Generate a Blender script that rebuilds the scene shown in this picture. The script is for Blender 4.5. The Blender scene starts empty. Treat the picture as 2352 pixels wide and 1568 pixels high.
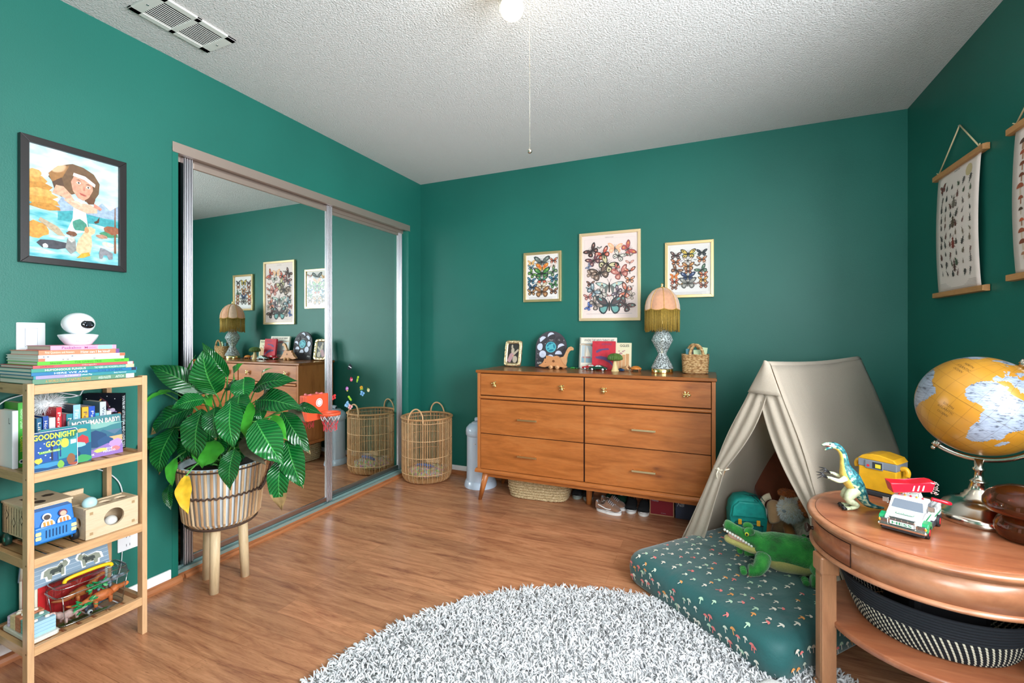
import bpy, bmesh, math, random
from math import sin, cos, pi, radians as RAD
from mathutils import Vector, Matrix, Euler, noise

SC = bpy.context.scene
COL = SC.collection
rnd = random.Random(7)


def lin(h):
    if isinstance(h, str):
        h = h.lstrip('#')
        h = [int(h[i:i + 2], 16) / 255 for i in (0, 2, 4)]
    return tuple(c / 12.92 if c <= 0.04045 else ((c + 0.055) / 1.055) ** 2.4 for c in h[:3]) + (1.0,)


class NT:
    """small helper round a material's node tree"""
    def __init__(s, name):
        s.m = bpy.data.materials.new(name)
        s.m.use_nodes = True
        s.t = s.m.node_tree
        s.b = s.t.nodes['Principled BSDF']
        s.o = s.t.nodes['Material Output']

    def n(s, typ, **kw):
        nd = s.t.nodes.new(typ)
        for k, v in kw.items():
            if k in nd.inputs:
                nd.inputs[k].default_value = v
            else:
                setattr(nd, k, v)
        return nd

    def l(s, a, b):
        s.t.links.new(a, b)

    def coord(s, scale=(1, 1, 1), rot=(0, 0, 0), kind='Object'):
        tc = s.n('ShaderNodeTexCoord')
        mp = s.n('ShaderNodeMapping')
        mp.inputs['Scale'].default_value = scale
        mp.inputs['Rotation'].default_value = rot
        s.l(tc.outputs[kind], mp.inputs['Vector'])
        return mp.outputs['Vector']

    def ramp(s, fac, stops):
        r = s.n('ShaderNodeValToRGB')
        e = r.color_ramp.elements
        while len(e) < len(stops):
            e.new(0.5)
        for i, (p, c) in enumerate(stops):
            e[i].position = p
            e[i].color = lin(c) if isinstance(c, str) else c
        s.l(fac, r.inputs['Fac'])
        return r.outputs['Color']

    def bump(s, h, strength=.3, dist=.002):
        b = s.n('ShaderNodeBump')
        b.inputs['Strength'].default_value = strength
        b.inputs['Distance'].default_value = dist
        s.l(h, b.inputs['Height'])
        s.l(b.outputs['Normal'], s.b.inputs['Normal'])

    def mix(s, fac, a, b, mode='MIX'):
        m = s.n('ShaderNodeMix', data_type='RGBA', blend_type=mode)
        for sock, val in ((m.inputs[0], fac), (m.inputs[6], a), (m.inputs[7], b)):
            if hasattr(val, 'links') or isinstance(val, bpy.types.NodeSocket):
                s.l(val, sock)
            else:
                sock.default_value = val
        return m.outputs[2]


MATS = {}


def mat(name, col='#888888', rough=.5, metal=0, spec=.5, trans=0, ior=1.45, sheen=0, coat=0, emit=None, es=0, var=0, vs=30,
        bump=0, bs=200, bd=.001, alpha=1):
    """plain procedural material with optional colour variation and grain bump"""
    if name in MATS:
        return MATS[name]
    k = NT(name)
    b = k.b
    b.inputs['Base Color'].default_value = lin(col)
    b.inputs['Roughness'].default_value = rough
    b.inputs['Metallic'].default_value = metal
    b.inputs['Specular IOR Level'].default_value = spec
    b.inputs['Transmission Weight'].default_value = trans
    b.inputs['IOR'].default_value = ior
    b.inputs['Sheen Weight'].default_value = sheen
    b.inputs['Coat Weight'].default_value = coat
    if emit:
        b.inputs['Emission Color'].default_value = lin(emit)
        b.inputs['Emission Strength'].default_value = es
    if var:
        nz = k.n('ShaderNodeTexNoise', Scale=vs, Detail=4.0)
        k.l(k.coord(), nz.inputs['Vector'])
        c = lin(col)
        lo = tuple(x * (1 - var) for x in c[:3]) + (1,)
        hi = tuple(min(1, x * (1 + var)) for x in c[:3]) + (1,)
        k.l(k.ramp(nz.outputs['Fac'], [(.3, lo), (.7, hi)]), b.inputs['Base Color'])
    if bump:
        nz = k.n('ShaderNodeTexNoise', Scale=bs, Detail=3.0)
        k.l(k.coord(), nz.inputs['Vector'])
        k.bump(nz.outputs['Fac'], bump, bd)
    MATS[name] = k.m
    return k.m


def wood(name, c1, c2, axis='x', scale=14, rough=.42, stretch=9, knots=False, c3=None, coat=0):
    if name in MATS:
        return MATS[name]
    k = NT(name)
    sc = [scale, scale, scale]
    sc['xyz'.index(axis)] = scale / stretch
    v = k.coord(tuple(sc))
    n1 = k.n('ShaderNodeTexNoise', Scale=2.2, Detail=6.0, Roughness=.6, Distortion=.8)
    k.l(v, n1.inputs['Vector'])
    n2 = k.n('ShaderNodeTexNoise', Scale=11.0, Detail=4.0, Roughness=.7)
    k.l(v, n2.inputs['Vector'])
    a = k.ramp(n1.outputs['Fac'], [(.28, c2), (.5, c1), (.72, c3 or c1)])
    g = k.ramp(n2.outputs['Fac'], [(.3, (.72, .72, .72, 1)), (.62, (1, 1, 1, 1))])
    c = k.mix(.55, a, g, 'MULTIPLY')
    if knots:
        vv = k.coord((2.4, 5.5, 5.5) if axis == 'x' else (5.5, 2.4, 5.5))
        w = k.n('ShaderNodeTexVoronoi', Scale=1.0)
        k.l(vv, w.inputs['Vector'])
        kr = k.ramp(w.outputs['Distance'], [(.02, (.28, .2, .16, 1)), (.07, (.75, .7, .68, 1)), (.16, (1, 1, 1, 1))])
        c = k.mix(.8, c, kr, 'MULTIPLY')
    k.l(c, k.b.inputs['Base Color'])
    k.b.inputs['Roughness'].default_value = rough
    k.b.inputs['Coat Weight'].default_value = coat
    k.b.inputs['Coat Roughness'].default_value = .15
    k.bump(n2.outputs['Fac'], .12, .001)
    MATS[name] = k.m
    return k.m


def glass_thin(name, tint='#ffffff', refl=.08, rough=.02):
    """clear thin sheet: lets light straight through, with a weak mirror reflection"""
    if name in MATS:
        return MATS[name]
    k = NT(name)
    k.t.nodes.remove(k.b)
    tr = k.n('ShaderNodeBsdfTransparent')
    tr.inputs['Color'].default_value = lin(tint)
    gl = k.n('ShaderNodeBsdfGlossy')
    gl.inputs['Roughness'].default_value = rough
    fr = k.n('ShaderNodeFresnel')
    fr.inputs['IOR'].default_value = 1.45
    mx = k.n('ShaderNodeMixShader')
    mt = k.n('ShaderNodeMath', operation='ADD')
    mt.inputs[1].default_value = refl - .04
    k.l(fr.outputs[0], mt.inputs[0])
    ge = k.n('ShaderNodeNewGeometry')
    m2 = k.n('ShaderNodeMath', operation='MULTIPLY_ADD')
    m2.inputs[1].default_value = -1
    m2.inputs[2].default_value = 1
    k.l(ge.outputs['Backfacing'], m2.inputs[0])
    m3 = k.n('ShaderNodeMath', operation='MULTIPLY')
    k.l(mt.outputs[0], m3.inputs[0])
    k.l(m2.outputs[0], m3.inputs[1])
    k.l(m3.outputs[0], mx.inputs[0])
    k.l(tr.outputs[0], mx.inputs[1])
    k.l(gl.outputs[0], mx.inputs[2])
    k.l(mx.outputs[0], k.o.inputs['Surface'])
    MATS[name] = k.m
    return k.m


_text_cache = {}


def _text_mesh(s, bold):
    key = (s, bold)
    if key not in _text_cache:
        cu = bpy.data.curves.new('letters', 'FONT')
        cu.body = s
        cu.align_x = 'CENTER'
        cu.resolution_u = 2
        cu.offset = bold
        ob = bpy.data.objects.new('letters', cu)
        me = ob.to_mesh()
        vs = [v.co.copy() for v in me.vertices]
        fs = [tuple(p.vertices) for p in me.polygons]
        ob.to_mesh_clear()
        bpy.data.objects.remove(ob)
        bpy.data.curves.remove(cu)
        xs = [v.x for v in vs]
        ys = [v.y for v in vs]
        bb = (min(xs), max(xs), min(ys), max(ys))
        _text_cache[key] = (vs, fs, bb)
    return _text_cache[key]


def T(x=0, y=0, z=0):
    return Matrix.Translation((x, y, z))


def RX(a):
    return Matrix.Rotation(RAD(a), 4, 'X')


def RY(a):
    return Matrix.Rotation(RAD(a), 4, 'Y')


def RZ(a):
    return Matrix.Rotation(RAD(a), 4, 'Z')


def S(x, y=None, z=None):
    return Matrix.Diagonal((x, x if y is None else y, x if z is None else z, 1))


# a frame whose local x runs right and local y runs up on a surface facing the given way
FACE_X = Matrix(((0, 0, 1, 0), (1, 0, 0, 0), (0, 1, 0, 0), (0, 0, 0, 1)))        # faces +x: right is +y, up is +z
FACE_MY = Matrix(((1, 0, 0, 0), (0, 0, -1, 0), (0, 1, 0, 0), (0, 0, 0, 1)))      # faces -y: right is +x
FACE_MX = Matrix(((0, 0, -1, 0), (-1, 0, 0, 0), (0, 1, 0, 0), (0, 0, 0, 1)))     # faces -x: right is -y


class MB:
    """collects shapes into one mesh"""
    def __init__(s, M=None):
        s.v, s.f, s.mi, s.sm, s.mats = [], [], [], [], []
        s.M = M

    def idx(s, m):
        if m not in s.mats:
            s.mats.append(m)
        return s.mats.index(m)

    def add(s, vs, fs, m, smooth=False, M=None):
        o = len(s.v)
        X = M
        if s.M is not None:
            X = s.M @ M if M is not None else s.M
        flip = False
        if X is not None:
            vs = [X @ Vector(v) for v in vs]
            flip = X.to_3x3().determinant() < 0
        s.v += [tuple(v) for v in vs]
        i = s.idx(m)
        for f in fs:
            f = tuple(o + k for k in f)
            s.f.append(f[::-1] if flip else f)
            s.mi.append(i)
            s.sm.append(smooth)
        return s

    def _bm(s, bm, m, smooth, M):
        bm.verts.index_update()
        s.add([v.co.copy() for v in bm.verts], [[v.index for v in f.verts] for f in bm.faces], m, smooth, M)
        bm.free()

    def box(s, c, size, m, M=None, bev=0, seg=2, smooth=False):
        x, y, z = (q / 2 for q in size)
        bm = bmesh.new()
        vs = [bm.verts.new((c[0] + a * x, c[1] + b * y, c[2] + d * z)) for a in (-1, 1) for b in (-1, 1) for d in (-1, 1)]
        for f in ((0, 1, 3, 2), (4, 6, 7, 5), (0, 4, 5, 1), (2, 3, 7, 6), (0, 2, 6, 4), (1, 5, 7, 3)):
            bm.faces.new([vs[i] for i in f])
        if bev:
            bev = min(bev, .49 * min(size))
            bmesh.ops.bevel(bm, geom=bm.edges[:], offset=bev, segments=seg, affect='EDGES', profile=.5)
        s._bm(bm, m, smooth or (bev > 0 and seg > 2), M)
        return s

    def bb(s, a, b, m, M=None, bev=0, seg=2, smooth=False):
        """box by its two corners"""
        c = [(p + q) / 2 for p, q in zip(a, b)]
        return s.box(c, [abs(q - p) for p, q in zip(a, b)], m, M, bev, seg, smooth)

    def lathe(s, prof, m, seg=32, M=None, smooth=True, a0=0, a1=360, sx=1, sy=1):
        vs, fs = [], []
        full = abs(a1 - a0) >= 359.9
        n = seg if full else seg + 1
        for r, z in prof:
            for i in range(n):
                t = RAD(a0 + (a1 - a0) * i / seg)
                vs.append((r * cos(t) * sx, r * sin(t) * sy, z))
        for j in range(len(prof) - 1):
            for i in range(seg):
                k = (i + 1) % n if full else i + 1
                fs.append((j * n + i, j * n + k, (j + 1) * n + k, (j + 1) * n + i))
        s.add(vs, fs, m, smooth, M)
        if full:
            for j, up in ((0, False), (len(prof) - 1, True)):
                if prof[j][0] > 1e-4:
                    ring = [(prof[j][0] * cos(2 * pi * i / seg) * sx, prof[j][0] * sin(2 * pi * i / seg) * sy, prof[j][1]) for i in range(seg)]
                    s.add(ring, [tuple(range(seg)) if up else tuple(range(seg))[::-1]], m, False, M)
        return s

    def cyl(s, p, q, r, m, seg=16, r2=None, M=None, smooth=True):
        return s.tube([p, q], [r, r if r2 is None else r2], m, seg, M=M, smooth=smooth)

    def tube(s, path, r, m, seg=8, closed=False, M=None, smooth=True, flat=1, up=None):
        P = [Vector(p) for p in path]
        n = len(P)
        R = r if isinstance(r, (list, tuple)) else [r] * n
        vs, fs = [], []
        prev = None
        for i in range(n):
            if closed:
                t = P[(i + 1) % n] - P[i - 1]
            else:
                t = P[min(i + 1, n - 1)] - P[max(i - 1, 0)]
            if t.length < 1e-9:
                t = Vector((0, 0, 1))
            t.normalize()
            if prev is None:
                a = Vector(up) if up else (Vector((0, 0, 1)) if abs(t.z) < .9 else Vector((1, 0, 0)))
                u = (a - t * a.dot(t)).normalized()
            else:
                u = prev - t * prev.dot(t)
                u = u.normalized() if u.length > 1e-6 else prev
            prev = u
            w = t.cross(u)
            for k in range(seg):
                an = 2 * pi * k / seg
                vs.append(P[i] + u * (R[i] * cos(an) * flat) + w * (R[i] * sin(an)))
        m_ = n if closed else n - 1
        for i in range(m_):
            j = (i + 1) % n
            for k in range(seg):
                l = (k + 1) % seg
                fs.append((i * seg + k, i * seg + l, j * seg + l, j * seg + k))
        if not closed:
            fs.append(tuple(range(seg))[::-1])
            fs.append(tuple((n - 1) * seg + k for k in range(seg)))
        s.add(vs, fs, m, smooth, M)
        return s

    def prism(s, poly, z0, z1, m, M=None, bev=0, smooth=False, side=None):
        """flat outline in local xy pulled from z0 to z1"""
        a = sum(poly[i - 1][0] * poly[i][1] - poly[i][0] * poly[i - 1][1] for i in range(len(poly)))
        if a < 0:
            poly = poly[::-1]
        n = len(poly)
        if bev:
            bm = bmesh.new()
            lo = [bm.verts.new((x, y, z0)) for x, y in poly]
            hi = [bm.verts.new((x, y, z1)) for x, y in poly]
            bm.faces.new(lo[::-1])
            top = bm.faces.new(hi)
            for i in range(n):
                bm.faces.new((lo[i], lo[(i + 1) % n], hi[(i + 1) % n], hi[i]))
            es = [e for e in bm.edges if abs(e.verts[0].co.z - e.verts[1].co.z) < 1e-9]
            bmesh.ops.bevel(bm, geom=es, offset=bev, segments=2, affect='EDGES', profile=.5)
            s._bm(bm, m, smooth, M)
            return s
        vs = [(x, y, z0) for x, y in poly] + [(x, y, z1) for x, y in poly]
        s.add(vs, [tuple(range(n))[::-1], tuple(range(n, 2 * n))], m, False, M)
        s.add(vs, [(i, (i + 1) % n, n + (i + 1) % n, n + i) for i in range(n)], side or m, smooth, M)
        return s

    def ell(s, c, r, m, seg=20, rings=12, M=None, smooth=True, fuzz=0, fs_=8):
        if not isinstance(r, (list, tuple)):
            r = (r, r, r)
        vs, fs = [(0, 0, 1)], []
        for j in range(1, rings):
            p = pi * j / rings
            for i in range(seg):
                t = 2 * pi * i / seg
                vs.append((sin(p) * cos(t), sin(p) * sin(t), cos(p)))
        vs.append((0, 0, -1))
        for i in range(seg):
            fs.append((0, 1 + i, 1 + (i + 1) % seg))
            for j in range(rings - 2):
                a = 1 + j * seg
                fs.append((a + i, a + seg + i, a + seg + (i + 1) % seg, a + (i + 1) % seg))
            a = 1 + (rings - 2) * seg
            fs.append((a + i, len(vs) - 1, a + (i + 1) % seg))
        out = []
        for v in vs:
            k = 1
            if fuzz:
                k += fuzz * noise.noise(Vector(v) * fs_ + Vector(c) * 9)
            out.append((c[0] + v[0] * r[0] * k, c[1] + v[1] * r[1] * k, c[2] + v[2] * r[2] * k))
        s.add(out, fs, m, smooth, M)
        return s

    def grid(s, fn, nu, nv, m, M=None, smooth=True, thick=0, mfun=None):
        """sheet through fn(u, v); with a thickness it gets a back and rims"""
        P = [[Vector(fn(i / nu, j / nv)) for j in range(nv + 1)] for i in range(nu + 1)]
        vs = [p for row in P for p in row]
        w = nv + 1
        fs = [(i * w + j, (i + 1) * w + j, (i + 1) * w + j + 1, i * w + j + 1) for i in range(nu) for j in range(nv)]
        if not thick:
            s.add(vs, fs, m, smooth, M)
            return s
        nr = []
        for i in range(nu + 1):
            for j in range(nv + 1):
                a = P[min(i + 1, nu)][j] - P[max(i - 1, 0)][j]
                b = P[i][min(j + 1, nv)] - P[i][max(j - 1, 0)]
                c = a.cross(b)
                nr.append(c.normalized() if c.length > 1e-12 else Vector((0, 0, 1)))
        o = len(vs)
        vs2 = vs + [v - q * thick for v, q in zip(vs, nr)]
        fs2 = fs + [tuple(k + o for k in f[::-1]) for f in fs]
        rim = [(i * w, (i + 1) * w) for i in range(nu)] + [(nu * w + j, nu * w + j + 1) for j in range(nv)]
        rim += [((i + 1) * w + nv, i * w + nv) for i in range(nu)] + [(j + 1, j) for j in range(nv)]
        fs2 += [(b, a, a + o, b + o) for a, b in rim]
        s.add(vs2, fs2, m, smooth, M)
        return s

    def text(s, body, w, h, m, M, up=.0006, bold=.0, both=None):
        """lettering centred on the frame M, stretched to w by h"""
        vs, fs, (x0, x1, y0, y1) = _text_mesh(body, bold)
        W = max(x1 - x0, 1e-6)
        Hh = max(y1 - y0, 1e-6)
        kx = w / W
        ky = (h / Hh) if h else kx
        out = [((v.x - (x0 + x1) / 2) * kx, (v.y - (y0 + y1) / 2) * ky, up) for v in vs]
        s.add(out, fs, m, False, M)
        return s

    def flat(s, poly, m, M, up=.0005):
        a = sum(poly[i - 1][0] * poly[i][1] - poly[i][0] * poly[i - 1][1] for i in range(len(poly)))
        if a < 0:
            poly = poly[::-1]
        s.add([(x, y, up) for x, y in poly], [tuple(range(len(poly)))], m, False, M)
        return s

    def disc(s, x, y, r, m, M, up=.0006, n=20, ry=None, rot=0):
        ry = ry or r
        c, q = cos(rot), sin(rot)
        pts = []
        for i in range(n):
            a, b = r * cos(2 * pi * i / n), ry * sin(2 * pi * i / n)
            pts.append((x + a * c - b * q, y + a * q + b * c))
        return s.flat(pts, m, M, up)

    def build(s, name, parent=None, label=None, kind=None):
        me = bpy.data.meshes.new(name)
        me.from_pydata(s.v, [], s.f)
        for m in s.mats:
            me.materials.append(m)
        me.polygons.foreach_set('material_index', s.mi)
        me.polygons.foreach_set('use_smooth', s.sm)
        me.update()
        o = bpy.data.objects.new(name, me)
        COL.objects.link(o)
        if parent is not None:
            o.parent = parent
        if label:
            o['label'] = label
        if kind:
            o['kind'] = kind
        return o


def thing(name, label, cat, loc=(0, 0, 0), rz=0, group=None, rot=None):
    o = bpy.data.objects.new(name, None)
    COL.objects.link(o)
    o.empty_display_size = .05
    o.location = loc
    o.rotation_euler = rot if rot else (0, 0, RAD(rz))
    o['label'] = label
    o['category'] = cat
    if group:
        o['group'] = group
    return o


def solo(mb, name, label, cat, loc=(0, 0, 0), rz=0, group=None, rot=None):
    o = mb.build(name)
    o.location = loc
    o.rotation_euler = rot if rot else (0, 0, RAD(rz))
    o['label'] = label
    o['category'] = cat
    if group:
        o['group'] = group
    return o


def struct(mb, name, parent=None):
    o = mb.build(name, parent)
    if parent is None:
        o['kind'] = 'structure'
    return o


def dup(root, loc, rz=None, label=None):
    """copy a thing with its parts and their sub-parts"""
    def cp(o, par):
        c = o.copy()
        COL.objects.link(c)
        c.parent = par
        for ch in o.children:
            cp(ch, c)
        return c
    r = cp(root, None)
    r.location = loc
    if rz is not None:
        r.rotation_euler = (0, 0, RAD(rz))
    if label:
        r['label'] = label
    return r


def smoothsubd(o, lv=1):
    md = o.modifiers.new('smooth', 'SUBSURF')
    md.levels = lv
    md.render_levels = lv
    for p in o.data.polygons:
        p.use_smooth = True


def bez(p0, p1, p2, n):
    p0, p1, p2 = Vector(p0), Vector(p1), Vector(p2)
    return [p0 * (1 - t) ** 2 + p1 * (2 * t * (1 - t)) + p2 * t * t for t in [i / n for i in range(n + 1)]]


def catmull(pts, n=6):
    P = [Vector(p) for p in pts]
    out = []
    for i in range(len(P) - 1):
        a, b, c, d = P[max(i - 1, 0)], P[i], P[i + 1], P[min(i + 2, len(P) - 1)]
        for k in range(n):
            t = k / n
            out.append(.5 * ((2 * b) + (c - a) * t + (2 * a - 5 * b + 4 * c - d) * t * t + (3 * b - a - 3 * c + d) * t ** 3))
    out.append(P[-1])
    return out


def rrect(w, h, r, n=4, cx=0, cy=0):
    pts = []
    for sx, sy, a0 in ((1, -1, -90), (1, 1, 0), (-1, 1, 90), (-1, -1, 180)):
        for i in range(n + 1):
            t = RAD(a0 + 90 * i / n)
            pts.append((cx + sx * (w / 2 - r) + r * cos(t), cy + sy * (h / 2 - r) + r * sin(t)))
    return pts
WIN_E, FILL_E, EXPO, BULB_E = 118, 38, 1.0, .65
# ------------------------------------------------------------------ the room
XW, XR, YB, YF, ZC = -2.29, 1.03, 3.28, -0.75, 2.44
HZ = 1.161


def wall_paint():
    k = NT('green wall paint')
    v = k.coord()
    n1 = k.n('ShaderNodeTexNoise', Scale=230.0, Detail=2.0)
    k.l(v, n1.inputs['Vector'])
    n2 = k.n('ShaderNodeTexNoise', Scale=1.3, Detail=3.0)
    k.l(v, n2.inputs['Vector'])
    k.l(k.ramp(n2.outputs['Fac'], [(.3, '#136256'), (.7, '#186c5f')]), k.b.inputs['Base Color'])
    k.b.inputs['Roughness'].default_value = .5
    k.b.inputs['Specular IOR Level'].default_value = .45
    k.bump(n1.outputs['Fac'], .35, .0012)
    return k.m


def popcorn():
    k = NT('sprayed ceiling texture')
    v = k.coord()
    n1 = k.n('ShaderNodeTexNoise', Scale=130.0, Detail=4.0, Roughness=.6)
    k.l(v, n1.inputs['Vector'])
    k.b.inputs['Base Color'].default_value = lin('#efedeb')
    k.b.inputs['Roughness'].default_value = .9
    k.bump(n1.outputs['Fac'], 1.0, .018)
    return k.m


def laminate():
    k = NT('laminate floor boards')
    v = k.coord()
    br = k.n('ShaderNodeTexBrick', offset=.37, offset_frequency=2)
    br.inputs['Scale'].default_value = 1
    br.inputs['Brick Width'].default_value = 1.21
    br.inputs['Row Height'].default_value = .096
    br.inputs['Mortar Size'].default_value = .0009
    br.inputs['Mortar Smooth'].default_value = .3
    br.inputs['Color1'].default_value = (.80, .80, .80, 1)
    br.inputs['Color2'].default_value = (1.08, 1.06, 1.04, 1)
    br.inputs['Mortar'].default_value = (.55, .5, .48, 1)
    k.l(v, br.inputs['Vector'])
    va = k.coord((1.3, 11, 1))
    n1 = k.n('ShaderNodeTexNoise', Scale=2.0, Detail=7.0, Roughness=.62, Distortion=1.4)
    k.l(va, n1.inputs['Vector'])
    vb = k.coord((4, 60, 1))
    n2 = k.n('ShaderNodeTexNoise', Scale=3.0, Detail=5.0, Roughness=.75)
    k.l(vb, n2.inputs['Vector'])
    vd = k.coord((14, 90, 1))
    n3 = k.n('ShaderNodeTexNoise', Scale=1.6, Detail=3.0, Roughness=.6)
    k.l(vd, n3.inputs['Vector'])
    base = k.ramp(n1.outputs['Fac'], [(.27, '#8c573f'), (.45, '#b27a57'), (.6, '#c78c65'), (.8, '#d29d76')])
    fine = k.ramp(n2.outputs['Fac'], [(.3, (.55, .5, .47, 1)), (.58, (1.0, 1.0, 1.0, 1))])
    dark = k.ramp(n3.outputs['Fac'], [(.27, (.4, .34, .3, 1)), (.4, (1, 1, 1, 1))])
    c = k.mix(.55, base, fine, 'MULTIPLY')
    c = k.mix(.6, c, dark, 'MULTIPLY')
    c = k.mix(.8, c, br.outputs['Color'], 'MULTIPLY')
    k.l(c, k.b.inputs['Base Color'])
    k.b.inputs['Roughness'].default_value = .27
    k.b.inputs['Specular IOR Level'].default_value = .5
    k.bump(n2.outputs['Fac'], .1, .0008)
    return k.m


M_WALL, M_CEIL, M_FLOOR = wall_paint(), popcorn(), laminate()
M_JAMB = mat('smooth green trim paint', '#11695b', .4)
M_WHITE = mat('white trim paint', '#eeeeee', .4)
M_SHOE = wood('reddish shoe moulding', '#b06f45', '#8b5230', 'y', 20, .4)
M_SHOEX = wood('reddish shoe moulding along back', '#b06f45', '#8b5230', 'x', 20, .4)
M_DARK = mat('dark closet inside', '#0b0d10', .8)
M_ALU = mat('brushed aluminium', '#bab8bd', .28, 1)
M_TRACK = mat('satin champagne metal', '#b9a79c', .42, .75)
M_FLOORTRACK = mat('pale anodised track', '#a9c6c4', .3, .6)
M_MIRROR = mat('mirror silvering', '#e6efec', .0, 1)

mb = MB().bb((XW - .6, YF, -.06), (XR, YB, 0), M_FLOOR)
struct(mb, 'floor')
mb = MB().bb((XW - .6, YF, ZC), (XR, YB, ZC + .06), M_CEIL)
struct(mb, 'ceiling')
OY0, OY1, OZ = 1.330, 3.105, 2.03
mb = MB()
mb.bb((XW - .12, YF, 0), (XW, OY0 - .0255, ZC), M_WALL)
mb.bb((XW - .12, OY1 + .019, 0), (XW, YB, ZC), M_WALL)
mb.bb((XW - .12, OY0 - .0255, OZ), (XW, OY1 + .019, ZC), M_WALL)
struct(mb, 'wall_left')
mb = MB().bb((XW - .62, OY0 - .2, 0), (XW - .6, OY1 + .1, 2.3), M_DARK)
mb.bb((XW - .6, OY0 - .2, 0), (XW - .12, OY0 - .18, 2.3), M_DARK)
mb.bb((XW - .6, OY1 + .08, 0), (XW - .12, OY1 + .1, 2.3), M_DARK)
struct(mb, 'wall_closet')
struct(MB().bb((XW - .12, YB, 0), (XR + .12, YB + .1, ZC), M_WALL), 'wall_back')
FX0, FX1, FZ0, FZ1 = .14, .98, .85, 2.10  # opening for the window added behind the camera
mb = MB()
mb.bb((XW - .12, YF - .1, 0), (FX0, YF, ZC), M_WALL)
mb.bb((FX1, YF - .1, 0), (XR + .12, YF, ZC), M_WALL)
mb.bb((FX0, YF - .1, 0), (FX1, YF, FZ0), M_WALL)
mb.bb((FX0, YF - .1, FZ1), (FX1, YF, ZC), M_WALL)
struct(mb, 'wall_front')
WY0, WY1, WZ0, WZ1 = -0.15, 1.50, .80, 2.10
mb = MB()
mb.bb((XR, YF, 0), (XR + .12, WY0, ZC), M_WALL)
mb.bb((XR, WY1, 0), (XR + .12, YB, ZC), M_WALL)
mb.bb((XR, WY0, 0), (XR + .12, WY1, WZ0), M_WALL)
mb.bb((XR, WY0, WZ1), (XR + .12, WY1, ZC), M_WALL)
struct(mb, 'wall_right')

# closet jamb strips, header track, floor track
mb = MB().bb((XW - .118, OY0 - .0255, .0), (XW + .002, OY0, 2.008), M_JAMB)
mb.bb((XW - .118, OY1, .0), (XW + .002, OY1 + .019, 2.008), M_JAMB)
struct(mb, 'trim_1')
mb = MB()
mb.bb((XW - .02, 1.3055, 2.010), (XW + .004, 3.124, 2.053), M_TRACK, bev=.001)
mb.bb((XW - .02, 1.3055, 2.0045), (XW + .007, 3.124, 2.0105), M_TRACK, bev=.001)
mb.bb((XW - .11, OY0, 2.012), (XW - .02, OY1, 2.03), M_TRACK)
mb.bb((XW - .058, OY0, 1.985), (XW - .053, OY1, 2.012), M_TRACK)
struct(mb, 'trim_2')
mb = MB()
mb.bb((XW - .11, 1.308, .030), (XW - .002, OY1 + .018, .034), M_FLOORTRACK)
for dx, h in ((-.004, .046), (-.026, .041), (-.055, .044), (-.1, .041)):
    mb.bb((XW + dx - .0025, 1.308, .03), (XW + dx, OY1 + .018, h), M_FLOORTRACK)
mb.bb((XW - .022, 1.308, .034), (XW - .006, OY1 + .018, .0375), M_FLOORTRACK)
struct(mb, 'trim_3')
mb = MB().bb((XW - .11, OY0, 0), (XW - .004, OY1 + .02, .03), M_SHOE)
mb.prism([(0, 0), (.016, 0), (.016, .008), (.011, .016), (.004, .019), (0, .019)], 1.36, 3.10, M_SHOE, Matrix(((1, 0, 0, XW - .004), (0, 0, 1, 0), (0, 1, 0, 0), (0, 0, 0, 1))))
struct(mb, 'trim_4')


def quarter(mb, m, L0, L1, M):
    mb.prism([(0, 0), (.018, 0), (.018, .012), (.013, .024), (.006, .03), (0, .031)], L0, L1, m, M)


mb = MB().bb((XW, YF, .0), (XW + .012, 1.296, .072), M_WHITE, bev=.004)
struct(mb, 'baseboard_left')
mb = MB()
quarter(mb, M_SHOE, YF, 1.335, Matrix(((1, 0, 0, XW + .012), (0, 0, 1, 0), (0, 1, 0, 0), (0, 0, 0, 1))))
struct(mb, 'trim_5')
mb = MB().bb((XW, YB - .012, 0), (XR, YB, .069), M_WHITE, bev=.004)
struct(mb, 'baseboard_back')
mb = MB()
quarter(mb, M_SHOEX, XW, XR, Matrix(((0, 0, 1, 0), (-1, 0, 0, YB - .012), (0, 1, 0, 0), (0, 0, 0, 1))))
struct(mb, 'trim_6')
mb = MB().bb((XR - .012, YF, 0), (XR, YB - .012, .069), M_WHITE, bev=.004)
struct(mb, 'baseboard_right')


# sliding mirrored closet doors
def stile(mb, y0, y1, x, z0=.046, z1=2.004):
    w = y1 - y0
    n = 4
    mb.bb((x - .022, y0, z0), (x, y1, z1), M_ALU)
    for i in range(n):
        c = y0 + w * (i + .5) / n
        pts = [(x + .007 * sin(pi * k / 6), c - w / n * .42 * cos(pi * k / 6)) for k in range(7)]
        mb.prism(pts, z0, z1, M_ALU, smooth=True)


def mirror_door(name, y0, y1, x, wl, wr):
    root = bpy.data.objects.new(name, None)
    COL.objects.link(root)
    root['kind'] = 'structure'
    m = MB()
    stile(m, y0, y0 + wl, x)
    m.build('left_stile', root)
    m = MB()
    stile(m, y1 - wr, y1, x)
    m.build('right_stile', root)
    m = MB()
    m.bb((x - .02, y0 + wl, .052), (x + .002, y1 - wr, .082), M_ALU, bev=.003)
    m.bb((x - .02, y0 + wl, 1.965), (x + .002, y1 - wr, 1.995), M_TRACK, bev=.003)
    m.build('rail', root)
    MB().bb((x - .012, y0 + wl - .004, .078), (x - .006, y1 - wr + .004, 1.97), M_MIRROR).build('mirror_panel', root)
    return root


mirror_door('door_1', 1.372, 2.308, XW - .030, .044, .049)
mirror_door('door_2', 2.262, 3.103, XW - .064, .044, .050)

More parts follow.
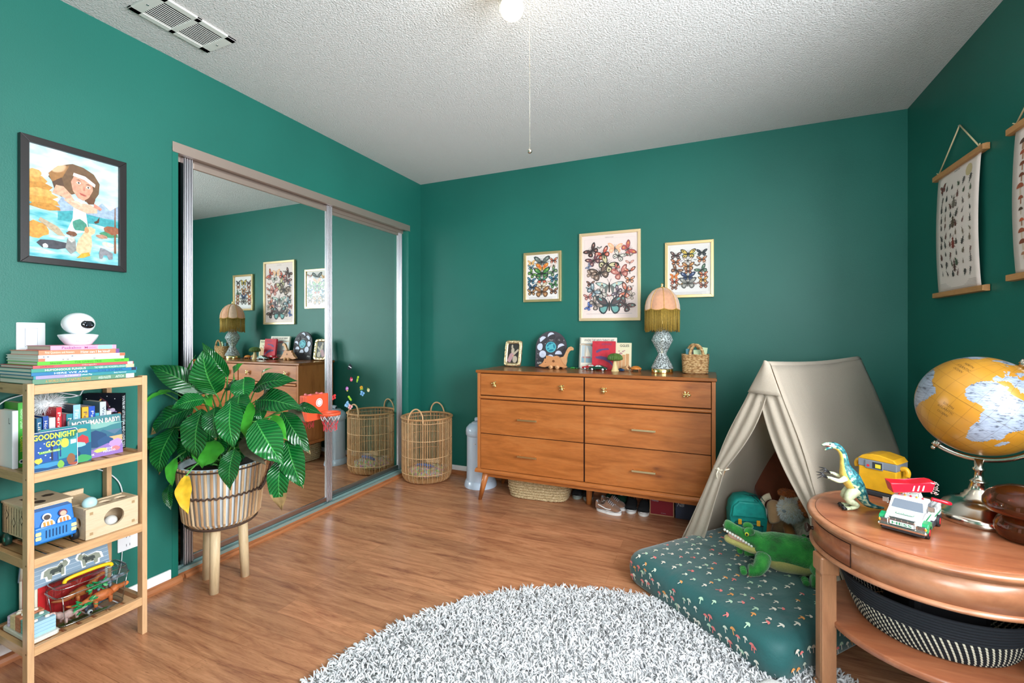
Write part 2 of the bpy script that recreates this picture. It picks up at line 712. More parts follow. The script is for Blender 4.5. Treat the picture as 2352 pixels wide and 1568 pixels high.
# window in the right wall, daylight beyond it
M_PANE = glass_thin('window glass')
win = bpy.data.objects.new('window_1', None)
COL.objects.link(win)
win['kind'] = 'structure'
mb = MB()
for a, b in (((WY0, WZ0), (WY0 + .05, WZ1)), ((WY1 - .05, WZ0), (WY1, WZ1)), ((WY0, WZ0), (WY1, WZ0 + .05)), ((WY0, WZ1 - .05), (WY1, WZ1)),
             (((WY0 + WY1) / 2 - .025, WZ0), ((WY0 + WY1) / 2 + .025, WZ1))):
    mb.bb((XR + .04, a[0], a[1]), (XR + .09, b[0], b[1]), M_WHITE, bev=.004)
mb.build('window_frame', win)
MB().bb((XR + .063, WY0 + .05, WZ0 + .05), (XR + .067, WY1 - .05, WZ1 - .05), M_PANE).build('pane', win)
MB().bb((XR - .03, WY0 - .04, WZ0 - .025), (XR + .04, WY1 + .04, WZ0), M_WHITE, bev=.004).build('window_sill', win)

fill_win = bpy.data.objects.new('added_fill_window', None)  # unseen window added behind the camera to even out the light
COL.objects.link(fill_win)
fill_win['kind'] = 'structure'
mb = MB()
for a, b in (((FX0, FZ0), (FX0 + .05, FZ1)), ((FX1 - .05, FZ0), (FX1, FZ1)), ((FX0, FZ0), (FX1, FZ0 + .05)), ((FX0, FZ1 - .05), (FX1, FZ1)), (((FX0 + FX1) / 2 - .025, FZ0), ((FX0 + FX1) / 2 + .025, FZ1))):
    mb.bb((a[0], YF - .09, a[1]), (b[0], YF - .04, b[1]), M_WHITE, bev=.004)
mb.build('window_frame', fill_win)
MB().bb((FX0 + .05, YF - .067, FZ0 + .05), (FX1 - .05, YF - .063, FZ1 - .05), M_PANE).build('pane', fill_win)
MB().bb((FX0 - .04, YF - .04, FZ0 - .025), (FX1 + .04, YF + .03, FZ0), M_WHITE, bev=.004).build('window_sill', fill_win)

# a painted door in the wall behind the camera
dr = bpy.data.objects.new('door_3', None)
COL.objects.link(dr)
dr['kind'] = 'structure'
MB().bb((-1.75, YF, .005), (-.95, YF + .03, 2.03), M_WHITE, bev=.004).build('door_panel', dr)
MB().cyl((-1.02, YF + .03, 1.0), (-1.02, YF + .08, 1.0), .012, M_ALU).ell((-1.02, YF + .085, 1.0), .027, M_ALU).build('door_handle', dr)


# ------------------------------------------------------------------ light
def area(name, loc, rot, sx, sy, e, col):
    L = bpy.data.lights.new(name, 'AREA')
    L.shape = 'RECTANGLE'
    L.size, L.size_y, L.energy, L.color = sx, sy, e, col
    o = bpy.data.objects.new(name, L)
    COL.objects.link(o)
    o.location, o.rotation_euler = loc, rot
    return o


area('window_daylight', (XR + .30, (WY0 + WY1) / 2, (WZ0 + WZ1) / 2 + .05), (0, RAD(90), 0), 1.5, 1.75, WIN_E, (.93, .97, 1.0))
area('added_fill_front', ((FX0 + FX1) / 2, YF - .30, (FZ0 + FZ1) / 2 + .05), (RAD(90), 0, 0), 1.0, 1.5, FILL_E, (.95, .98, 1.0))  # added fill light from behind the camera, shining through the added window
w = bpy.data.worlds.new('sky')
SC.world = w
w.use_nodes = True
bg = w.node_tree.nodes['Background']
bg.inputs['Color'].default_value = (.75, .87, 1.0, 1)
bg.inputs['Strength'].default_value = 1.5

cam = bpy.data.cameras.new('camera')
cam.sensor_fit = 'HORIZONTAL'
cam.sensor_width = 36
cam.lens = 16
cam.shift_y = -19 / 2352
cam.clip_start = .02
co = bpy.data.objects.new('camera', cam)
COL.objects.link(co)
co.location = (0, 0, 1.161)
co.rotation_euler = (RAD(90), 0, RAD(23.57))
SC.camera = co
vs_ = SC.view_settings
vs_.view_transform = 'Standard'
vs_.look = 'None'
vs_.gamma = 1
vs_.use_curve_mapping = False
vs_.exposure = EXPO
SC.cycles.max_bounces = 10
SC.cycles.diffuse_bounces = 5
SC.cycles.glossy_bounces = 6
SC.cycles.transmission_bounces = 10
SC.cycles.transparent_max_bounces = 16
SC.cycles.sample_clamp_indirect = 6
SC.cycles.caustics_refractive = False
SC.cycles.caustics_reflective = True
SC.cycles.blur_glossy = .5
# ------------------------------------------------------------------ ceiling lamp, vent
k = NT('glowing bulb glass')
lw = k.n('ShaderNodeLayerWeight', Blend=.35)
k.l(k.ramp(lw.outputs['Facing'], [(.25, '#fff6e0'), (.8, '#ffdf80')]), k.b.inputs['Emission Color'])
k.b.inputs['Emission Strength'].default_value = 1.6
k.b.inputs['Roughness'].default_value = .2
M_BULB = k.m
M_BRASSY = mat('polished nickel', '#cfc8ba', .18, 1)
lx, ly = -.664, 1.520
t = thing('ceiling_light', 'bare round bulb glowing warm white in a small ceiling fixture', 'ceiling light', (lx, ly, ZC))
MB().lathe([(.0, -.03), (.06, -.028), (.07, -.012), (.072, 0)], M_WHITE, 32).build('canopy', t)
MB().lathe([(.017, -.055), (.019, -.03)], M_WHITE, 20).build('socket', t)
MB().lathe([(.0, -.137), (.014, -.135), (.028, -.128), (.039, -.115), (.0435, -.098), (.041, -.082), (.032, -.068), (.02, -.057), (.015, -.05)], M_BULB, 32).build('bulb', t)
mb = MB()
z = -.028
while z > -.607:
    mb.ell((.060, .026, z), .0014, M_BRASSY, 6, 4)
    z -= .0036
mb.cyl((.060, .026, -.02), (.060, .026, -.607), .0004, M_BRASSY, 5)
pc = mb.build('pull_chain', t)
MB().ell((.060, .026, -.616), .0085, M_BRASSY, 16, 10).build('chain_ball', pc)
MB().tube([(-.05, .0, -.027), (-.051, -.002, -.06), (-.05, -.003, -.098)], .0012, M_BRASSY, 6).build('pull_cord', t)
L = bpy.data.lights.new('bulb_glow', 'POINT')
L.energy, L.color, L.shadow_soft_size = BULB_E, (1.0, .84, .62), .045
o = bpy.data.objects.new('bulb_glow', L)
COL.objects.link(o)
o.location = (lx, ly, ZC - .19)

M_VENT = mat('painted vent metal', '#dcdcd6', .45)
M_DUCT = mat('vent duct grey', '#4a4d50', .8)
t = thing('ceiling_vent', 'white metal air vent with two louvred panels in the ceiling', 'vent', (-1.995, 1.185, ZC))
x0, x1, y0, y1 = -.098, .098, -.155, .155
mb = MB()
for a, b in (((x0, y0), (x1, y0 + .04)), ((x0, y1 - .04), (x1, y1)), ((x0, y0), (x0 + .027, y1)), ((x1 - .027, y0), (x1, y1)), ((x0, -.011), (x1, .011))):
    mb.bb((a[0], a[1], -.009), (b[0], b[1], 0), M_VENT, bev=.002)
mb.cyl((0, y1 - .02, -.011), (0, y1 - .02, -.008), .004, M_ALU, 10)
mb.cyl((0, y0 + .02, -.011), (0, y0 + .02, -.008), .004, M_ALU, 10)
mb.build('frame', t)
MB().bb((x0 + .02, y0 + .03, -.0012), (x1 - .02, y1 - .03, -.0004), M_DUCT).build('duct', t)
for s0, s1 in ((y0 + .04, -.011), (.011, y1 - .04)):
    for i in range(12):
        xx = x0 + .027 + (.142) * (i + .5) / 12
        MB().box((0, 0, 0), (.0085, s1 - s0, .0016), M_VENT, T(xx, (s0 + s1) / 2, -.0052) @ RY(28)).build('louvre', t)
# ------------------------------------------------------------------ dresser
M_DR = wood('acorn stained pine', '#b2672f', '#965420', 'x', 9, .38, 7, True, '#bd753c')
M_DRV = wood('acorn stained pine upright', '#b8703a', '#9a5826', 'z', 9, .38, 7)
M_DRT = wood('acorn stained pine top', '#9a5a2a', '#7d4520', 'x', 9, .25, 7)
M_GAP = mat('shadow gap brown', '#2a1208', .8)
M_GOLD = mat('brushed brass', '#e6cfa0', .3, 1)
M_GOLDP = mat('polished gold', '#e8cf8e', .2, 1)

DX0, DX1, DY, DYB, DT = -1.491, .033, 2.785, 3.245, .908
dcx, dcy = (DX0 + DX1) / 2, (DY + DYB) / 2
dr = thing('dresser', 'wide acorn brown wooden dresser with six drawers against the green wall', 'dresser', (dcx, dcy, 0))
W0 = T(-dcx, -dcy, 0)
mb = MB(W0)
mb.prism([(DY + .006, DT - .021), (DY - .001, DT - .016), (DY - .001, DT - .004), (DY + .004, DT), (DYB, DT), (DYB, DT - .021)], DX0 + .004, DX1 - .004, M_DRT,
         Matrix(((0, 0, 1, 0), (1, 0, 0, 0), (0, 1, 0, 0), (0, 0, 0, 1))))
mb.bb((DX0, DY + .003, DT - .017), (DX0 + .005, DYB, DT - .003), M_DRT)
mb.bb((DX1 - .005, DY + .003, DT - .017), (DX1, DYB, DT - .003), M_DRT)
mb.build('top', dr)
bx0, bx1 = DX0 + .014, DX1 - .006
fz0, fz1 = .229, DT - .021
for a in (bx0, bx1 - .021):
    MB(W0).bb((a, DY + .002, fz0 - .002), (a + .021, DYB - .005, fz1), M_DRV, bev=.002).build('side_panel', dr)
MB(W0).bb((bx0 + .021, DY + .016, fz0), (bx1 - .021, DYB - .01, fz1), M_GAP).build('carcass', dr)
# moulding between the first and second row
mb = MB(W0)
mb.prism([(DY + .012, .709), (DY + .001, .712), (DY - .006, .7185), (DY - .006, .7235), (DY + .001, .731), (DY + .012, .734)], bx0 + .023, bx1 - .022, M_DR,
         Matrix(((0, 0, 1, 0), (1, 0, 0, 0), (0, 1, 0, 0), (0, 0, 0, 1))), smooth=True)
mb.build('moulding', dr)
mb = MB(W0)
mb.prism([(DY - .002, .226), (DY - .012, .216), (DY - .012, .207), (DY, .203), (DYB, .203), (DYB, .229), (DY + .004, .229)], DX0, DX1, M_DR,
         Matrix(((0, 0, 1, 0), (1, 0, 0, 0), (0, 1, 0, 0), (0, 0, 0, 1))))
mb.build('base_rail', dr)
MB(W0).bb((DX0 + .08, DY + .03, .172), (DX1 - .08, DY + .05, .204), M_DR).build('apron', dr)


def leg(x, y, dx, dy, z1=.204):
    m = MB(W0)
    m.cyl((x, y, z1), (x + dx, y + dy, 0), .025, M_DRV, 12, .013)
    m.build('leg', dr)


leg(DX0 + .065, DY + .04, -.053, .005)
leg(DX1 - .065, DY + .04, .05, .005)
leg(DX0 + .065, DYB - .06, -.05, .02)
leg(DX1 - .065, DYB - .06, .05, .02)
m = MB(W0)
m.cyl((-.757, 3.06, .204), (-.757, 3.045, 0), .024, M_DRV, 14, .019)
m.build('leg', dr)


def bee(m, x, z, rot):
    X = T(x, DY - .012, z) @ Matrix(((1, 0, 0, 0), (0, 0, -1, 0), (0, 1, 0, 0), (0, 0, 0, 1))) @ RZ(rot) @ S(1.12)
    m.ell((0, -.008, .004), (.0058, .0125, .006), M_GOLDP, 12, 8, X)
    m.ell((0, .005, .004), (.0058, .006, .006), M_GOLDP, 12, 8, X)
    m.ell((0, .0125, .004), (.0046, .004, .0045), M_GOLDP, 10, 6, X)
    for sx in (-1, 1):
        m.ell((sx * .0115, .006, .004), (.010, .0038, .0016), M_GOLDP, 12, 6, X @ RZ(sx * 22))
        m.ell((sx * .009, -.002, .0035), (.008, .0034, .0014), M_GOLDP, 12, 6, X @ RZ(-sx * 14))
        m.cyl((sx * .002, .015, .004), (sx * .005, .0215, .004), .0008, M_GOLDP, 6, M=X)
        m.cyl((sx * .004, -.012, .003), (sx * .009, -.018, .003), .0008, M_GOLDP, 6, M=X)
    m.cyl((0, 0, -.012), (0, 0, .002), .004, M_GOLDP, 10, M=X)


drw = [(-1.4545, -.7285, .738, fz1 - .004, 'bee', ((-1.337, .815, 25), (-.864, .813, 12))),
       (-.7225, .0045, .738, fz1 - .004, 'bee', ((-.597, .811, 2), (-.123, .811, 84))),
       (-1.4545, -.7285, .476, .7065, 'bar', (-1.100, .589)),
       (-.7225, .0045, .476, .7065, 'bar', (-.362, .587)),
       (-1.4545, -.7285, .232, .471, 'bar', (-1.101, .348)),
       (-.7225, .0045, .232, .471, 'bar', (-.362, .343))]
for x0, x1, z0, z1, kind, hs in drw:
    d = MB(W0).bb((x0 + .002, DY + .004, z0), (x1 - .002, DY + .03, z1), M_DR, bev=.0015).build('drawer', dr)
    if kind == 'bee':
        for hx, hz, r in hs:
            m = MB(W0)
            bee(m, hx, hz, r)
            m.build('knob', d, 'gold bee shaped knob')
    else:
        hx, hz = hs
        m = MB(W0)
        m.bb((hx - .068, DY - .026, hz - .0055), (hx + .068, DY - .016, hz + .0055), M_GOLD, bev=.001)
        for k in (-.055, .055):
            m.bb((hx + k - .005, DY - .02, hz - .005), (hx + k + .005, DY + .006, hz + .005), M_GOLD)
        m.build('handle', d)
# ------------------------------------------------------------------ things standing on the dresser
M_CREAM = mat('cream paper', '#efe6d3', .75)
M_PAGES = mat('book page edges', '#e4ded0', .85, bump=.2, bs=400)
M_BLACK = mat('black print', '#1a1a1e', .6)
M_INK = mat('dark grey ink', '#4b4b50', .7)
M_BEECH = wood('pale beech', '#d8a878', '#c48f5e', 'x', 30, .5, 6)
M_DINO = wood('orange brown toy wood', '#d0905f', '#b97a4a', 'x', 25, .5, 5)
M_DINO2 = wood('light toy wood', '#d9a372', '#c48d58', 'z', 25, .5, 5)
M_CANVAS_B = mat('brown wood knob', '#7b4a28', .5)

# gilt photo frame, leaning back
M_GILT = mat('antique gold leaf', '#e2c9a0', .35, .85, var=.35, vs=160, bump=.6, bs=260, bd=.002)
M_PHOTO = mat('dark photo print', '#2b2622', .4)
M_PH1 = mat('photo pale fur', '#b9ab97', .5)
M_PH2 = mat('photo pink sleeve', '#b88f95', .5)
M_PH3 = mat('photo skin', '#c99a84', .5)
t = thing('photo_frame', 'small ornate gold photo frame at the left end of the dresser', 'photo frame', (-1.362, 3.13, DT), rot=(RAD(-10), 0, RAD(-6)))
w, h = .145, .198
mb = MB(T(0, 0, .004))
out = []
for i in range(48):
    a = 2 * pi * i / 48
    c, s_ = cos(a), sin(a)
    k = max(abs(c) / (w / 2), abs(s_) / (h / 2))
    x, z = c / k, s_ / k
    q = 1 + .018 * cos(12 * a) - (.05 if abs(abs(x) - w / 2) < .02 and abs(abs(z) - h / 2) < .02 else 0)
    out.append((x * q, z * q))
n = len(out)
inn = []
for x, z in out:
    a = math.atan2(z, x)
    k = max(abs(cos(a)) / (.047), abs(sin(a)) / (.073))
    inn.append((cos(a) / k, sin(a) / k))
vs, fs = [], []
rings = [(out, .0), (out, -.010), ([(o[0] * .75 + i[0] * .25, o[1] * .75 + i[1] * .25) for o, i in zip(out, inn)], -.018), ([(o[0] * .3 + i[0] * .7, o[1] * .3 + i[1] * .7) for o, i in zip(out, inn)], -.013), (inn, -.010), (inn, .0)]
for ring, y in rings:
    vs += [(x, y, z + h / 2) for x, z in ring]
for j in range(len(rings) - 1):
    for i in range(n):
        fs.append((j * n + i, j * n + (i + 1) % n, (j + 1) * n + (i + 1) % n, (j + 1) * n + i))
mb.add(vs, fs, M_GILT, True)
for i in range(0, n, 3):
    x, z = out[i]
    mb.ell((x * .88, -.016, z * .88 + h / 2), (.006, .005, .006), M_GILT, 8, 6)
mb.build('frame', t)
mb = MB(T(0, 0, .004))
mb.bb((-.05, -.006, h / 2 - .076), (.05, .0, h / 2 + .076), M_PHOTO)
X = T(0, -.006, h / 2) @ FACE_MY
mb.flat([(-.047, -.06), (-.02, -.07), (.01, -.01), (-.01, .01), (-.03, -.01)], M_PH2, X)
mb.disc(-.005, .02, .014, M_PH1, X, n=12, ry=.022)
mb.disc(-.012, .05, .008, M_PH1, X, n=10, ry=.016)
mb.flat([(.0, .0), (.04, .035), (.045, .02), (.01, -.015)], M_PH1, X, .0008)
mb.disc(.018, -.045, .02, M_PH1, X, .001, n=14, ry=.026)
mb.disc(-.0, -.02, .008, M_PH3, X, .0012, n=10)
mb.build('photo', t)
MB(T(0, 0, .004)).prism([(-.02, 0), (.02, 0), (.012, .12), (-.012, .12)], 0, .004, M_BLACK, T(0, .002, .006) @ RX(68)).build('easel_back', t)

# moon phase calendar board
M_SLATE = mat('charcoal painted board', '#47434a', .6)
M_SLATE2 = mat('darker charcoal disc', '#3c383e', .6)
M_MOON = mat('pale lilac print', '#cfd3e6', .55)
M_EARTH = mat('turquoise earth print', '#57b3bf', .5)
M_EARTH2 = mat('deep teal land print', '#1f7590', .5)
M_WHITEP = mat('white print', '#f2f2f2', .55)
t = thing('moon_calendar', 'charcoal arched moon phase calendar board leaning behind the wooden dinosaurs', 'calendar', (-1.078, 3.185, DT), rot=(RAD(-7), 0, 0))
arch = [(-.119, 0), (.119, 0)] + [(.119 * cos(RAD(a)), .150 + .119 * sin(RAD(a))) for a in range(0, 181, 9)]
e = MB()
e.prism([(.04 * cos(2 * pi * i / 32), .15 + .04 * sin(2 * pi * i / 32)) for i in range(32)], .0135, .018, M_EARTH, FACE_MY)
X = T(0, -.018, .15) @ FACE_MY
for x, y, a, b, r in ((-.008, .026, .014, .008, .3), (.025, .006, .007, .016, .2), (-.024, .012, .01, .006, .9), (.004, -.024, .02, .008, .2), (-.02, -.012, .008, .006, .5), (.012, .03, .008, .004, .2)):
    e.disc(x, y, a, M_EARTH2, X, .0005, 12, b, r)
e.build('earth_disc', t)
mr = .0275
for i, a in enumerate((90, 40, 0, -40, -90, -140, 180, 140)):
    cx, cy = .080 * cos(RAD(a)), .15 + .082 * sin(RAD(a))
    m = MB()
    m.prism([(cx + mr * cos(2 * pi * k / 28), cy + mr * sin(2 * pi * k / 28)) for k in range(28)], .0135, .018, M_SLATE2, FACE_MY)
    X = T(cx, -.018, cy) @ FACE_MY
    lit = {90: (.35, 115), 40: (0, 0), 0: (.4, 115), -40: (.5, 90), -90: (.55, 90), -140: (1, 0), 180: (.8, 172), 140: (.5, 130)}[a]
    if lit[0] == 1:
        m.disc(0, 0, mr * .98, M_MOON, X, n=28)
    elif lit[0] > 0:
        p = [(mr * .98 * cos(RAD(lit[1] + q)), mr * .98 * sin(RAD(lit[1] + q))) for q in range(-90, 91, 10)]
        k = 1 - 2 * lit[0]
        ca, sa = cos(RAD(lit[1])), sin(RAD(lit[1]))
        for q in range(90, -91, -10):
            u_, v_ = k * mr * .98 * cos(RAD(q)), mr * .98 * sin(RAD(q))
            p.append((u_ * ca - v_ * sa, u_ * sa + v_ * ca))
        m.flat(p, M_MOON, X)
    if a in (40, -140):
        c = M_WHITEP if a == 40 else M_INK
        for x, y in ((-.006, 0), (.006, -.002), (0, .005), (.001, -.003)):
            m.disc(x, y, .0016, c, X, .001, 8)
    m.build('moon_disc', t)
m = MB().prism(arch, 0, .014, M_SLATE, FACE_MY, bev=.002)
X = T(0, -.014, 0) @ FACE_MY
m.text('APR', .040, .016, M_WHITEP, X @ T(-.085, .032, 0), bold=.01)
m.text('11', .022, .016, M_WHITEP, X @ T(.082, .032, 0), bold=.01)
m.text('TODAY', .030, .006, M_WHITEP, X @ T(0, .203, 0))
for x, y in ((-.105, .06), (.105, .065), (-.1, .1), (.11, .1), (-.045, .175), (.045, .215), (.06, .185), (-.06, .115), (.055, .115), (.05, .14), (.098, .2), (-.09, .215)):
    m.disc(x, y, .0022, M_WHITEP, X, n=8)
m.build('board', t)


# wooden dinosaurs on wheels
def wheel(m, x, y, z, r, w_, mm, hub=M_CANVAS_B):
    m.tube([(x, y - w_ / 2, z), (x, y + w_ / 2, z)], r, mm, 20)
    m.tube([(x, y - w_ / 2 - .001, z), (x, y + w_ / 2 + .001, z)], r * .2, hub, 10)


t = thing('wooden_dinosaur', 'orange wooden horned dinosaur toy on wheels facing left with a round hole', 'toy dinosaur', (-1.020, 3.075, DT))
body = [(-.109, .019), (-.085, .012), (-.062, .010), (-.045, .017), (-.03, .021), (0, .021), (.03, .018), (.058, .016), (.084, .010), (.099, .014), (.096, .021),
        (.075, .033), (.06, .052), (.052, .074), (.04, .088), (.022, .095), (.006, .090), (-.008, .083), (-.03, .092), (-.055, .094), (-.05, .075), (-.054, .068),
        (-.068, .073), (-.066, .058), (-.078, .044), (-.084, .034), (-.095, .028), (-.107, .026)]
hole = [(.0085 * cos(-2 * pi * i / 16), .055 + .0095 * sin(-2 * pi * i / 16)) for i in range(16)]
m = MB()
m.prism(body, -.012, .012, M_DINO, FACE_MY, bev=.0025)
m.build('body', t)
m = MB()
m.disc(0, 0, .0095, M_CANVAS_B, T(.003, -.0122, .056) @ FACE_MY, .0004, 18)
m.build('round_hole', t)
for x in (-.018, .030):
    m = MB()
    wheel(m, x, 0, .0135, .0135, .038, M_DINO2)
    m.build('wheel', t)
for y in (-.0125, .0125):
    MB().ell((-.056, y, .046), (.0025, .001, .0025), M_BLACK, 8, 6).build('eye', t)

t = thing('long_necked_dinosaur', 'pale wooden long necked dinosaur toy behind the horned dinosaur', 'toy dinosaur', (-.985, 3.125, DT))
neck = [(-.06, .02), (-.02, .018), (.02, .018), (.04, .022), (.048, .05), (.046, .075), (.053, .105), (.064, .125), (.078, .134), (.094, .132), (.098, .142), (.092, .152), (.078, .159),
        (.062, .153), (.048, .135), (.037, .108), (.026, .085), (.0, .08), (-.03, .075), (-.06, .05), (-.085, .025), (-.08, .02)]
MB().prism(neck, -.009, .009, M_DINO2, FACE_MY, bev=.002).build('body', t)
for x in (-.035, .025):
    m = MB()
    wheel(m, x, 0, .0125, .0125, .034, M_DINO)
    m.build('wheel', t)
MB().ell((.080, -.0095, .147), (.0022, .001, .0022), M_BLACK, 8, 6).build('eye', t)

# three books leaning on the wall
def leaning_book(name, label, x, w, h, th, cover, loc_y, tilt, art, rz=0):
    t = thing(name, label, 'book', (x, loc_y, DT), rot=(RAD(-tilt), 0, RAD(rz)))
    m = MB()
    m.bb((-w / 2, -.0025, 0), (w / 2, 0, h), cover, bev=.0008)
    m.bb((-w / 2, th, 0), (w / 2, th + .0025, h), cover, bev=.0008)
    m.bb((-w / 2 - .0015, -.0025, 0), (-w / 2 + .001, th + .0025, h), cover, bev=.0008)
    if art:
        art(m, T(0, -.0025, h / 2) @ FACE_MY)
    m.build('cover', t)
    MB().bb((-w / 2 + .001, .0, .003), (w / 2 - .003, th, h - .003), M_PAGES).build('pages', t)
    return t


M_SKYB = mat('book pale blue sky ink', '#bcc9cf', .6)
M_SEAB = mat('book grey blue sea ink', '#8fb0bd', .6)
M_SANDB = mat('book pale sand ink', '#c9b7a3', .6)
M_PINKB = mat('book dusty pink ink', '#b98a8a', .6)
M_REDB = mat('red cloth cover', '#c2293a', .6, var=.12, vs=40)
M_PURB = mat('purple stamped ink', '#5f4372', .6)
M_TANB = mat('light tan cover', '#e3d9b8', .6)
M_COVW = mat('ivory book cover', '#ece4d4', .6)
M_GREYSP = mat('grey book spine', '#9a9a8e', .6)


def art_wild(m, X):
    m.bb((-.1345, -.0021, -.112 + .112), (-.1245, .0, .226), M_GREYSP, M=T(0, -.001, 0))
    m.text('WHERE THE WILD THINGS ARE', .215, .018, M_INK, X @ T(.006, .092, 0), bold=.008)
    m.flat([(-.118, -.07), (.118, -.07), (.118, .072), (-.118, .072)], M_SKYB, X, .0004)
    m.flat([(-.118, -.07), (.118, -.07), (.118, -.036), (-.118, -.03)], M_SEAB, X, .0007)
    m.flat([(-.112, -.026), (-.05, -.026), (-.055, -.038), (-.105, -.038)], M_PINKB, X, .001)
    m.flat([(-.09, -.024), (-.05, -.022), (-.078, .048)], M_COVW, X, .001)
    m.flat([(-.096, -.07), (-.086, -.07), (-.088, .05), (-.094, .05)], M_SANDB, X, .0013)
    for x, y, a, b in ((-.105, .062, .03, .008), (-.07, .058, .03, .007), (-.02, .055, .035, .012), (.03, .05, .02, .01)):
        m.disc(x, y, a, M_PINKB if x > -.05 else M_SANDB, X, .0012, 12, b)
    m.text('STORY AND PICTURES', .15, .011, M_INK, X @ T(-.01, -.09, 0))


def art_red(m, X):
    m.flat([(-.055, .03), (-.03, .045), (.03, .05), (.04, .04), (-.01, .035), (-.05, .015)], M_PURB, X)
    m.flat([(-.06, -.01), (-.02, -.004), (.02, -.012), (.06, -.05), (.066, -.075), (.04, -.05), (.0, -.03), (-.05, -.022)], M_PURB, X)
    m.text('SONGS', .07, .013, M_PURB, X @ T(.02, .078, 0))


def art_gg(m, X):
    m.text('GGLES', .062, .017, M_BLACK, X @ T(.024, .074, 0), bold=.012)
    for i, x in enumerate((-.03, -.005, .02, .045)):
        m.flat([(x - .011, -.09), (x + .011, -.09), (x + .011, .0 + .006 * i), (x - .011, .0 + .006 * i)], M_DINO2, X, .0006)
    for x, y, a in ((.0, .02, .012), (.014, .034, .008), (-.012, .036, .007), (.024, .04, .006)):
        m.disc(x, y, a, M_PINKB, X, .0009, 10, a * .6)


leaning_book('picture_book', 'ivory picture book with a sailboat cover leaning behind the red book', -.735, .262, .224, .009, M_COVW, 3.198, 8, art_wild)
leaning_book('pale_book', 'narrow pale tan book leaning at the right behind the red book', -.567, .140, .188, .010, M_TANB, 3.166, 7, art_gg)
leaning_book('red_book', 'red cloth book with purple marks leaning in front of two paler books', -.680, .158, .199, .014, M_REDB, 3.138, 7, art_red)

# toy cars
M_CARG = mat('dark green car enamel', '#0d4a38', .18, .3, coat=.6)
M_CARR = mat('red car enamel', '#b81626', .18, .2, coat=.6)
M_CHROME = mat('toy chrome', '#e2e2e2', .12, 1)
M_TYRE = mat('toy rubber', '#1d1d1f', .6)
M_GLS = mat('pale toy window', '#c9d4cf', .15)
M_HUBW = mat('white wall hub', '#ece9ea', .4)


def toy_car(name, label, x, y, paint, rz, L=.122):
    t = thing(name, label, 'toy car', (x, y, DT), rz)
    k = L / .122
    X = S(k)
    m = MB(X)
    side = [(-.061, .011), (-.062, .019), (-.055, .024), (-.032, .026), (-.022, .027), (-.008, .038), (.006, .040), (.02, .038), (.04, .029), (.055, .022), (.061, .014), (.06, .009), (-.055, .009)]
    m.prism(side, -.022, .022, paint, FACE_MY, bev=.004, smooth=False)
    m.build('body', t)
    for s_ in (-1, 1):
        m = MB(X)
        Y = T(0, s_ * .0222, 0) @ (FACE_MY if s_ < 0 else FACE_MY @ S(1, 1, -1))
        m.flat([(-.018, .0275), (-.006, .0365), (.004, .038), (.004, .0275)], M_GLS, Y, .0005)
        m.flat([(.007, .0275), (.007, .038), (.018, .0365), (.03, .0285)], M_GLS, Y, .0005)
        m.build('window', t)
    for wx in (-.038, .036):
        m = MB(X)
        m.tube([(wx, -.024, .0095), (wx, .024, .0095)], .0095, M_TYRE, 18)
        m.tube([(wx, -.0246, .0095), (wx, .0246, .0095)], .0075, M_HUBW, 18)
        m.tube([(wx, -.025, .0095), (wx, .025, .0095)], .003, M_CHROME, 10)
        m.build('wheel', t)
    MB(X).bb((-.0645, -.022, .009), (-.060, .022, .0135), M_CHROME, bev=.001).build('bumper', t)
    MB(X).bb((.059, -.022, .008), (.0635, .022, .0135), M_CHROME, bev=.001).build('bumper', t)
    MB(X).bb((-.028, -.0228, .015), (.028, .0228, .0165), M_CHROME).build('side_trim', t)


toy_car('toy_car', 'small dark green toy car on the dresser before the red book', -.697, 3.062, M_CARG, -3)
toy_car('red_toy_car', 'small red toy car half hidden behind the green toy car', -.765, 3.120, M_CARR, 6, .115)

# wooden mushroom
M_CAPG = mat('green painted gills', '#4c6a2a', .55, var=.3, vs=60)
M_STEM = wood('pale mushroom wood', '#e3c98f', '#d3b676', 'z', 30, .5, 5)
t = thing('mushroom_figure', 'wooden mushroom figure with a green fluted cap on the dresser', 'figurine', (-.585, 3.060, DT))
MB().lathe([(.0255, 0), (.0255, .004), (.019, .02), (.0135, .045), (.0105, .068), (.012, .08)], M_STEM, 20).build('stem', t)
vs, fs = [], []
nn = 96
pr = [(.012, .074), (.030, .070), (.0485, .077), (.0505, .086), (.044, .103), (.028, .115), (.010, .119), (.0, .1195)]
for r, z in pr:
    for i in range(nn):
        q = r * (1 + (.035 if r > .02 else 0) * (1 if i % 4 < 2 else -1))
        vs.append((q * cos(2 * pi * i / nn), q * sin(2 * pi * i / nn), z))
for j in range(len(pr) - 1):
    for i in range(nn):
        fs.append((j * nn + i, j * nn + (i + 1) % nn, (j + 1) * nn + (i + 1) % nn, (j + 1) * nn + i))
m = MB()
m.add(vs, fs, M_CAPG, False)
m.build('cap', t)

# little wooden things by the mushroom
M_TURT = mat('orange varnished shell', '#c97a30', .35, var=.2, vs=50)
t = thing('wooden_tortoise', 'small brown wooden tortoise with an orange shell beside the lamp', 'figurine', (-.452, 3.085, DT), -8)
MB().lathe([(.037, .016), (.036, .021), (.028, .030), (.014, .036), (0, .0375)], M_TURT, 24, sy=.75).build('shell', t)
m = MB()
m.ell((0, 0, .0155), (.032, .021, .006), M_CANVAS_B, 16, 8)
m.cyl((-.028, 0, .018), (-.045, 0, .024), .006, M_CANVAS_B, 10, .004)
m.ell((-.049, 0, .026), (.008, .006, .006), M_CANVAS_B, 10, 8)
m.build('body', t)
for a, b in ((-.022, -.013), (-.022, .013), (.02, -.014), (.02, .014)):
    MB().cyl((a, b, .014), (a * 1.3, b * 1.3, 0), .006, M_CANVAS_B, 8, .004).build('leg', t)
m = MB()
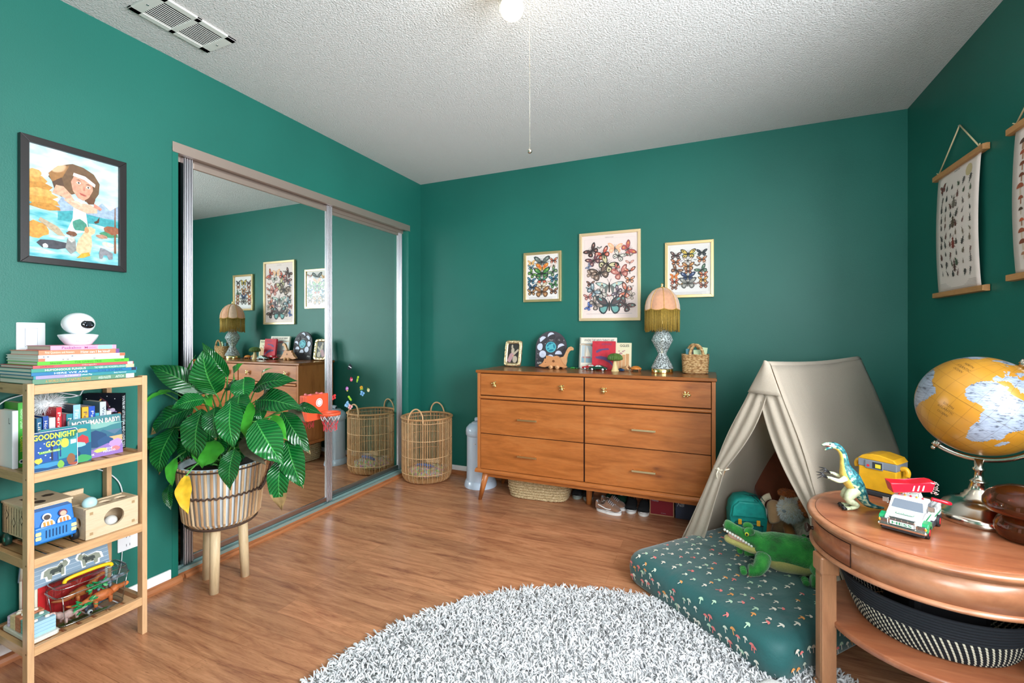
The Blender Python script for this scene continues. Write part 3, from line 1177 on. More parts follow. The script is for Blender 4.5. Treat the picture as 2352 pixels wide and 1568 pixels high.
Q = T(0, 0, .0175) @ RY(72) @ RZ(0)
m.lathe([(.0, -.028), (.010, -.027), (.013, -.018), (.0125, 0), (.015, .012), (.018, .022), (.0165, .028), (.0, .024)], M_BEECH, 18, Q)
solo(m, 'wooden_acorn', 'pale turned wooden acorn toy lying by the mushroom stem', 'figurine', (-.525, 3.105, DT), -25)
m = MB()
m.ell((0, 0, .009), (.026, .011, .009), mat('dark blue toy plastic', '#12385e', .2), 16, 8)
m.ell((-.004, 0, .015), (.012, .008, .006), mat('toy cockpit', '#16242e', .1), 12, 8)
solo(m, 'blue_toy', 'tiny shiny dark blue toy beside the mushroom foot', 'toy', (-.546, 3.07, DT), -20)
m = MB()
m.ell((0, 0, .006), (.02, .009, .006), mat('bright green rubber', '#2f8a3e', .5), 12, 8)
m.ell((.03, .0, .005), (.022, .007, .005), mat('dark green rubber', '#1f4f35', .5), 12, 8)
for a in (-12, 12, 30):
    m.cyl((a / 1000, -.012, .003), (a / 1000, .012, .003), .003, mat('bright green rubber'), 6)
solo(m, 'green_toy', 'tiny green rubber lizard toy behind the red toy car', 'toy', (-.905, 3.16, DT), 5)

# lamp
k = NT('cut crystal')
k.b.inputs['Transmission Weight'].default_value = 1
k.b.inputs['Roughness'].default_value = .05
k.b.inputs['IOR'].default_value = 1.45
k.b.inputs['Base Color'].default_value = lin('#f4fafa')
vo = k.n('ShaderNodeTexVoronoi', Scale=110.0)
k.l(k.coord(), vo.inputs['Vector'])
k.bump(vo.outputs['Distance'], .7, .004)
b2 = k.n('ShaderNodeBsdfPrincipled')
b2.inputs['Base Color'].default_value = lin('#dfe8e8')
b2.inputs['Roughness'].default_value = .1
b2.inputs['Specular IOR Level'].default_value = 1.0
k.l(k.b.inputs['Normal'].links[0].from_socket, b2.inputs['Normal'])
ms_ = k.n('ShaderNodeMixShader')
sel = k.ramp(vo.outputs['Distance'], [(.25, (.08, .08, .08, 1)), (.7, (.7, .7, .7, 1))])
k.l(sel, ms_.inputs[0])
k.l(k.b.outputs[0], ms_.inputs[1])
k.l(b2.outputs[0], ms_.inputs[2])
k.l(ms_.outputs[0], k.o.inputs['Surface'])
M_CRY = k.m
M_VELVET = mat('apricot velvet', '#d39a78', .8, sheen=.6, var=.08, vs=60)
M_VELV2 = mat('pale apricot velvet', '#e0b9a0', .8, sheen=.6, var=.08, vs=60)
M_BRAID = mat('gold braid', '#cf9d5a', .6, var=.3, vs=300)
M_FRINGE = mat('gold fringe thread', '#a98a3c', .6, .15, var=.25, vs=120)
t = thing('table_lamp', 'crystal table lamp with an apricot fringed dome shade on the dresser', 'lamp', (-.283, 3.045, DT))
MB().lathe([(.066, 0), (.067, .003), (.067, .026), (.064, .029), (0, .029)], M_GOLDP, 40).build('base', t)
hexp = [(.067, .029), (.069, .035), (.060, .052), (.038, .098), (.027, .118), (.026, .126), (.034, .142), (.060, .195), (.066, .205), (.065, .213), (.055, .240), (.043, .258), (.036, .272), (.024, .288), (.012, .293)]
m = MB()
m.lathe(hexp, M_CRY, 20, smooth=False)
m.build('crystal_body', t)
MB().cyl((0, 0, .02), (0, 0, .29), .004, M_GOLDP, 10).lathe([(.013, .286), (.012, .292), (.007, .297), (.0065, .345), (.011, .352), (.0115, .385), (.009, .39), (.004, .392), (.004, .545)], M_GOLDP, 20).build('stem', t)
ng = 8
vs, fs, ms = [], [], []
prof = [(.017, .541), (.035, .537), (.062, .521), (.086, .492), (.101, .459), (.108, .427), (.109, .408)]
NA = 64
for j, (r, z) in enumerate(prof):
    for i in range(NA):
        a = 2 * pi * i / NA + .2
        ph = (i % (NA // ng)) / (NA // ng)
        sc = 1 - .045 * (1 - math.sin(pi * ph)) * (j > 0)
        dz = -.010 * math.sin(pi * ph) * (j == len(prof) - 1)
        vs.append((r * sc * cos(a), r * sc * sin(a), z + dz))
m = MB()
for i in range(NA):
    f_ = []
    for j in range(len(prof) - 1):
        f_.append((j * NA + i, j * NA + (i + 1) % NA, (j + 1) * NA + (i + 1) % NA, (j + 1) * NA + i))
    m.add(vs, f_, M_VELVET if (i // (NA // ng)) % 8 not in (4, 7) else M_VELV2, True)
sh = m.build('shade', t)
m = MB()
for g in range(ng):
    path = [Vector(vs[j * NA + g * (NA // ng)]) * 1 for j in range(len(prof))]
    path = [Vector((p.x * 1.012, p.y * 1.012, p.z)) for p in path]
    m.tube(path, .0027, M_BRAID, 6)
m.tube([Vector(vs[(len(prof) - 1) * NA + i]) * 1 for i in range(NA)], .003, M_BRAID, 6, closed=True)
m.lathe([(.018, .537), (.02, .543), (.012, .546), (0, .546)], M_BRAID, 20)
m.build('braid', sh)
m = MB()
for i in range(300):
    a = 2 * pi * i / 300
    q = (i * 64 / 300) % 64
    p = Vector(vs[(len(prof) - 1) * NA + int(q)])
    r = .1045 + rnd.uniform(-.0025, .0025)
    L_ = .136 + rnd.uniform(-.008, .004)
    x, y = r * cos(a + .2), r * sin(a + .2)
    d = rnd.uniform(-.002, .002)
    m.tube([(x, y, p.z), (x + d * .3, y + d * .4, p.z - L_ * .5), (x + d, y - d, p.z - L_)], .0012, M_FRINGE, 4)
m.build('fringe', sh, kind='stuff')
MB().lathe([(.004, .545), (.009, .548), (.006, .555), (.0085, .563), (.006, .57), (0, .574)], M_GOLDP, 16).build('finial', t)

# seagrass basket with a pair of handles
M_SEAG = NT('woven seagrass')
v = M_SEAG.coord((1, 1, 1))
wv = M_SEAG.n('ShaderNodeTexVoronoi', Scale=60.0)
mp = M_SEAG.coord((1.0, 1.0, 2.2))
M_SEAG.l(mp, wv.inputs['Vector'])
M_SEAG.l(M_SEAG.ramp(wv.outputs['Distance'], [(.05, '#e2c79c'), (.45, '#c7a06c'), (.85, '#8c5f34')]), M_SEAG.b.inputs['Base Color'])
M_SEAG.b.inputs['Roughness'].default_value = .8
M_SEAG.bump(wv.outputs['Distance'], -.8, .006)
M_SEAG = M_SEAG.m
t = thing('seagrass_basket', 'small woven seagrass basket with looped handles on the dresser', 'basket', (-.088, 3.085, DT))
m = MB()
rings = [(.060, .045, .0), (.068, .052, .006), (.073, .056, .02), (.076, .058, .06), (.078, .059, .1), (.077, .058, .121), (.070, .051, .121), (.068, .05, .02), (.0, .0, .018)]
P = []
for a, b, z in rings:
    P.append([(a * (abs(cos(q)) ** .6) * (1 if cos(q) > 0 else -1), b * (abs(sin(q)) ** .6) * (1 if sin(q) > 0 else -1), z) for q in [2 * pi * i / 48 for i in range(48)]])
vs = [p for r in P for p in r]
fs = [(j * 48 + i, j * 48 + (i + 1) % 48, (j + 1) * 48 + (i + 1) % 48, (j + 1) * 48 + i) for j in range(len(P) - 1) for i in range(48)]
m.add(vs, fs, M_SEAG, True)
m.add(P[0], [tuple(range(48))[::-1]], M_SEAG)
for j in range(11):
    z = .010 + j * .0108
    k = min(1, .93 + j * .008)
    path = [(.0765 * k * (abs(cos(q)) ** .6) * (1 if cos(q) > 0 else -1), .0585 * k * (abs(sin(q)) ** .6) * (1 if sin(q) > 0 else -1), z + .0012 * sin(9 * q + j)) for q in [2 * pi * i / 60 for i in range(60)]]
    m.tube(path, [.0042 + .0016 * (1 if (i + j) % 2 else -1) for i in range(60)], M_SEAG, 6, closed=True)
m.build('body', t)
for y, dx in ((-.052, .008), (.048, -.012)):
    path = [(dx + .038 * cos(RAD(a)), y + .004, .108 + .072 * sin(RAD(a))) for a in range(0, 181, 6)]
    MB().tube(path, [.0078 + .0018 * (i % 2) for i in range(len(path))], M_SEAG, 8).build('handle', t)
m = MB()
m.tube([(-.043, -.01, .05), (-.045, -.008, .19 - .035)], .012, mat('blue cover', '#6aa5b5', .5), 12)
solo(m, 'blue_roll', 'blue and grey rolled card standing in the seagrass basket', 'card', (-.088, 3.085, DT))
M_MINT = mat('mint green card', '#bfd2a8', .6)
for i, (x, y, a, hh) in enumerate(((.012, -.018, -4, .135), (.045, .004, 8, .150))):
    m = MB()
    m.box((0, 0, 0), (.040, .002, .1), M_MINT, T(x, y, hh - .035) @ RY(a) @ RX(-10))
    solo(m, 'mint_card', ('mint green card standing low at the front of the seagrass basket', 'mint green card rising at the right of the seagrass basket')[i], 'card', (-.088, 3.085, DT))
m = MB()
m.box((0, 0, 0), (.03, .004, .11), mat('striped brown card', '#6d5a50', .6, var=.6, vs=220), T(-.014, .0, .10) @ RY(-10))
solo(m, 'brown_card', 'striped dark brown card leaning inside the seagrass basket', 'card', (-.088, 3.085, DT))
# ------------------------------------------------------------------ framed butterfly prints
def ink(h):
    return mat('ink ' + h, h, .6)


FW_ = [(.03, .02), (.2, .36), (.48, .58), (.78, .68), (1.0, .60), (.93, .38), (.78, .16), (.55, .0), (.3, -.08), (.05, -.08)]
HW_ = [(.04, -.05), (.3, -.06), (.58, -.02), (.76, -.18), (.74, -.42), (.58, -.62), (.40, -.68), (.26, -.60), (.12, -.38)]
LUNA = [(.03, .05), (.3, .20), (.62, .30), (.95, .30), (1.0, .22), (.8, .05), (.5, -.08), (.34, -.2), (.30, -.5), (.34, -.85), (.27, -.88), (.2, -.55), (.1, -.2)]


def shrink(poly, k, cx=None, cy=None):
    cx = sum(p[0] for p in poly) / len(poly) if cx is None else cx
    cy = sum(p[1] for p in poly) / len(poly) if cy is None else cy
    return [(cx + (x - cx) * k, cy + (y - cy) * k) for x, y in poly]


def butterfly(m, X, x, y, r, rot, c1, c2, c3, up, kind=0, asp=1.0):
    """spread winged insect of half width r: c1 wing edge, c2 wing field, c3 spots"""
    c, s_ = cos(RAD(rot)), sin(RAD(rot))

    def put(poly, col, lift):
        m.flat([(x + r * (px * c - py * asp * s_), y + r * (px * s_ + py * asp * c)) for px, py in poly], ink(col), X, up + lift)
    for sx in (-1, 1):
        g = lambda poly: [(sx * a, b) for a, b in poly]
        if kind == 2:
            put(g(LUNA), c1, 0)
            put(g(shrink(LUNA[:8], .72)), c2, .0002)
            put(g([(.52 + .07 * cos(2 * pi * k / 8), .16 + .07 * sin(2 * pi * k / 8)) for k in range(8)]), c3, .0004)
            continue
        if kind != 3:
            put(g(HW_), c1, 0)
            put(g(shrink(HW_, .68)), c3 if kind == 1 else c2, .0002)
        put(g(FW_), c1, .0003)
        put(g(shrink(FW_, .7)), c2, .0005)
        put(g(shrink(FW_, .26, .68, .42)), c3, .0007)
        if kind == 0:
            put(g(shrink(HW_, .26, .45, -.36)), c3, .0004)
    put([(-.05, -.45), (.05, -.45), (.06, .1), (.03, .25), (-.03, .25), (-.06, .1)], '#3b302c', .0009)
    for sx in (-1, 1):
        put([(sx * .02, .22), (sx * .16, .5), (sx * .13, .5), (0, .22)], '#3b302c', .0009)


M_MAPLEGOLD = mat('pale gold frame', '#e6cba0', .35, .5)
M_GOLDF = mat('gold frame', '#dcc08c', .3, .75)
M_PRINTW = mat('white print paper', '#f0ebe8', .65)
M_PRINTP = mat('blush print paper', '#f0dcd6', .65)
M_PICGLASS = glass_thin('picture glass', refl=.05, rough=.03)


def framed(name, label, x0, x1, z0, z1, fm, paper, fw, art, depth=.022):
    cx, cz = (x0 + x1) / 2, (z0 + z1) / 2
    w, h = x1 - x0, z1 - z0
    t = thing(name, label, 'picture', (cx, YB, cz), group='butterfly prints above the dresser')
    B = T(0, -.001, 0) @ FACE_MY
    m = MB(B)
    for sx in (-1, 1):
        m.prism([(sx * w / 2, -h / 2), (sx * w / 2, h / 2), (sx * (w / 2 - fw), h / 2 - fw), (sx * (w / 2 - fw), -h / 2 + fw)], 0, depth, fm, bev=.0015)
    for sy in (-1, 1):
        m.prism([(-w / 2, sy * h / 2), (w / 2, sy * h / 2), (w / 2 - fw, sy * (h / 2 - fw)), (-w / 2 + fw, sy * (h / 2 - fw))], 0, depth, fm, bev=.0015)
    m.build('frame', t)
    m = MB(B)
    m.prism([(-w / 2 + fw * .5, -h / 2 + fw * .5), (w / 2 - fw * .5, -h / 2 + fw * .5), (w / 2 - fw * .5, h / 2 - fw * .5), (-w / 2 + fw * .5, h / 2 - fw * .5)], .002, .010, paper)
    art(m, T(0, 0, .010), w - 2 * fw, h - 2 * fw)
    m.build('print', t)
    MB(B).prism([(-w / 2 + fw, -h / 2 + fw), (w / 2 - fw, -h / 2 + fw), (w / 2 - fw, h / 2 - fw), (-w / 2 + fw, h / 2 - fw)], .0145, .0160, M_PICGLASS).build('glass', t)
    return t


BR = ('#3a2c2b', '#6b4a40', '#c98a72')
BIGL = [(.14, .86, .13, 40, '#2e2526', '#4d3230', '#c98f80', 0), (.30, .89, .045, 0, '#4a4a48', '#8d8a80', '#555', 3), (.37, .81, .13, 28, '#3a2a2a', '#d0604c', '#e9c9b8', 0),
        (.61, .875, .125, -6, '#f0b08c', '#f2c49a', '#f6dcb4', 0), (.87, .85, .135, -60, '#8e4a48', '#c9605a', '#e4b04c', 0), (.18, .725, .13, 28, '#4a3235', '#805058', '#e3c3a6', 0),
        (.46, .66, .17, -35, '#3c3630', '#d8cba0', '#4a443c', 0), (.69, .77, .12, -28, '#5f5a55', '#e4ddd2', '#4c4640', 0), (.91, .76, .055, 0, '#5a4a48', '#b0a090', '#888', 3),
        (.08, .64, .06, 55, '#54607a', '#8b9ab4', '#a86a70', 0), (.31, .55, .18, 18, '#453a36', '#80685c', '#d9c3b0', 0), (.63, .60, .085, 60, '#6b3f40', '#d07064', '#e9b9a4', 0),
        (.90, .66, .07, 0, '#a05a50', '#dca898', '#f0d2c0', 3), (.72, .535, .145, 22, '#8d4f4c', '#cf8478', '#e9c3b4', 0), (.90, .55, .10, 5, '#3a2c2c', '#c96a52', '#f0dcc8', 3), (.13, .53, .09, -18, '#6b564c', '#a88c7c', '#d8c3b0', 0),
        (.5, .36, .27, 0, '#6b706c', '#b8cfc8', '#e2c7a0', 2), (.5, .085 + .02, .265, 0, '#26363a', '#5b4a4c', '#6fa8a4', 1), (.12, .40, .075, 0, '#332a2c', '#6b4a48', '#e0a47c', 0),
        (.90, .435, .085, 0, '#3a2c2a', '#d68a5c', '#e9e3e4', 0), (.18, .30, .13, -48, '#3c4850', '#8fa2aa', '#d9dfe0', 0), (.345, .275, .115, -62, '#3a3430', '#d5cfc4', '#5a524a', 0),
        (.655, .275, .105, 62, '#3a3038', '#6b5a68', '#d8d0d2', 0), (.82, .28, .14, 72, '#332828', '#d27860', '#e9ddd0', 0), (.07, .22, .08, 8, '#6b4244', '#c8807a', '#e5c5b4', 0),
        (.93, .22, .08, 70, '#7a6a60', '#cdbcae', '#eadfce', 0), (.22, .12, .13, -52, '#443c3a', '#95857c', '#d6cabc', 0), (.08, .08, .075, 60, '#34447a', '#5b72ae', '#9fb0d4', 0), (.82, .10, .145, -38, '#33282a', '#6b4c4a', '#7cb8ae', 0),
        (.93, .07, .05, -30, '#5a3c3c', '#9a706a', '#cfb0a0', 3), (.92, .33, .05, 0, '#8a7a74', '#d2c6bc', '#b06a5c', 3), (.5, .22, .045, 0, '#4a4a54', '#b8655a', '#d6ccc4', 3), (.08, .33, .05, 0, '#3f4448', '#7b8488', '#b9c2c6', 3)]
G1 = [(.12, .87, .11, 0, '#c98f48', '#e9b878', '#f0d6a6', 0), (.48, .88, .23, 0, '#3f4444', '#6b726e', '#a8b0aa', 0), (.87, .90, .12, 0, '#2f2628', '#c2603c', '#efe6da', 0), (.11, .76, .10, 0, '#35424a', '#7390a0', '#d0c9b8', 0),
      (.49, .73, .18, 0, '#d98a3a', '#e0682f', '#f0cf54', 1), (.87, .78, .10, 0, '#d8bfb0', '#efdcd2', '#e6b6a4', 0), (.14, .59, .14, -48, '#25352a', '#5d8a3c', '#b2cf74', 0), (.48, .59, .27, 0, '#1f2a24', '#4e8a46', '#9bc069', 0),
      (.85, .62, .15, 48, '#2c3430', '#6b8f6a', '#cfc27a', 0), (.12, .41, .13, -8, '#22333c', '#3c6b86', '#8cb8c4', 0), (.48, .42, .17, 0, '#22302c', '#4f8f6a', '#c8604a', 1), (.88, .44, .14, 12, '#22343c', '#3f6f86', '#84aebc', 0),
      (.15, .24, .14, -5, '#1f2c38', '#34506e', '#86a0b4', 0), (.48, .26, .16, 0, '#8a6a44', '#e6dcc8', '#c49a5c', 0), (.88, .29, .13, 20, '#223428', '#47814f', '#96b878', 0), (.13, .11, .13, 0, '#3c3028', '#a07048', '#d8bc8c', 0), (.48, .12, .22, 0, '#5c3f2c', '#a8744c', '#d2a874', 0), (.87, .125, .13, 0, '#33282a', '#8a5a44', '#d4b690', 0),
      (.27, .84, .045, 0, '#6b7a84', '#a8b6ba', '#d8d8d0', 3), (.69, .87, .045, 0, '#7a7a80', '#b0b0b0', '#d8d8d0', 3), (.26, .34, .05, 0, '#8a94a0', '#b9c2c8', '#d8d8d0', 3), (.72, .36, .05, 0, '#a86a4c', '#d89a70', '#ead0b0', 3), (.27, .72, .05, 0, '#9a6a50', '#c8947a', '#e4cdb6', 3), (.73, .74, .05, 0, '#8a5a50', '#c0907c', '#e4cdb6', 3), (.72, .24, .04, 0, '#5a4a54', '#9a7a84', '#d0c0c0', 3)]
G3 = [(.15, .83, .13, -6, '#33282c', '#6b4c4c', '#d6c4b4', 0), (.48, .85, .17, 0, '#2c2620', '#e0c060', '#4a4030', 0), (.83, .86, .12, 0, '#26262a', '#3c3c42', '#6b6b74', 0), (.15, .68, .115, 0, '#3c2a28', '#b8683c', '#e8c9a6', 0), (.47, .70, .115, 0, '#5c524a', '#efe8e0', '#b85c4c', 0),
      (.83, .71, .115, 0, '#3a2c2a', '#c07040', '#ecd8bc', 0), (.17, .49, .14, -35, '#3c2c2a', '#8a5c44', '#d8b08a', 0), (.48, .57, .14, 0, '#4c3428', '#c28048', '#ecd0a0', 0), (.48, .46, .105, 0, '#3a2a28', '#a86448', '#e2bc98', 0), (.29, .56, .07, 0, '#7a4030', '#d27c4c', '#efc9a0', 3), (.71, .57, .07, 0, '#3c3030', '#7a5c4c', '#c9b098', 3),
      (.82, .47, .14, 30, '#2c3430', '#5c7a64', '#b0bea4', 0), (.11, .35, .10, 0, '#d08a3c', '#e0603c', '#f2cc4c', 0), (.47, .33, .17, 0, '#23283c', '#3c4a74', '#a8b0c8', 0), (.87, .37, .10, 0, '#5c3430', '#c86c48', '#ecc49c', 0), (.12, .23, .11, 0, '#3a2624', '#c85c3c', '#efe4d8', 0), (.47, .19, .19, 0, '#4c4a48', '#9a9690', '#d0ccc4', 0), (.86, .25, .11, 0, '#3c3024', '#d8923c', '#f0e0b0', 0),
      (.11, .10, .09, 0, '#4c3430', '#9a6450', '#d8b49c', 0), (.87, .13, .11, 0, '#42302c', '#a86450', '#e0b8a0', 0), (.27, .155, .065, 0, '#5a6a40', '#a85c48', '#8fb06a', 3), (.68, .16, .07, 0, '#5c4440', '#a0786c', '#d6c0b0', 3), (.30, .82, .035, 0, '#8a9ab0', '#b8c6d4', '#dde', 3), (.64, .84, .04, 0, '#5a8a4a', '#94c070', '#cfe0b0', 3), (.29, .69, .035, 0, '#8a7480', '#b8a4ac', '#dde', 3), (.66, .70, .035, 0, '#5a5a60', '#8a8a90', '#dde', 3),
      (.15, .60, .04, 30, '#b0907a', '#dcc4b0', '#eee', 3), (.87, .63, .05, -30, '#b0907a', '#dcc4b0', '#eee', 3)]


def bf_art(lst, title, foot):
    def art(m, X, w, h):
        if title:
            m.text(title, w * .15, h * .011, ink('#7a6a66'), X @ T(0, h * .467, 0))
        for k in range(foot):
            m.flat([(-w * .42, -h * (.445 + .014 * k)), (w * (.40 - .1 * (k % 2)), -h * (.445 + .014 * k)), (w * (.40 - .1 * (k % 2)), -h * (.449 + .014 * k)), (-w * .42, -h * (.449 + .014 * k))], ink('#b9b0b4'), X)
        e = w * .455
        for sx in (-1, 1):
            m.flat([(sx * e, -h * .44), (sx * e, h * .455), (sx * (e - .0012), h * .455), (sx * (e - .0012), -h * .44)], ink('#cfc2bf'), X)
        m.flat([(-e, h * .455), (e, h * .455), (e, h * .4535), (-e, h * .4535)], ink('#cfc2bf'), X)
        ww, hh, y0 = w * .90, h * .87, -h * .43
        for i, (x, y, r, rot, a, b, c, kd) in enumerate(lst):
            fix = lambda q: q if len(q) == 7 else '#' + ''.join(ch * 2 for ch in q[1:])
            butterfly(m, X, -ww / 2 + x * ww, y0 + y * hh, r * ww * (1.06 if kd == 2 or r > .25 else 1.22), rot, fix(a), fix(b), fix(c), .0005 + .00004 * i, kd)
    return art


framed('framed_print', 'small gold framed print of green and blue butterflies, left of the big print', -1.324, -1.022, 1.400, 1.779, M_GOLDF, M_PRINTW, .019, bf_art(G1, 'PAPILLONS', 4))
framed('framed_print', 'large pale framed butterfly print in the middle of the back wall', -.884, -.446, 1.250, 1.889, M_MAPLEGOLD, M_PRINTP, .020, bf_art(BIGL, 'PAPILLONS', 1))
framed('framed_print', 'gold framed print of brown and orange butterflies, right of the lamp', -.285, .020, 1.400, 1.777, M_GOLDF, M_PRINTW, .019, bf_art(G3, '', 4))
# ------------------------------------------------------------------ under the dresser
M_JUTE = NT('braided jute')
v = M_JUTE.coord((60, 60, 120))
nz = M_JUTE.n('ShaderNodeTexNoise', Scale=1.6, Detail=4.0)
M_JUTE.l(v, nz.inputs['Vector'])
M_JUTE.l(M_JUTE.ramp(nz.outputs['Fac'], [(.3, '#8c7450'), (.5, '#c2a97e'), (.7, '#ddcaa6')]), M_JUTE.b.inputs['Base Color'])
M_JUTE.b.inputs['Roughness'].default_value = .9
M_JUTE.bump(nz.outputs['Fac'], .6, .004)
M_JUTE = M_JUTE.m


def superel(a, b, n, p=.5):
    return [(a * abs(cos(q)) ** p * (1 if cos(q) >= 0 else -1), b * abs(sin(q)) ** p * (1 if sin(q) >= 0 else -1)) for q in [2 * pi * (i + .5) / n for i in range(n)]]


m = MB()
for j in range(8):
    k = .93 + .07 * min(1, j / 3)
    pts = superel(.215 * k, .13 * k, 72)
    m.tube([(x, y, .0115 + j * .019 + .001 * sin(i * 2.4 + j)) for i, (x, y) in enumerate(pts)], [.0105 + .0018 * (1 if (i + j) % 2 else -1) for i in range(72)], M_JUTE, 8, closed=True)
m.prism(superel(.2, .12, 48), .006, .014, M_JUTE)
solo(m, 'braided_basket', 'oval braided jute basket on the floor under the left of the dresser', 'basket', (-1.122, 3.085, 0), 5)

M_SUEDE = mat('brown suede', '#8b6650', .85, sheen=.4, var=.15, vs=60)
M_SOLEW = mat('white rubber sole', '#e4e2e0', .5)
M_LACE = mat('grey lace', '#b9bcc2', .8)
M_SHOEB = mat('black canvas shoe', '#1b1d20', .8)
M_SHOEG = mat('dark green rubber shoe', '#1d4434', .5)
M_LINING = mat('pale grey lining', '#b8bdc6', .8)


def shoe(name, label, cat_, x, y, rz, upper, sole, stripe=None, L=.165, group=None, heel=None, laces=True, emblem=None):
    """shoe with the toe towards local +x"""
    t = thing(name, label, cat_, (x, y, 0), rz, group)
    n = 28

    def outline(k, dx=0):
        pts = []
        for i in range(n):
            a = 2 * pi * i / n
            px = cos(a)
            w = .034 + .008 * max(0, px) if px > -.2 else .030
            pts.append((dx + L / 2 * px * k, w * sin(a) * k * (1.0 if px < .3 else 1.0)))
        return pts
    m = MB()
    o0, o1 = outline(.985), outline(1.0)
    vs = [(a, b, 0) for a, b in o0] + [(a, b, .006) for a, b in o1] + [(a, b, .023) for a, b in o1] + [(a * .97, b * .93, .026) for a, b in o1]
    fs = [tuple(range(n))[::-1]] + [(j * n + i, j * n + (i + 1) % n, (j + 1) * n + (i + 1) % n, (j + 1) * n + i) for j in range(3) for i in range(n)] + [tuple(3 * n + i for i in range(n))]
    m.add(vs, fs, sole, False)
    m.build('sole', t)
    m = MB()
    m.tube([(a * 1.001, b * 1.004, .019) for a, b in o1], .0011, mat('sole stripe', '#2d2b33', .6), 5, closed=True)
    m.build('sole_stripe', t)
    m = MB()
    prof = []
    for i in range(15):
        u_ = i / 14
        px = -L / 2 * .96 + L * .95 * u_
        if u_ < .45:
            hgt = .072 - .018 * sin(pi * min(u_ / .45, 1))
            if u_ > .3:
                hgt = .072 - .018 * sin(pi * u_ / .45) + .012 * (u_ - .3) / .15
        else:
            hgt = .076 - .040 * ((u_ - .45) / .55) ** .8
        w = .031 + .008 * max(0, (u_ - .4) / .6)
        if u_ > .82:
            w *= max(.12, 1 - ((u_ - .82) / .18) ** 2 * .75)
            hgt *= max(.72, 1 - ((u_ - .82) / .18) ** 2 * .35)
        if u_ < .06:
            w *= .78
        prof.append((px, w, hgt))
    vs, fs = [], []
    K = 13
    for px, w, hgt in prof:
        for k in range(K):
            a = pi * k / (K - 1)
            vs.append((px, w * abs(cos(a)) ** .75 * (1 if cos(a) >= 0 else -1), .024 + (hgt - .024) * sin(a) ** .7))
    for j in range(len(prof) - 1):
        for k in range(K - 1):
            if j < 6 and 4 <= k <= 7:
                continue
            fs.append((j * K + k, j * K + k + 1, (j + 1) * K + k + 1, (j + 1) * K + k))
    fs.append(tuple(range(5))[::1])
    fs.append(tuple(range(8, 13)))
    fs.append(tuple((len(prof) - 1) * K + k for k in range(K))[::-1])
    m.add(vs, fs, upper, True)
    u = m.build('upper', t)
    md = u.modifiers.new('leather', 'SOLIDIFY')
    md.thickness = .003
    m = MB()
    m.bb((-L * .42, -.022, .026), (-L * .02, .022, .034), M_LINING, bev=.004)
    m.build('insole', t)
    if stripe:
        for s_ in (-1, 1):
            m = MB()
            pts = [(-L * .36, .049), (-L * .2, .042), (-L * .06, .034), (L * .10, .033), (L * .16, .037)]
            m.tube([(a, s_ * (.0325 + .004 * max(0, a / L)) , b) for a, b in catmull([(p[0], p[1], 0) for p in pts], 4) and [(q.x, q.y) for q in catmull([(p[0], p[1], 0) for p in pts], 4)]], .0038, stripe, 6)
            m.build('side_stripe', t)
    if heel:
        MB().tube([(-L * .482, y_, .03 + z_) for y_, z_ in ((0, 0), (0, .018), (0, .036))], [.016, .015, .012], heel, 10, flat=.4).build('heel_patch', t)
    if laces:
        m = MB()
        for i in range(4):
            xx = L * (.02 + .055 * i)
            zz = .0785 - .0065 * i
            m.tube([(xx, -.018, zz - .008), (xx + .002, -.008, zz), (xx, .0, zz + .001), (xx + .002, .008, zz), (xx, .018, zz - .008)], .0022, M_LACE, 6)
        m.build('laces', t)
    if emblem:
        MB().prism(rrect(.017, .02, .003), 0, .002, emblem, T(L * .30, 0, .068) @ RY(52) @ RZ(90)).prism(rrect(.008, .010, .002), .002, .0026, M_SHOEG, T(L * .30, 0, .068) @ RY(52) @ RZ(90)).build('badge', t)
    return t


shoe('sneaker', 'front brown suede sneaker with a white side stripe, toe to the right', 'shoe', -.605, 2.955, -10, M_SUEDE, M_SOLEW, M_SOLEW, .17, 'brown suede sneakers', M_LACE)
shoe('sneaker', 'rear brown suede sneaker mostly hidden behind its front twin', 'shoe', -.590, 3.045, -10, M_SUEDE, M_SOLEW, M_SOLEW, .17, 'brown suede sneakers', M_LACE)
shoe('slip_on_shoe', 'black shoe with white sole, toe forward, next to the green clogs', 'shoe', -.476, 3.055, -88, M_SHOEB, M_SOLEW, None, .15, 'black shoes by the red box', laces=False)
shoe('slip_on_shoe', 'black shoe with white sole, toe forward, touching the red shoe box', 'shoe', -.395, 3.045, -88, M_SHOEB, M_SOLEW, None, .15, 'black shoes by the red box', laces=False)
shoe('clog', 'dark green clog with pale badge right behind the brown sneakers', 'shoe', -.63, 3.175, -90, M_SHOEG, M_SHOEG, None, .14, 'dark green clogs', laces=False, emblem=M_SOLEW)
shoe('clog', 'dark green clog with pale badge beside the black shoes', 'shoe', -.555, 3.175, -90, M_SHOEG, M_SHOEG, None, .14, 'dark green clogs', laces=False, emblem=M_SOLEW)
shoe('dark_sneaker', 'dark sneaker with grey sole right beside the jute basket', 'shoe', -.868, 3.165, -85, M_SHOEB, mat('grey sole', '#8f958e', .6), None, .15, 'dark sneakers left of the middle leg', laces=False)
shoe('dark_sneaker', 'dark sneaker with grey sole behind the middle dresser leg', 'shoe', -.790, 3.165, -85, M_SHOEB, mat('grey sole', '#8f958e', .6), None, .15, 'dark sneakers left of the middle leg', laces=False)

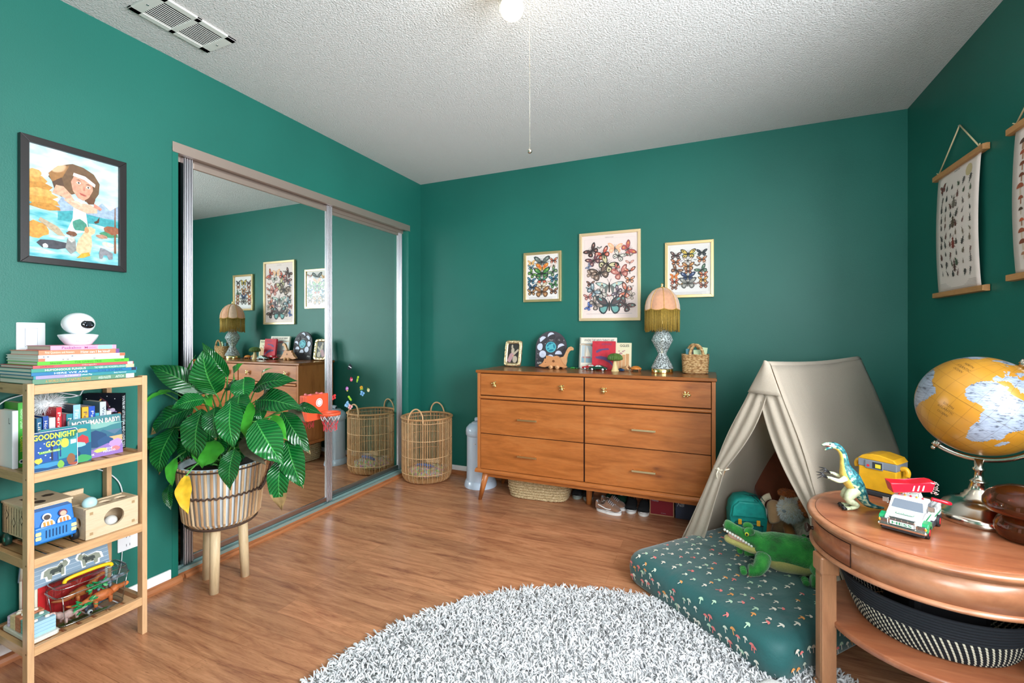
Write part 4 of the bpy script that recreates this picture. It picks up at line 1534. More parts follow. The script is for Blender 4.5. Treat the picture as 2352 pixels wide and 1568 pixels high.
M_BOXR = mat('deep red box card', '#8a1526', .6)
M_BOXT = mat('kraft box edge', '#b58a66', .7)
M_BOXB = mat('slate blue box card', '#3a4256', .65)
M_BOXL = mat('pale grey box print', '#aeb4bf', .6)
t = thing('shoe_box', 'dark red shoe box with a kraft border under the dresser', 'box', (-.288, 3.135, 0), 2)
m = MB()
m.bb((-.074, -.1, 0), (.074, .1, .118), M_BOXT)
X = T(0, -.1, .059) @ FACE_MY
m.flat([(-.068, -.053), (.068, -.053), (.068, .053), (-.068, .053)], M_BOXR, X)
m.text('VANS', .044, .014, M_BOXL, X @ T(-.042, .034, .0002), bold=.008)
m.text('OFF THE WALL', .03, .004, M_BOXL, X @ T(.01, -.042, .0002))
m.build('box_body', t)
t = thing('shoe_box', 'slate blue shoe box beside the tent under the dresser', 'box', (-.125, 3.13, 0), 1)
m = MB()
m.bb((-.079, -.10, 0), (.079, .10, .115), M_BOXB, bev=.002)
m.text('NB', .040, .022, M_BOXL, T(-.046, -.10, .088) @ FACE_MY @ Matrix(((1, .25, 0, 0), (0, 1, 0, 0), (0, 0, 1, 0), (0, 0, 0, 1))), bold=.02)
m.build('box_body', t)
# ------------------------------------------------------------------ left corner: hamper, pail, hoop, stickers
M_RATTAN = mat('rattan cane', '#b98a5c', .55, var=.18, vs=25)
M_RATTAN2 = mat('pale rattan cane', '#cda478', .55, var=.15, vs=25)
hx, hy = -2.082, 3.070
t = thing('rattan_hamper', 'tall round open rattan hamper with two loop handles in the corner', 'hamper', (hx, hy, 0))
R_, HT = .196, .50
m = MB()
NS = 92
for i in range(NS):
    a = 2 * pi * (i + rnd.uniform(-.12, .12)) / NS
    r = R_ + rnd.uniform(-.001, .001)
    pr = [(r * .80, .004), (r * .90, .014), (r * .97, .04), (r, .09), (r, HT * .55), (r, HT)]
    m.tube([(q * cos(a), q * sin(a), z) for q, z in pr], .0029, M_RATTAN if i % 3 else M_RATTAN2, 5)
m.build('cane_staves', t)
for z, rr, wv in ((.075, R_ + .001, .0028), (.205, R_ + .001, .0028), (.335, R_ + .001, .0028), (.468, R_ + .002, .003)):
    MB().tube([(rr * cos(a), rr * sin(a), z) for a in [2 * pi * i / 64 for i in range(64)]], wv, M_RATTAN2, 6, closed=True).build('hoop', t)
m = MB()
for dr_, z in ((.0, HT), (.0055, HT - .002), (-.0055, HT - .002)):
    m.tube([((R_ + dr_) * cos(a), (R_ + dr_) * sin(a), z) for a in [2 * pi * i / 72 for i in range(72)]], .006, M_RATTAN, 8, closed=True)
m.build('rim', t)
MB().lathe([(0, .005), (R_ * .82, .005), (R_ * .82, .009), (0, .009)], M_RATTAN, 40).build('bottom', t)
for ang in (98, 278):
    c, s_ = cos(RAD(ang)), sin(RAD(ang))
    base = Vector((R_ * c, R_ * s_, HT - .015))
    tang = Vector((-s_, c, 0))
    m = MB()
    m.tube([base + tang * (.062 * cos(RAD(q))) + Vector((-.012 * c * sin(RAD(q)), -.012 * s_ * sin(RAD(q)), .095 * sin(RAD(q)))) for q in range(-8, 189, 8)], .0062, M_RATTAN2, 8)
    m.build('handle', t)
M_BALLS = NT('many coloured play mat')
vo = M_BALLS.n('ShaderNodeTexVoronoi', Scale=70.0)
M_BALLS.l(M_BALLS.coord(), vo.inputs['Vector'])
M_BALLS.l(M_BALLS.mix(.55, vo.outputs['Color'], lin('#8f8a6a')), M_BALLS.b.inputs['Base Color'])
M_BALLS.b.inputs['Roughness'].default_value = .7
M_BALLS.bump(vo.outputs['Distance'], .6, .006)
M_BALLS = M_BALLS.m
m = MB()
m.ell((0, 0, .062), (.142, .14, .048), M_BALLS, 30, 16, fuzz=.22, fs_=3)
solo(m, 'bundled_blanket', 'many coloured knobbly blanket bundled in the bottom of the rattan hamper', 'blanket', (hx, hy, 0))
m = MB()
m.tube([(-.07, -.05, .105), (-.04, -.06, .122), (.02, -.06, .126), (.06, -.04, .118), (.075, -.02, .108)], [.012, .017, .018, .016, .012], mat('bright blue toy cloth', '#1f5fb0', .6, var=.2, vs=40), 10, flat=.6)
solo(m, 'blue_toy_strap', 'bright blue toy strap on top of the blanket in the hamper', 'toy', (hx, hy, 0))
m = MB()
m.box((0, 0, 0), (.12, .022, .028), mat('pale wooden track', '#c9ab86', .6), T(.02, .055, .128) @ RZ(15), bev=.003)
solo(m, 'wooden_track', 'pale wooden track piece lying at the back inside the hamper', 'toy', (hx, hy, 0))

# nappy pail
M_PAIL = mat('glossy pale blue plastic', '#c3d3e6', .22, coat=.3)
M_PAILL = mat('pale lilac plastic', '#c9cfdd', .3)
px, py = -1.615, 3.100
t = thing('nappy_pail', 'slim glossy pale blue pail with a tube handle beside the dresser', 'pail', (px, py, 0))
MB().lathe([(.124, 0), (.125, .006), (.120, .030), (.113, .044), (.110, .05), (.108, .05)], M_PAIL, 48).build('base', t)
MB().lathe([(.1075, .046), (.105, .2), (.1045, .395)], M_PAIL, 48).build('body', t)
MB().lathe([(.107, .385), (.112, .390), (.113, .42), (.110, .44), (.100, .452), (.085, .468), (.050, .478), (0, .480)], M_PAIL, 48).build('lid', t)
MB().lathe([(.070, .4745), (.066, .480), (.03, .4855), (0, .486)], M_PAILL, 32).build('lid_insert', t)
MB().tube([(-.04, -.005, .500), (.03, -.012, .506)], .016, M_PAILL, 20).tube([(-.0405, -.005, .500), (-.0395, -.005, .500)], .012, M_DARK, 16).build('tube_handle', t)
m = MB()
X = T(0, -.1055, .335) @ FACE_MY
m.disc(0, 0, .008, M_PAILL, X, .001, 16)
m.disc(.012, 0, .004, M_GREYSP, X, .001, 10)
m.build('emblem', t)

# basketball hoop stuck to the mirror
M_ORG = mat('orange hoop plastic', '#f2603c', .4)
M_NETW = mat('white net cord', '#f2f0f2', .7)
M_NETR = mat('coral net cord', '#e8424e', .6)
zx = XW - .036
t = thing('basketball_hoop', 'small orange toy basketball hoop with a net stuck on the mirror', 'basketball hoop', (zx, 2.165, .69))
m = MB()
m.prism(rrect(.172, .160, .008), .012, .030, M_ORG, FACE_X)
m.prism(rrect(.172, .160, .008), .0, .010, M_ORG, FACE_X)
X = T(.030, .012, .028) @ FACE_X
m.disc(0, 0, .027, M_WHITEP, X, .0006, 28)
m.disc(0, 0, .021, M_ORG, X, .0010, 28)
m.disc(0, 0, .018, M_WHITEP, X, .0014, 28)
m.build('backboard', t)
for dy in (-.05, .04):
    MB().tube([(.004, dy, .078), (.026, dy, .084)], .007, mat('clear pink suction cup', '#e8707a', .3), 12).build('suction_cup', t)
rc = Vector((.100, .035, -.040))
rr = .062
m = MB()
m.lathe([(rr - .005, -.010), (rr + .001, -.010), (rr + .001, .008), (rr - .005, .008), (rr - .005, -.010)], M_ORG, 40, T(*rc))
m.bb((.026, rc.y - .03, rc.z - .012), (rc.x - rr + .006, rc.y + .03, rc.z + .008), M_ORG, bev=.003)
m.build('ring', t)
m = MB()
NP = 9
for lv, (r0, r1, z0, z1, mm) in enumerate(((rr - .002, .050, -.008, -.045, M_NETW), (.050, .040, -.045, -.075, M_NETR))):
    for i in range(NP):
        for s_ in (-.5, .5):
            a0 = 2 * pi * (i + .5 * lv) / NP
            a1 = a0 + s_ * 2 * pi / NP
            m.tube([rc + Vector((r0 * cos(a0), r0 * sin(a0), z0)), rc + Vector(((r0 + r1) / 2 * cos((a0 + a1) / 2), (r0 + r1) / 2 * sin((a0 + a1) / 2), (z0 + z1) / 2 - .003)), rc + Vector((r1 * cos(a1), r1 * sin(a1), z1))], .0015, mm, 5)
for i in range(NP):
    a = 2 * pi * (i + 1) / NP
    pts = [rc + Vector((.040 * cos(a + .22 * sin(q)), .040 * sin(a + .22 * sin(q)), -.075 - .017 * (1 - cos(q)))) for q in [2 * pi * k / 10 for k in range(11)]]
    m.tube(pts, .0015, M_NETR, 5)
m.build('net', t)

# gel stickers on the right mirror
GEL = {}


def gel(c):
    return mat('gel ' + c, c, .25)


def sticker(name, label, y, z, draw, rot=0):
    m = MB(T(XW - .0698, y, z) @ FACE_X @ RZ(rot) @ S(1.25))
    draw(m)
    solo(m, name, label, 'sticker', group='gel stickers on the mirror')


def st_bug(c1, c2):
    def d(m):
        m.prism([(.010 * cos(q), .012 * sin(q)) for q in [2 * pi * i / 14 for i in range(14)]], 0, .0014, gel(c1))
        m.prism([(.0045 * cos(q), .011 + .005 * sin(q)) for q in [2 * pi * i / 10 for i in range(10)]], 0, .0018, gel(c2))
        for a in (-1, 1):
            m.disc(a * .004, -.002, .0028, gel('#f6f0f0'), T(0, 0, .0014), n=8)
    return d


def st_fly(c1, c2):
    def d(m):
        for sx in (-1, 1):
            m.prism([(sx * (.0095 + .009 * cos(q)), .006 + .007 * sin(q)) for q in [2 * pi * i / 12 for i in range(12)]], 0, .0013, gel(c1))
            m.prism([(sx * (.008 + .0065 * cos(q)), -.007 + .006 * sin(q)) for q in [2 * pi * i / 12 for i in range(12)]], 0, .0013, gel(c1))
        m.prism([(.0024 * cos(q), .013 * sin(q)) for q in [2 * pi * i / 10 for i in range(10)]], 0, .002, gel(c2))
    return d


def st_worm(c1, c2):
    def d(m):
        for i in range(4):
            m.prism([(.0062 * cos(q), -.013 + i * .0088 + .0062 * sin(q)) for q in [2 * pi * k / 10 for k in range(10)]], 0, .0012 + .0002 * i, gel(c1 if i % 2 else c2))
    return d


def st_snail(c1, c2):
    def d(m):
        m.prism([(.011 * cos(q), .003 + .010 * sin(q)) for q in [2 * pi * i / 14 for i in range(14)]], 0, .0015, gel(c1))
        m.prism([(-.011, -.011), (.013, -.011), (.015, -.002), (.011, -.006), (-.011, -.006)], 0, .0013, gel(c2))
        m.disc(0, .003, .0045, gel(c2), T(0, 0, .0016), n=10)
    return d


sticker('sticker', 'black and white bird sticker, topmost on the right mirror', 2.516, .919, st_fly('#2b3038', '#e8e8ec'), 60)
sticker('sticker', 'pink and red ladybird sticker on the right mirror', 2.529, .830, st_bug('#d2486a', '#7a2038'), 10)
sticker('sticker', 'lime green caterpillar sticker upright on the right mirror', 2.592, .825, st_worm('#b6d23c', '#7fb040'), -20)
sticker('sticker', 'purple bee sticker with a yellow tail on the right mirror', 2.487, .768, st_bug('#b060b8', '#d8d048'), 190)
sticker('sticker', 'orange snail sticker with a green foot on the mirror', 2.631, .757, st_snail('#e8a030', '#7fb84a'), 0)
sticker('sticker', 'small yellow bee sticker, rightmost on the mirror', 2.706, .733, st_bug('#d8cf9a', '#8a9a4a'), 30)
sticker('sticker', 'pale blue dragonfly sticker under the orange snail sticker', 2.640, .716, st_fly('#7fb6e0', '#3a72b0'), -30)
sticker('sticker', 'coral red butterfly sticker beside the chrome door edge', 2.361, .724, st_fly('#f04a48', '#8c2430'), 15)
sticker('sticker', 'bright green curled caterpillar sticker on the mirror', 2.515, .696, st_worm('#a6d83a', '#8cc834'), 40)
sticker('sticker', 'pale blue flower sticker low on the right mirror', 2.487, .657, st_fly('#8fc0e4', '#5a94cc'), 45)
sticker('sticker', 'white and red moth sticker, lowest on the right mirror', 2.517, .635, st_fly('#e6b8b8', '#d83a48'), -30)
# ------------------------------------------------------------------ bamboo shelf and everything on it
M_BAM = wood('bamboo rail', '#d2a678', '#be9062', 'y', 16, .42, 9)
M_BAMX = wood('bamboo slat', '#c69868', '#b08456', 'x', 16, .42, 9)
M_BAMZ = wood('bamboo post', '#d5aa7e', '#c1946a', 'z', 16, .42, 9)
SX0, SX1, SY0, SY1 = -2.282, -2.005, .715, 1.054
LV = (.992, .705, .428, .144)
t = thing('bamboo_shelf', 'narrow light bamboo shelf rack with four slatted shelves by the wall', 'shelf', (SX1, SY0, 0))
B = T(-SX1, -SY0, 0)
for x0 in (SX0, SX1 - .033):
    for y0 in (SY0, SY1 - .017):
        MB(B).bb((x0, y0, 0), (x0 + .033, y0 + .017, .9975), M_BAMZ, bev=.0015).build('post', t)
for z in LV:
    for x0 in (SX0 + .002, SX1 - .016):
        MB(B).bb((x0, SY0 + .017, z - .030), (x0 + .015, SY1 - .017, z), M_BAM, bev=.001).build('long_rail', t)
    for y0 in (SY0 + .001, SY1 - .016):
        MB(B).bb((SX0 + .033, y0, z - .030), (SX1 - .033, y0 + .015, z), M_BAMX, bev=.001).build('end_rail', t)
    for i in range(7):
        yy = SY0 + .024 + i * .0425
        MB(B).bb((SX0 + .017, yy, z - .0125), (SX1 - .0165, yy + .031, z - .0045), M_BAMX, bev=.001).build('slat', t)
m = MB(B)
X = T(-2.19, SY0 + .0008, .977) @ FACE_MY
m.text('honto', .03, .009, mat('burnt lettering', '#6b4a2a', .7), X, .0004)
for z in (.977, .69, .413, .129):
    m.disc(0, 0, .003, mat('burnt lettering'), T(SX1 - .008, SY0 - .0006, z) @ FACE_MY, .0, 10)
m.build('maker_mark', t)
SH = {k: z - .0045 for k, z in zip('abcd', LV)}

# ---- stack of picture books lying flat: spine faces +x
PG = M_PAGES
zz = SH['a'] + .0048
stack = [  # y0, y1, thick, depth, spine colour, [(text, w fraction, centre fraction, colour)], label, extra strip
    (.736, 1.024, .0165, .235, '#5e8a70', [('A WORLD FULL OF NATURE STORIES', .42, .32, '#c9954e'), ('ANGELA McALLISTER', .13, .67, '#dfe6dd'), ('AITCH', .09, .83, '#dfe6dd')], 'thick sage green book at the bottom of the flat book stack', (.9, .99, '#dcdfe3')),
    (.738, 1.029, .0112, .240, '#2e8790', [('A Monster Called Pip', .26, .40, '#e8eef0'), ('Emily Hammond', .13, .82, '#dfe8ea')], 'teal and lilac picture book second from the bottom of the stack', (.02, .42, '#9b8fce')),
    (.733, 1.031, .0110, .245, '#1c6f9f', [('HERE WE ARE', .30, .34, '#eaf2f8'), ('OLIVER', .26, .72, '#12507a')], 'deep blue picture book third from the bottom of the stack', (.94, .99, '#23304a')),
    (.733, 1.024, .0125, .240, '#3a9080', [('HUMONGOUS FUNGUS', .37, .30, '#f3f1e4'), ('THE WEIRD AND WONDERFUL KINGDOM', .34, .74, '#cfe6da')], 'sea green book with cream lettering in the middle of the stack', (.9, .99, '#d9c39a')),
    (.737, 1.020, .0098, .232, '#c9535a', [('JARVIS', .12, .12, '#7c2630'), ('Obrigado', .15, .52, '#f0c6b4')], 'thin coral red book in the middle of the stack', (.93, .99, '#e3dfe6')),
    (.748, 1.005, .0122, .215, '#58c42c', [('Silverstein', .12, .18, '#1f4a14'), ('THE GIVING TREE', .30, .52, '#2f6a1c'), ('HarperCollins', .12, .88, '#1f4a14')], 'bright lime green book in the stack of flat books', None),
    (.750, .990, .0100, .222, '#eceae6', [('MAMA DO YOU LOVE ME', .40, .45, '#a9a6a2')], 'lower of two thin white books with coral spine ends', (.0, .07, '#d86a4e')),
    (.750, .992, .0108, .225, '#f1efec', [('MAMA DO YOU LOVE ME?', .35, .22, '#8f9ab0'), ('Barbara Joosse', .14, .55, '#9aa3b8')], 'upper of two thin white books with coral spine ends', (.93, 1.0, '#d86a4e')),
    (.751, .974, .0155, .200, '#ee7f5c', [('First Questions and Answers', .34, .24, '#f9d9c8'), ('How can I be kind?', .38, .68, '#fff4ec')], 'salmon orange book second from the top of the stack', (.95, 1.0, '#6a4a8a')),
    (.780, .965, .0150, .165, '#e79ab4', [('Peekaboo', .28, .30, '#7a3f86'), ('Moon', .18, .58, '#d86aa8')], 'pink and sky blue board book on top of the stack', (.70, .93, '#8fcfe0'))]
sx = -2.030
for y0, y1, th, dp, c, tx, lab, strip in stack:
    col = mat('spine ' + c, c, .45)
    L_ = y1 - y0
    o = thing('picture_book', lab, 'book', (sx, (y0 + y1) / 2, zz), group='picture books stacked on top of the shelf')
    m = MB()
    m.bb((-dp, -L_ / 2, 0), (0, L_ / 2, .0018), col)
    m.bb((-dp, -L_ / 2, th - .0018), (0, L_ / 2, th), col)
    m.bb((-.002, -L_ / 2, 0), (.0006, L_ / 2, th), col, bev=.0006)
    X = T(.0006, 0, th / 2) @ FACE_X
    if strip:
        a, b, sc = strip
        m.flat([(-L_ / 2 + a * L_, -th * .48), (-L_ / 2 + b * L_, -th * .48), (-L_ / 2 + b * L_, th * .48), (-L_ / 2 + a * L_, th * .48)], mat('spine ' + sc, sc, .45), X, .0003)
    for s_, wf, cf, tc in tx:
        m.text(s_, L_ * wf, th * .55, mat('spine ink ' + tc, tc, .5), X @ T(-L_ / 2 + cf * L_, 0, 0), .0006, bold=.006)
    m.build('cover', o)
    MB().bb((-dp + .003, -L_ / 2 + .002, .0018), (-.002, L_ / 2 - .002, th - .0018), PG).build('pages', o)
    zz += th + .0002

# ---- baby camera
M_PLW = mat('white gloss plastic', '#eef0f4', .3, coat=.3)
M_LENS = mat('black lens glass', '#0a0c12', .08, coat=1)
t = thing('baby_monitor', 'white round indoor camera with a black lens on top of the book stack', 'camera', (-2.120, .892, zz), 84)
MB().lathe([(.033, 0), (.037, .003), (.050, .022), (.0555, .034), (.054, .037), (.036, .040), (.0, .0405)], M_PLW, 40).build('base', t)
MB().ell((0, 0, .077), (.0465, .0465, .040), M_PLW, 36, 20).build('head', t)
m = MB()
X = T(.012, -.036, .074) @ RX(90 - 10) @ RY(18)
m.lathe([(0, .0105), (.012, .0100), (.0185, .0075), (.0195, .004), (.0195, 0)], M_LENS, 32, X @ S(1.1, .8, 1))
lens = m.build('lens', t)
m = MB()
m.lathe([(.0085, .0118), (.0085, .0108), (.0065, .0108), (.0065, .0118), (.0085, .0118)], mat('lens ring grey', '#3a4048', .3), 24, X)
for a, b in ((-.012, .004), (-.008, -.006), (.010, -.004)):
    m.ell((a, b, .0102), (.0017, .0017, .001), mat('small led', '#8fa0b8', .3), 8, 6, X)
m.build('lens_ring', lens)
m = MB()
m.text('baby monitor', .035, .005, mat('grey logo', '#5a6070', .5), T(.0, -.0415, .013) @ RX(66), .0012)
m.build('logo', t)


# ---- second shelf
def gel_col(c):
    return mat('cover ' + c, c, .4)


def board_book(name, label, loc, rz, w, h, th, art, back='#e8eef2', lean=0, rad=.007, group=None, sp=None):
    """thick board book whose front faces local +x with width along y"""
    o = thing(name, label, 'book', loc, group=group, rot=(0, RAD(-lean), RAD(rz)))
    m = MB()
    F = FACE_X @ T(0, h / 2, 0)
    m.prism(rrect(w, h, rad), -.0015, 0, gel_col('#eef2f4'), F)
    m.prism(rrect(w - .003, h - .003, rad), 0, .0003, gel_col(back), F)
    art(m, F @ T(0, 0, .0003), w, h)
    m.prism(rrect(w, h, rad), -th, -th + .0015, gel_col(back), F)
    m.build('cover', o)
    MB().prism(rrect(w - .002, h - .002, rad), -th + .0015, -.0015, gel_col('#f2f2ee'), FACE_X @ T(0, h / 2, 0)).build('pages', o)
    return o


def box_art(m, X, w, h, shapes):
    for i, (c, poly) in enumerate(shapes):
        m.flat([(w * (a - .5), h * (b - .5)) for a, b in poly], gel_col(c), X, .0004 + .00012 * i)


def blob(cx, cy, rx, ry, n=12, j=.18, s=1):
    r = random.Random(s)
    return [(cx + rx * cos(2 * pi * i / n) * (1 + r.uniform(-j, j)), cy + ry * sin(2 * pi * i / n) * (1 + r.uniform(-j, j))) for i in range(n)]


def art_goon(m, X, w, h):
    box_art(m, X, w, h, [('#1d4f9a', [(.03, .22), (.55, .22), (.55, .75), (.03, .75)]), ('#2a8f96', [(.58, .15), (.98, .15), (.98, .95), (.58, .95)]), ('#176a66', blob(.8, .8, .15, .1, s=2)),
                         ('#e8d84a', blob(.72, .64, .09, .13, 9, .1, 3)), ('#bcd8dc', [(.84, .58), (.97, .6), (.97, .7), (.84, .7)]), ('#6fae3c', [(.18, .44), (.64, .46), (.66, .52), (.17, .5)]), ('#145a86', [(.03, .2), (.98, .26), (.98, .18), (.03, .08)]),
                         ('#3c8ab8', blob(.35, .14, .3, .06, s=5)), ('#7ab04a', blob(.62, .1, .07, .1, s=6)), ('#8a5a3c', blob(.84, .2, .1, .14, s=7)), ('#c8c84a', blob(.16, .28, .09, .07, s=8)), ('#2c2a44', [(.42, .24), (.46, .24), (.46, .76), (.42, .76)]),
                         ('#a0503c', blob(.9, .06, .09, .04, s=9)), ('#2b6f4a', blob(.9, .88, .1, .07, s=11)), ('#1a3f7a', [(.6, .3), (.63, .3), (.63, .6), (.6, .6)])])
    m.text('GOODNIGHT', w * .90, h * .15, gel_col('#dff04a'), X @ T(0, h * .37, 0), .0024, bold=.03)
    m.text('GOON', w * .42, h * .15, gel_col('#dff04a'), X @ T(w * .02, h * .17, 0), .0024, bold=.03)
    m.text('A PETRIFYING PARODY', w * .4, h * .04, gel_col('#eaf6c8'), X @ T(-w * .09, -h * .022, 0), .0024)
    for a, b in ((-.3, .1), (-.22, .2), (-.12, .02), (-.34, .0), (-.2, -.1), (-.1, -.18), (-.3, -.16)):
        m.disc(w * a, h * b, .0022, gel_col('#dfe8f0'), X, .0026, 6)


def art_castle(m, X, w, h):
    box_art(m, X, w, h, [('#1f7f86', [(.0, .5), (1, .5), (1, 1), (0, 1)]), ('#17567a', [(0, 0), (1, 0), (1, .5), (0, .5)]), ('#b8343c', blob(.82, .58, .14, .14, s=3)), ('#8fd0d8', blob(.7, .48, .2, .07, s=4)), ('#3f9a5c', blob(.8, .1, .2, .1, s=6)), ('#c9a46a', blob(.8, .85, .12, .05, s=7)), ('#1a3f66', blob(.6, .25, .2, .1, s=8))])


def art_night(m, X, w, h):
    box_art(m, X, w, h, [('#3f7c84', [(0, .62), (1, .62), (1, 1), (0, 1)]), ('#7fb0a8', blob(.5, .78, .48, .07, 16, .3, 2)), ('#35657e', [(.0, .45), (.2, .62), (.4, .5), (.62, .66), (.85, .5), (1, .62), (1, .3), (0, .3)]), ('#e6a878', [(0, .25), (1, .32), (1, .46), (0, .42)]),
                         ('#24466e', blob(.42, .44, .30, .21, 14, .15, 3)), ('#2b507a', blob(.66, .34, .18, .13, 12, .2, 4)), ('#8f6fb4', [(0, 0), (1, 0), (1, .22), (.7, .3), (.4, .2), (0, .28)]), ('#b890d0', blob(.86, .26, .12, .11, 10, .25, 5)), ('#e07a80', blob(.85, .14, .09, .06, s=6)),
                         ('#c8d06a', blob(.55, .16, .14, .05, s=7)), ('#e8735c', blob(.16, .16, .09, .05, s=8)), ('#6a4a8c', blob(.14, .32, .09, .08, s=9))])
    m.text('MOTHMAN BABY!', w * .92, h * .12, gel_col('#f4ddd4'), X @ T(0, h * .38, 0), .0024, bold=.02)
    m.text('FLAP BOOK', w * .3, h * .05, gel_col('#f0f0f4'), X @ T(-w * .22, -h * .42, 0), .0024, bold=.02)
    m.text('ZOE\nPERSICO', w * .24, h * .11, gel_col('#f0f0f4'), X @ T(w * .22, -h * .36, 0), .0024, bold=.01)


board_book('board_book', 'front board book with lime GOODNIGHT GOON lettering on the second shelf', (-2.034, .7935, SH['b'] + .001), 0, .122, .130, .010, art_goon, '#174a7c', 2)
board_book('board_book', 'blue green board book right behind the GOODNIGHT GOON book', (-2.052, .832, SH['b'] + .001), 0, .136, .134, .014, art_castle, '#1f6f86', 2)
board_book('board_book', 'pink and purple dusk board book leaning at the right of the second shelf', (-2.084, .934, SH['b'] + .001), 2, .158, .150, .012, art_night, '#56708a', 5)

# spines of the small board books at the back: spine faces +x
row = [('blue little board book, first in the back row beside the post', .783, .013, .166, '#1b5f86', 'Libros', None, .10), ('deep blue little board book, second in the back row', .7990, .0145, .170, '#1f4a9c', 'Hora Plan', None, .10), ('white and lilac little board book in the back row', .8155, .0165, .162, '#d4d4dc', '', '#b79ad6', .10),
       ('bright red little board book with white lettering in the back row', .8345, .0145, .196, '#c8202c', 'Perros', None, .11), ('dark maroon little board book next to the bright red one', .8505, .010, .170, '#7c2230', '', None, .11), ('teal little board book between maroon and pale blue books', .8620, .018, .168, '#1f7f8c', 'Noche', None, .10),
       ('pale blue board book with a dark cover, tall in the back row', .8815, .0205, .198, '#8fbfe6', 'First 100', None, .12), ('mustard yellow little board book in the back row', .9065, .0190, .186, '#e8ab2c', 'Felices', None, .10), ('royal blue little board book next to the yellow one', .9265, .0185, .186, '#1f4fb4', 'Pajaros', None, .10),
       ('small turquoise board book between blue and grey books', .9462, .012, .158, '#2f98ac', 'Llama', None, .09), ('tall pale grey board book with blue lettering in the back row', .9605, .0190, .198, '#c3d0dc', 'Wee Baby', None, .12), ('short white and green board book at the end of the row', .9812, .015, .160, '#dfe6dc', 'Zoo', None, .09)]
for lab, y0, w, h, c, s_, strip, dp in row:
    o = thing('small_board_book', lab, 'book', (-2.130, y0 + w / 2, SH['b'] + .0005), group='small board books at the back of the second shelf')
    m = MB()
    m.prism(rrect(w, h, .002), -.002, 0, gel_col(c), FACE_X @ T(0, h / 2, 0))
    sidec = gel_col('#22324a' if 'pale blue' in lab else '#5f7c86' if 'grey' in lab else c)
    m.bb((-dp, -w / 2, 0), (-.002, -w / 2 + .0015, h), sidec)
    m.bb((-dp, w / 2 - .0015, 0), (-.002, w / 2, h), sidec)
    if s_:
        m.text(s_, h * .45, w * .55, gel_col('#f2ede0' if c != '#e8ab2c' and c != '#c3d0dc' else '#4a4a5c'), T(.0003, 0, h * .68) @ FACE_X @ RZ(-90), .0004)
    if strip:
        m.flat([(-w / 2, 0), (w / 2, 0), (w / 2, h * .5), (-w / 2, h * .5)], gel_col(strip), T(.0002, 0, h * .25) @ FACE_X, .0003)
    m.build('cover', o)
    MB().bb((-dp + .001, -w / 2 + .0015, .001), (-.002, w / 2 - .0015, h - .001), PG).build('pages', o)

o = thing('space_book', 'tall black book with planets on its cover standing behind the pink book', 'book', (-2.205, 1.008, SH['b'] + .001), rz=25)
m = MB()
w, h, th = .150, .222, .020
m.bb((-w / 2, -th / 2, 0), (w / 2, -th / 2 + .002, h), gel_col('#10141f'), bev=.0005)
m.bb((-w / 2, th / 2 - .002, 0), (w / 2, th / 2, h), gel_col('#10141f'), bev=.0005)
m.bb((w / 2 - .002, -th / 2, 0), (w / 2 + .0006, th / 2, h), gel_col('#10141f'))
X = T(0, -th / 2, h / 2) @ FACE_MY
m.disc(-.045, .07, .011, gel_col('#c8603c'), X, .0005, 14)
m.flat([(-.03, .062), (-.005, .09), (.0, .088), (-.022, .058)], gel_col('#e0a45c'), X, .0005)
m.disc(.04, .045, .012, gel_col('#d8c8e0'), X, .0007, 14, .008, .3)
m.disc(.04, .044, .020, gel_col('#8f6fa8'), X, .0005, 14, .004, -.3)
m.disc(.068, .03, .007, gel_col('#e07840'), X, .0005, 12)
m.flat([(-.01, .1), (.02, .08), (.05, .02), (.06, -.02), (.045, .01), (.015, .07)], gel_col('#5c3440'), X, .0003)
for a, b in ((.02, .1), (.05, .09), (-.06, .09), (-.05, .04), (.0, .02), (.03, .06), (-.02, .03)):
    m.disc(a, b, .002, gel_col('#f0f0f0'), X, .0006, 6)
m.text("YOU'RE MY LITTLE STAR AND I LOVE YOU", h * .92, th * .62, gel_col('#e8eef4'), T(w / 2 + .0006, 0, h / 2) @ FACE_X @ RZ(-90), .0004, bold=.03)
m.build('cover', o)
MB().bb((-w / 2 + .002, -th / 2 + .002, .002), (w / 2 - .002, th / 2 - .002, h - .002), PG).build('pages', o)


def upright(label, loc, w, h, dp, c, face=None, mark=None, txt=None):
    o = thing('upright_book', label, 'book', loc, group='tall books at the left of the second shelf')
    m = MB()
    m.bb((-.002, 0, 0), (0, w, h), gel_col(c), bev=.0008)
    m.bb((-dp, 0, 0), (-.002, .002, h), gel_col(face or c))
    m.bb((-dp, w - .002, 0), (-.002, w, h), gel_col(face or c))
    if txt:
        m.text(txt[0], h * .3, w * .45, gel_col(txt[1]), T(.0002, w / 2, h * .75) @ FACE_X @ RZ(-90), .0004)
        m.text(txt[2], h * .24, w * .45, gel_col(txt[3]), T(.0002, w / 2, h * .36) @ FACE_X @ RZ(-90), .0004)
        m.disc(0, 0, .0075, gel_col('#f0f4f0'), T(.0002, w / 2, h * .09) @ FACE_X, .0004, 16)
        m.disc(0, 0, .004, gel_col('#22384a'), T(.0002, w / 2, h * .09) @ FACE_X, .0007, 12)
    if mark:
        m.text('L', .01, .02, gel_col('#3a3f4a'), T(-.02, 0, h - .035) @ FACE_MY, .0004)
    m.build('cover', o)
    MB().bb((-dp + .002, .002, .001), (-.002, w - .002, h - .001), PG).build('pages', o)


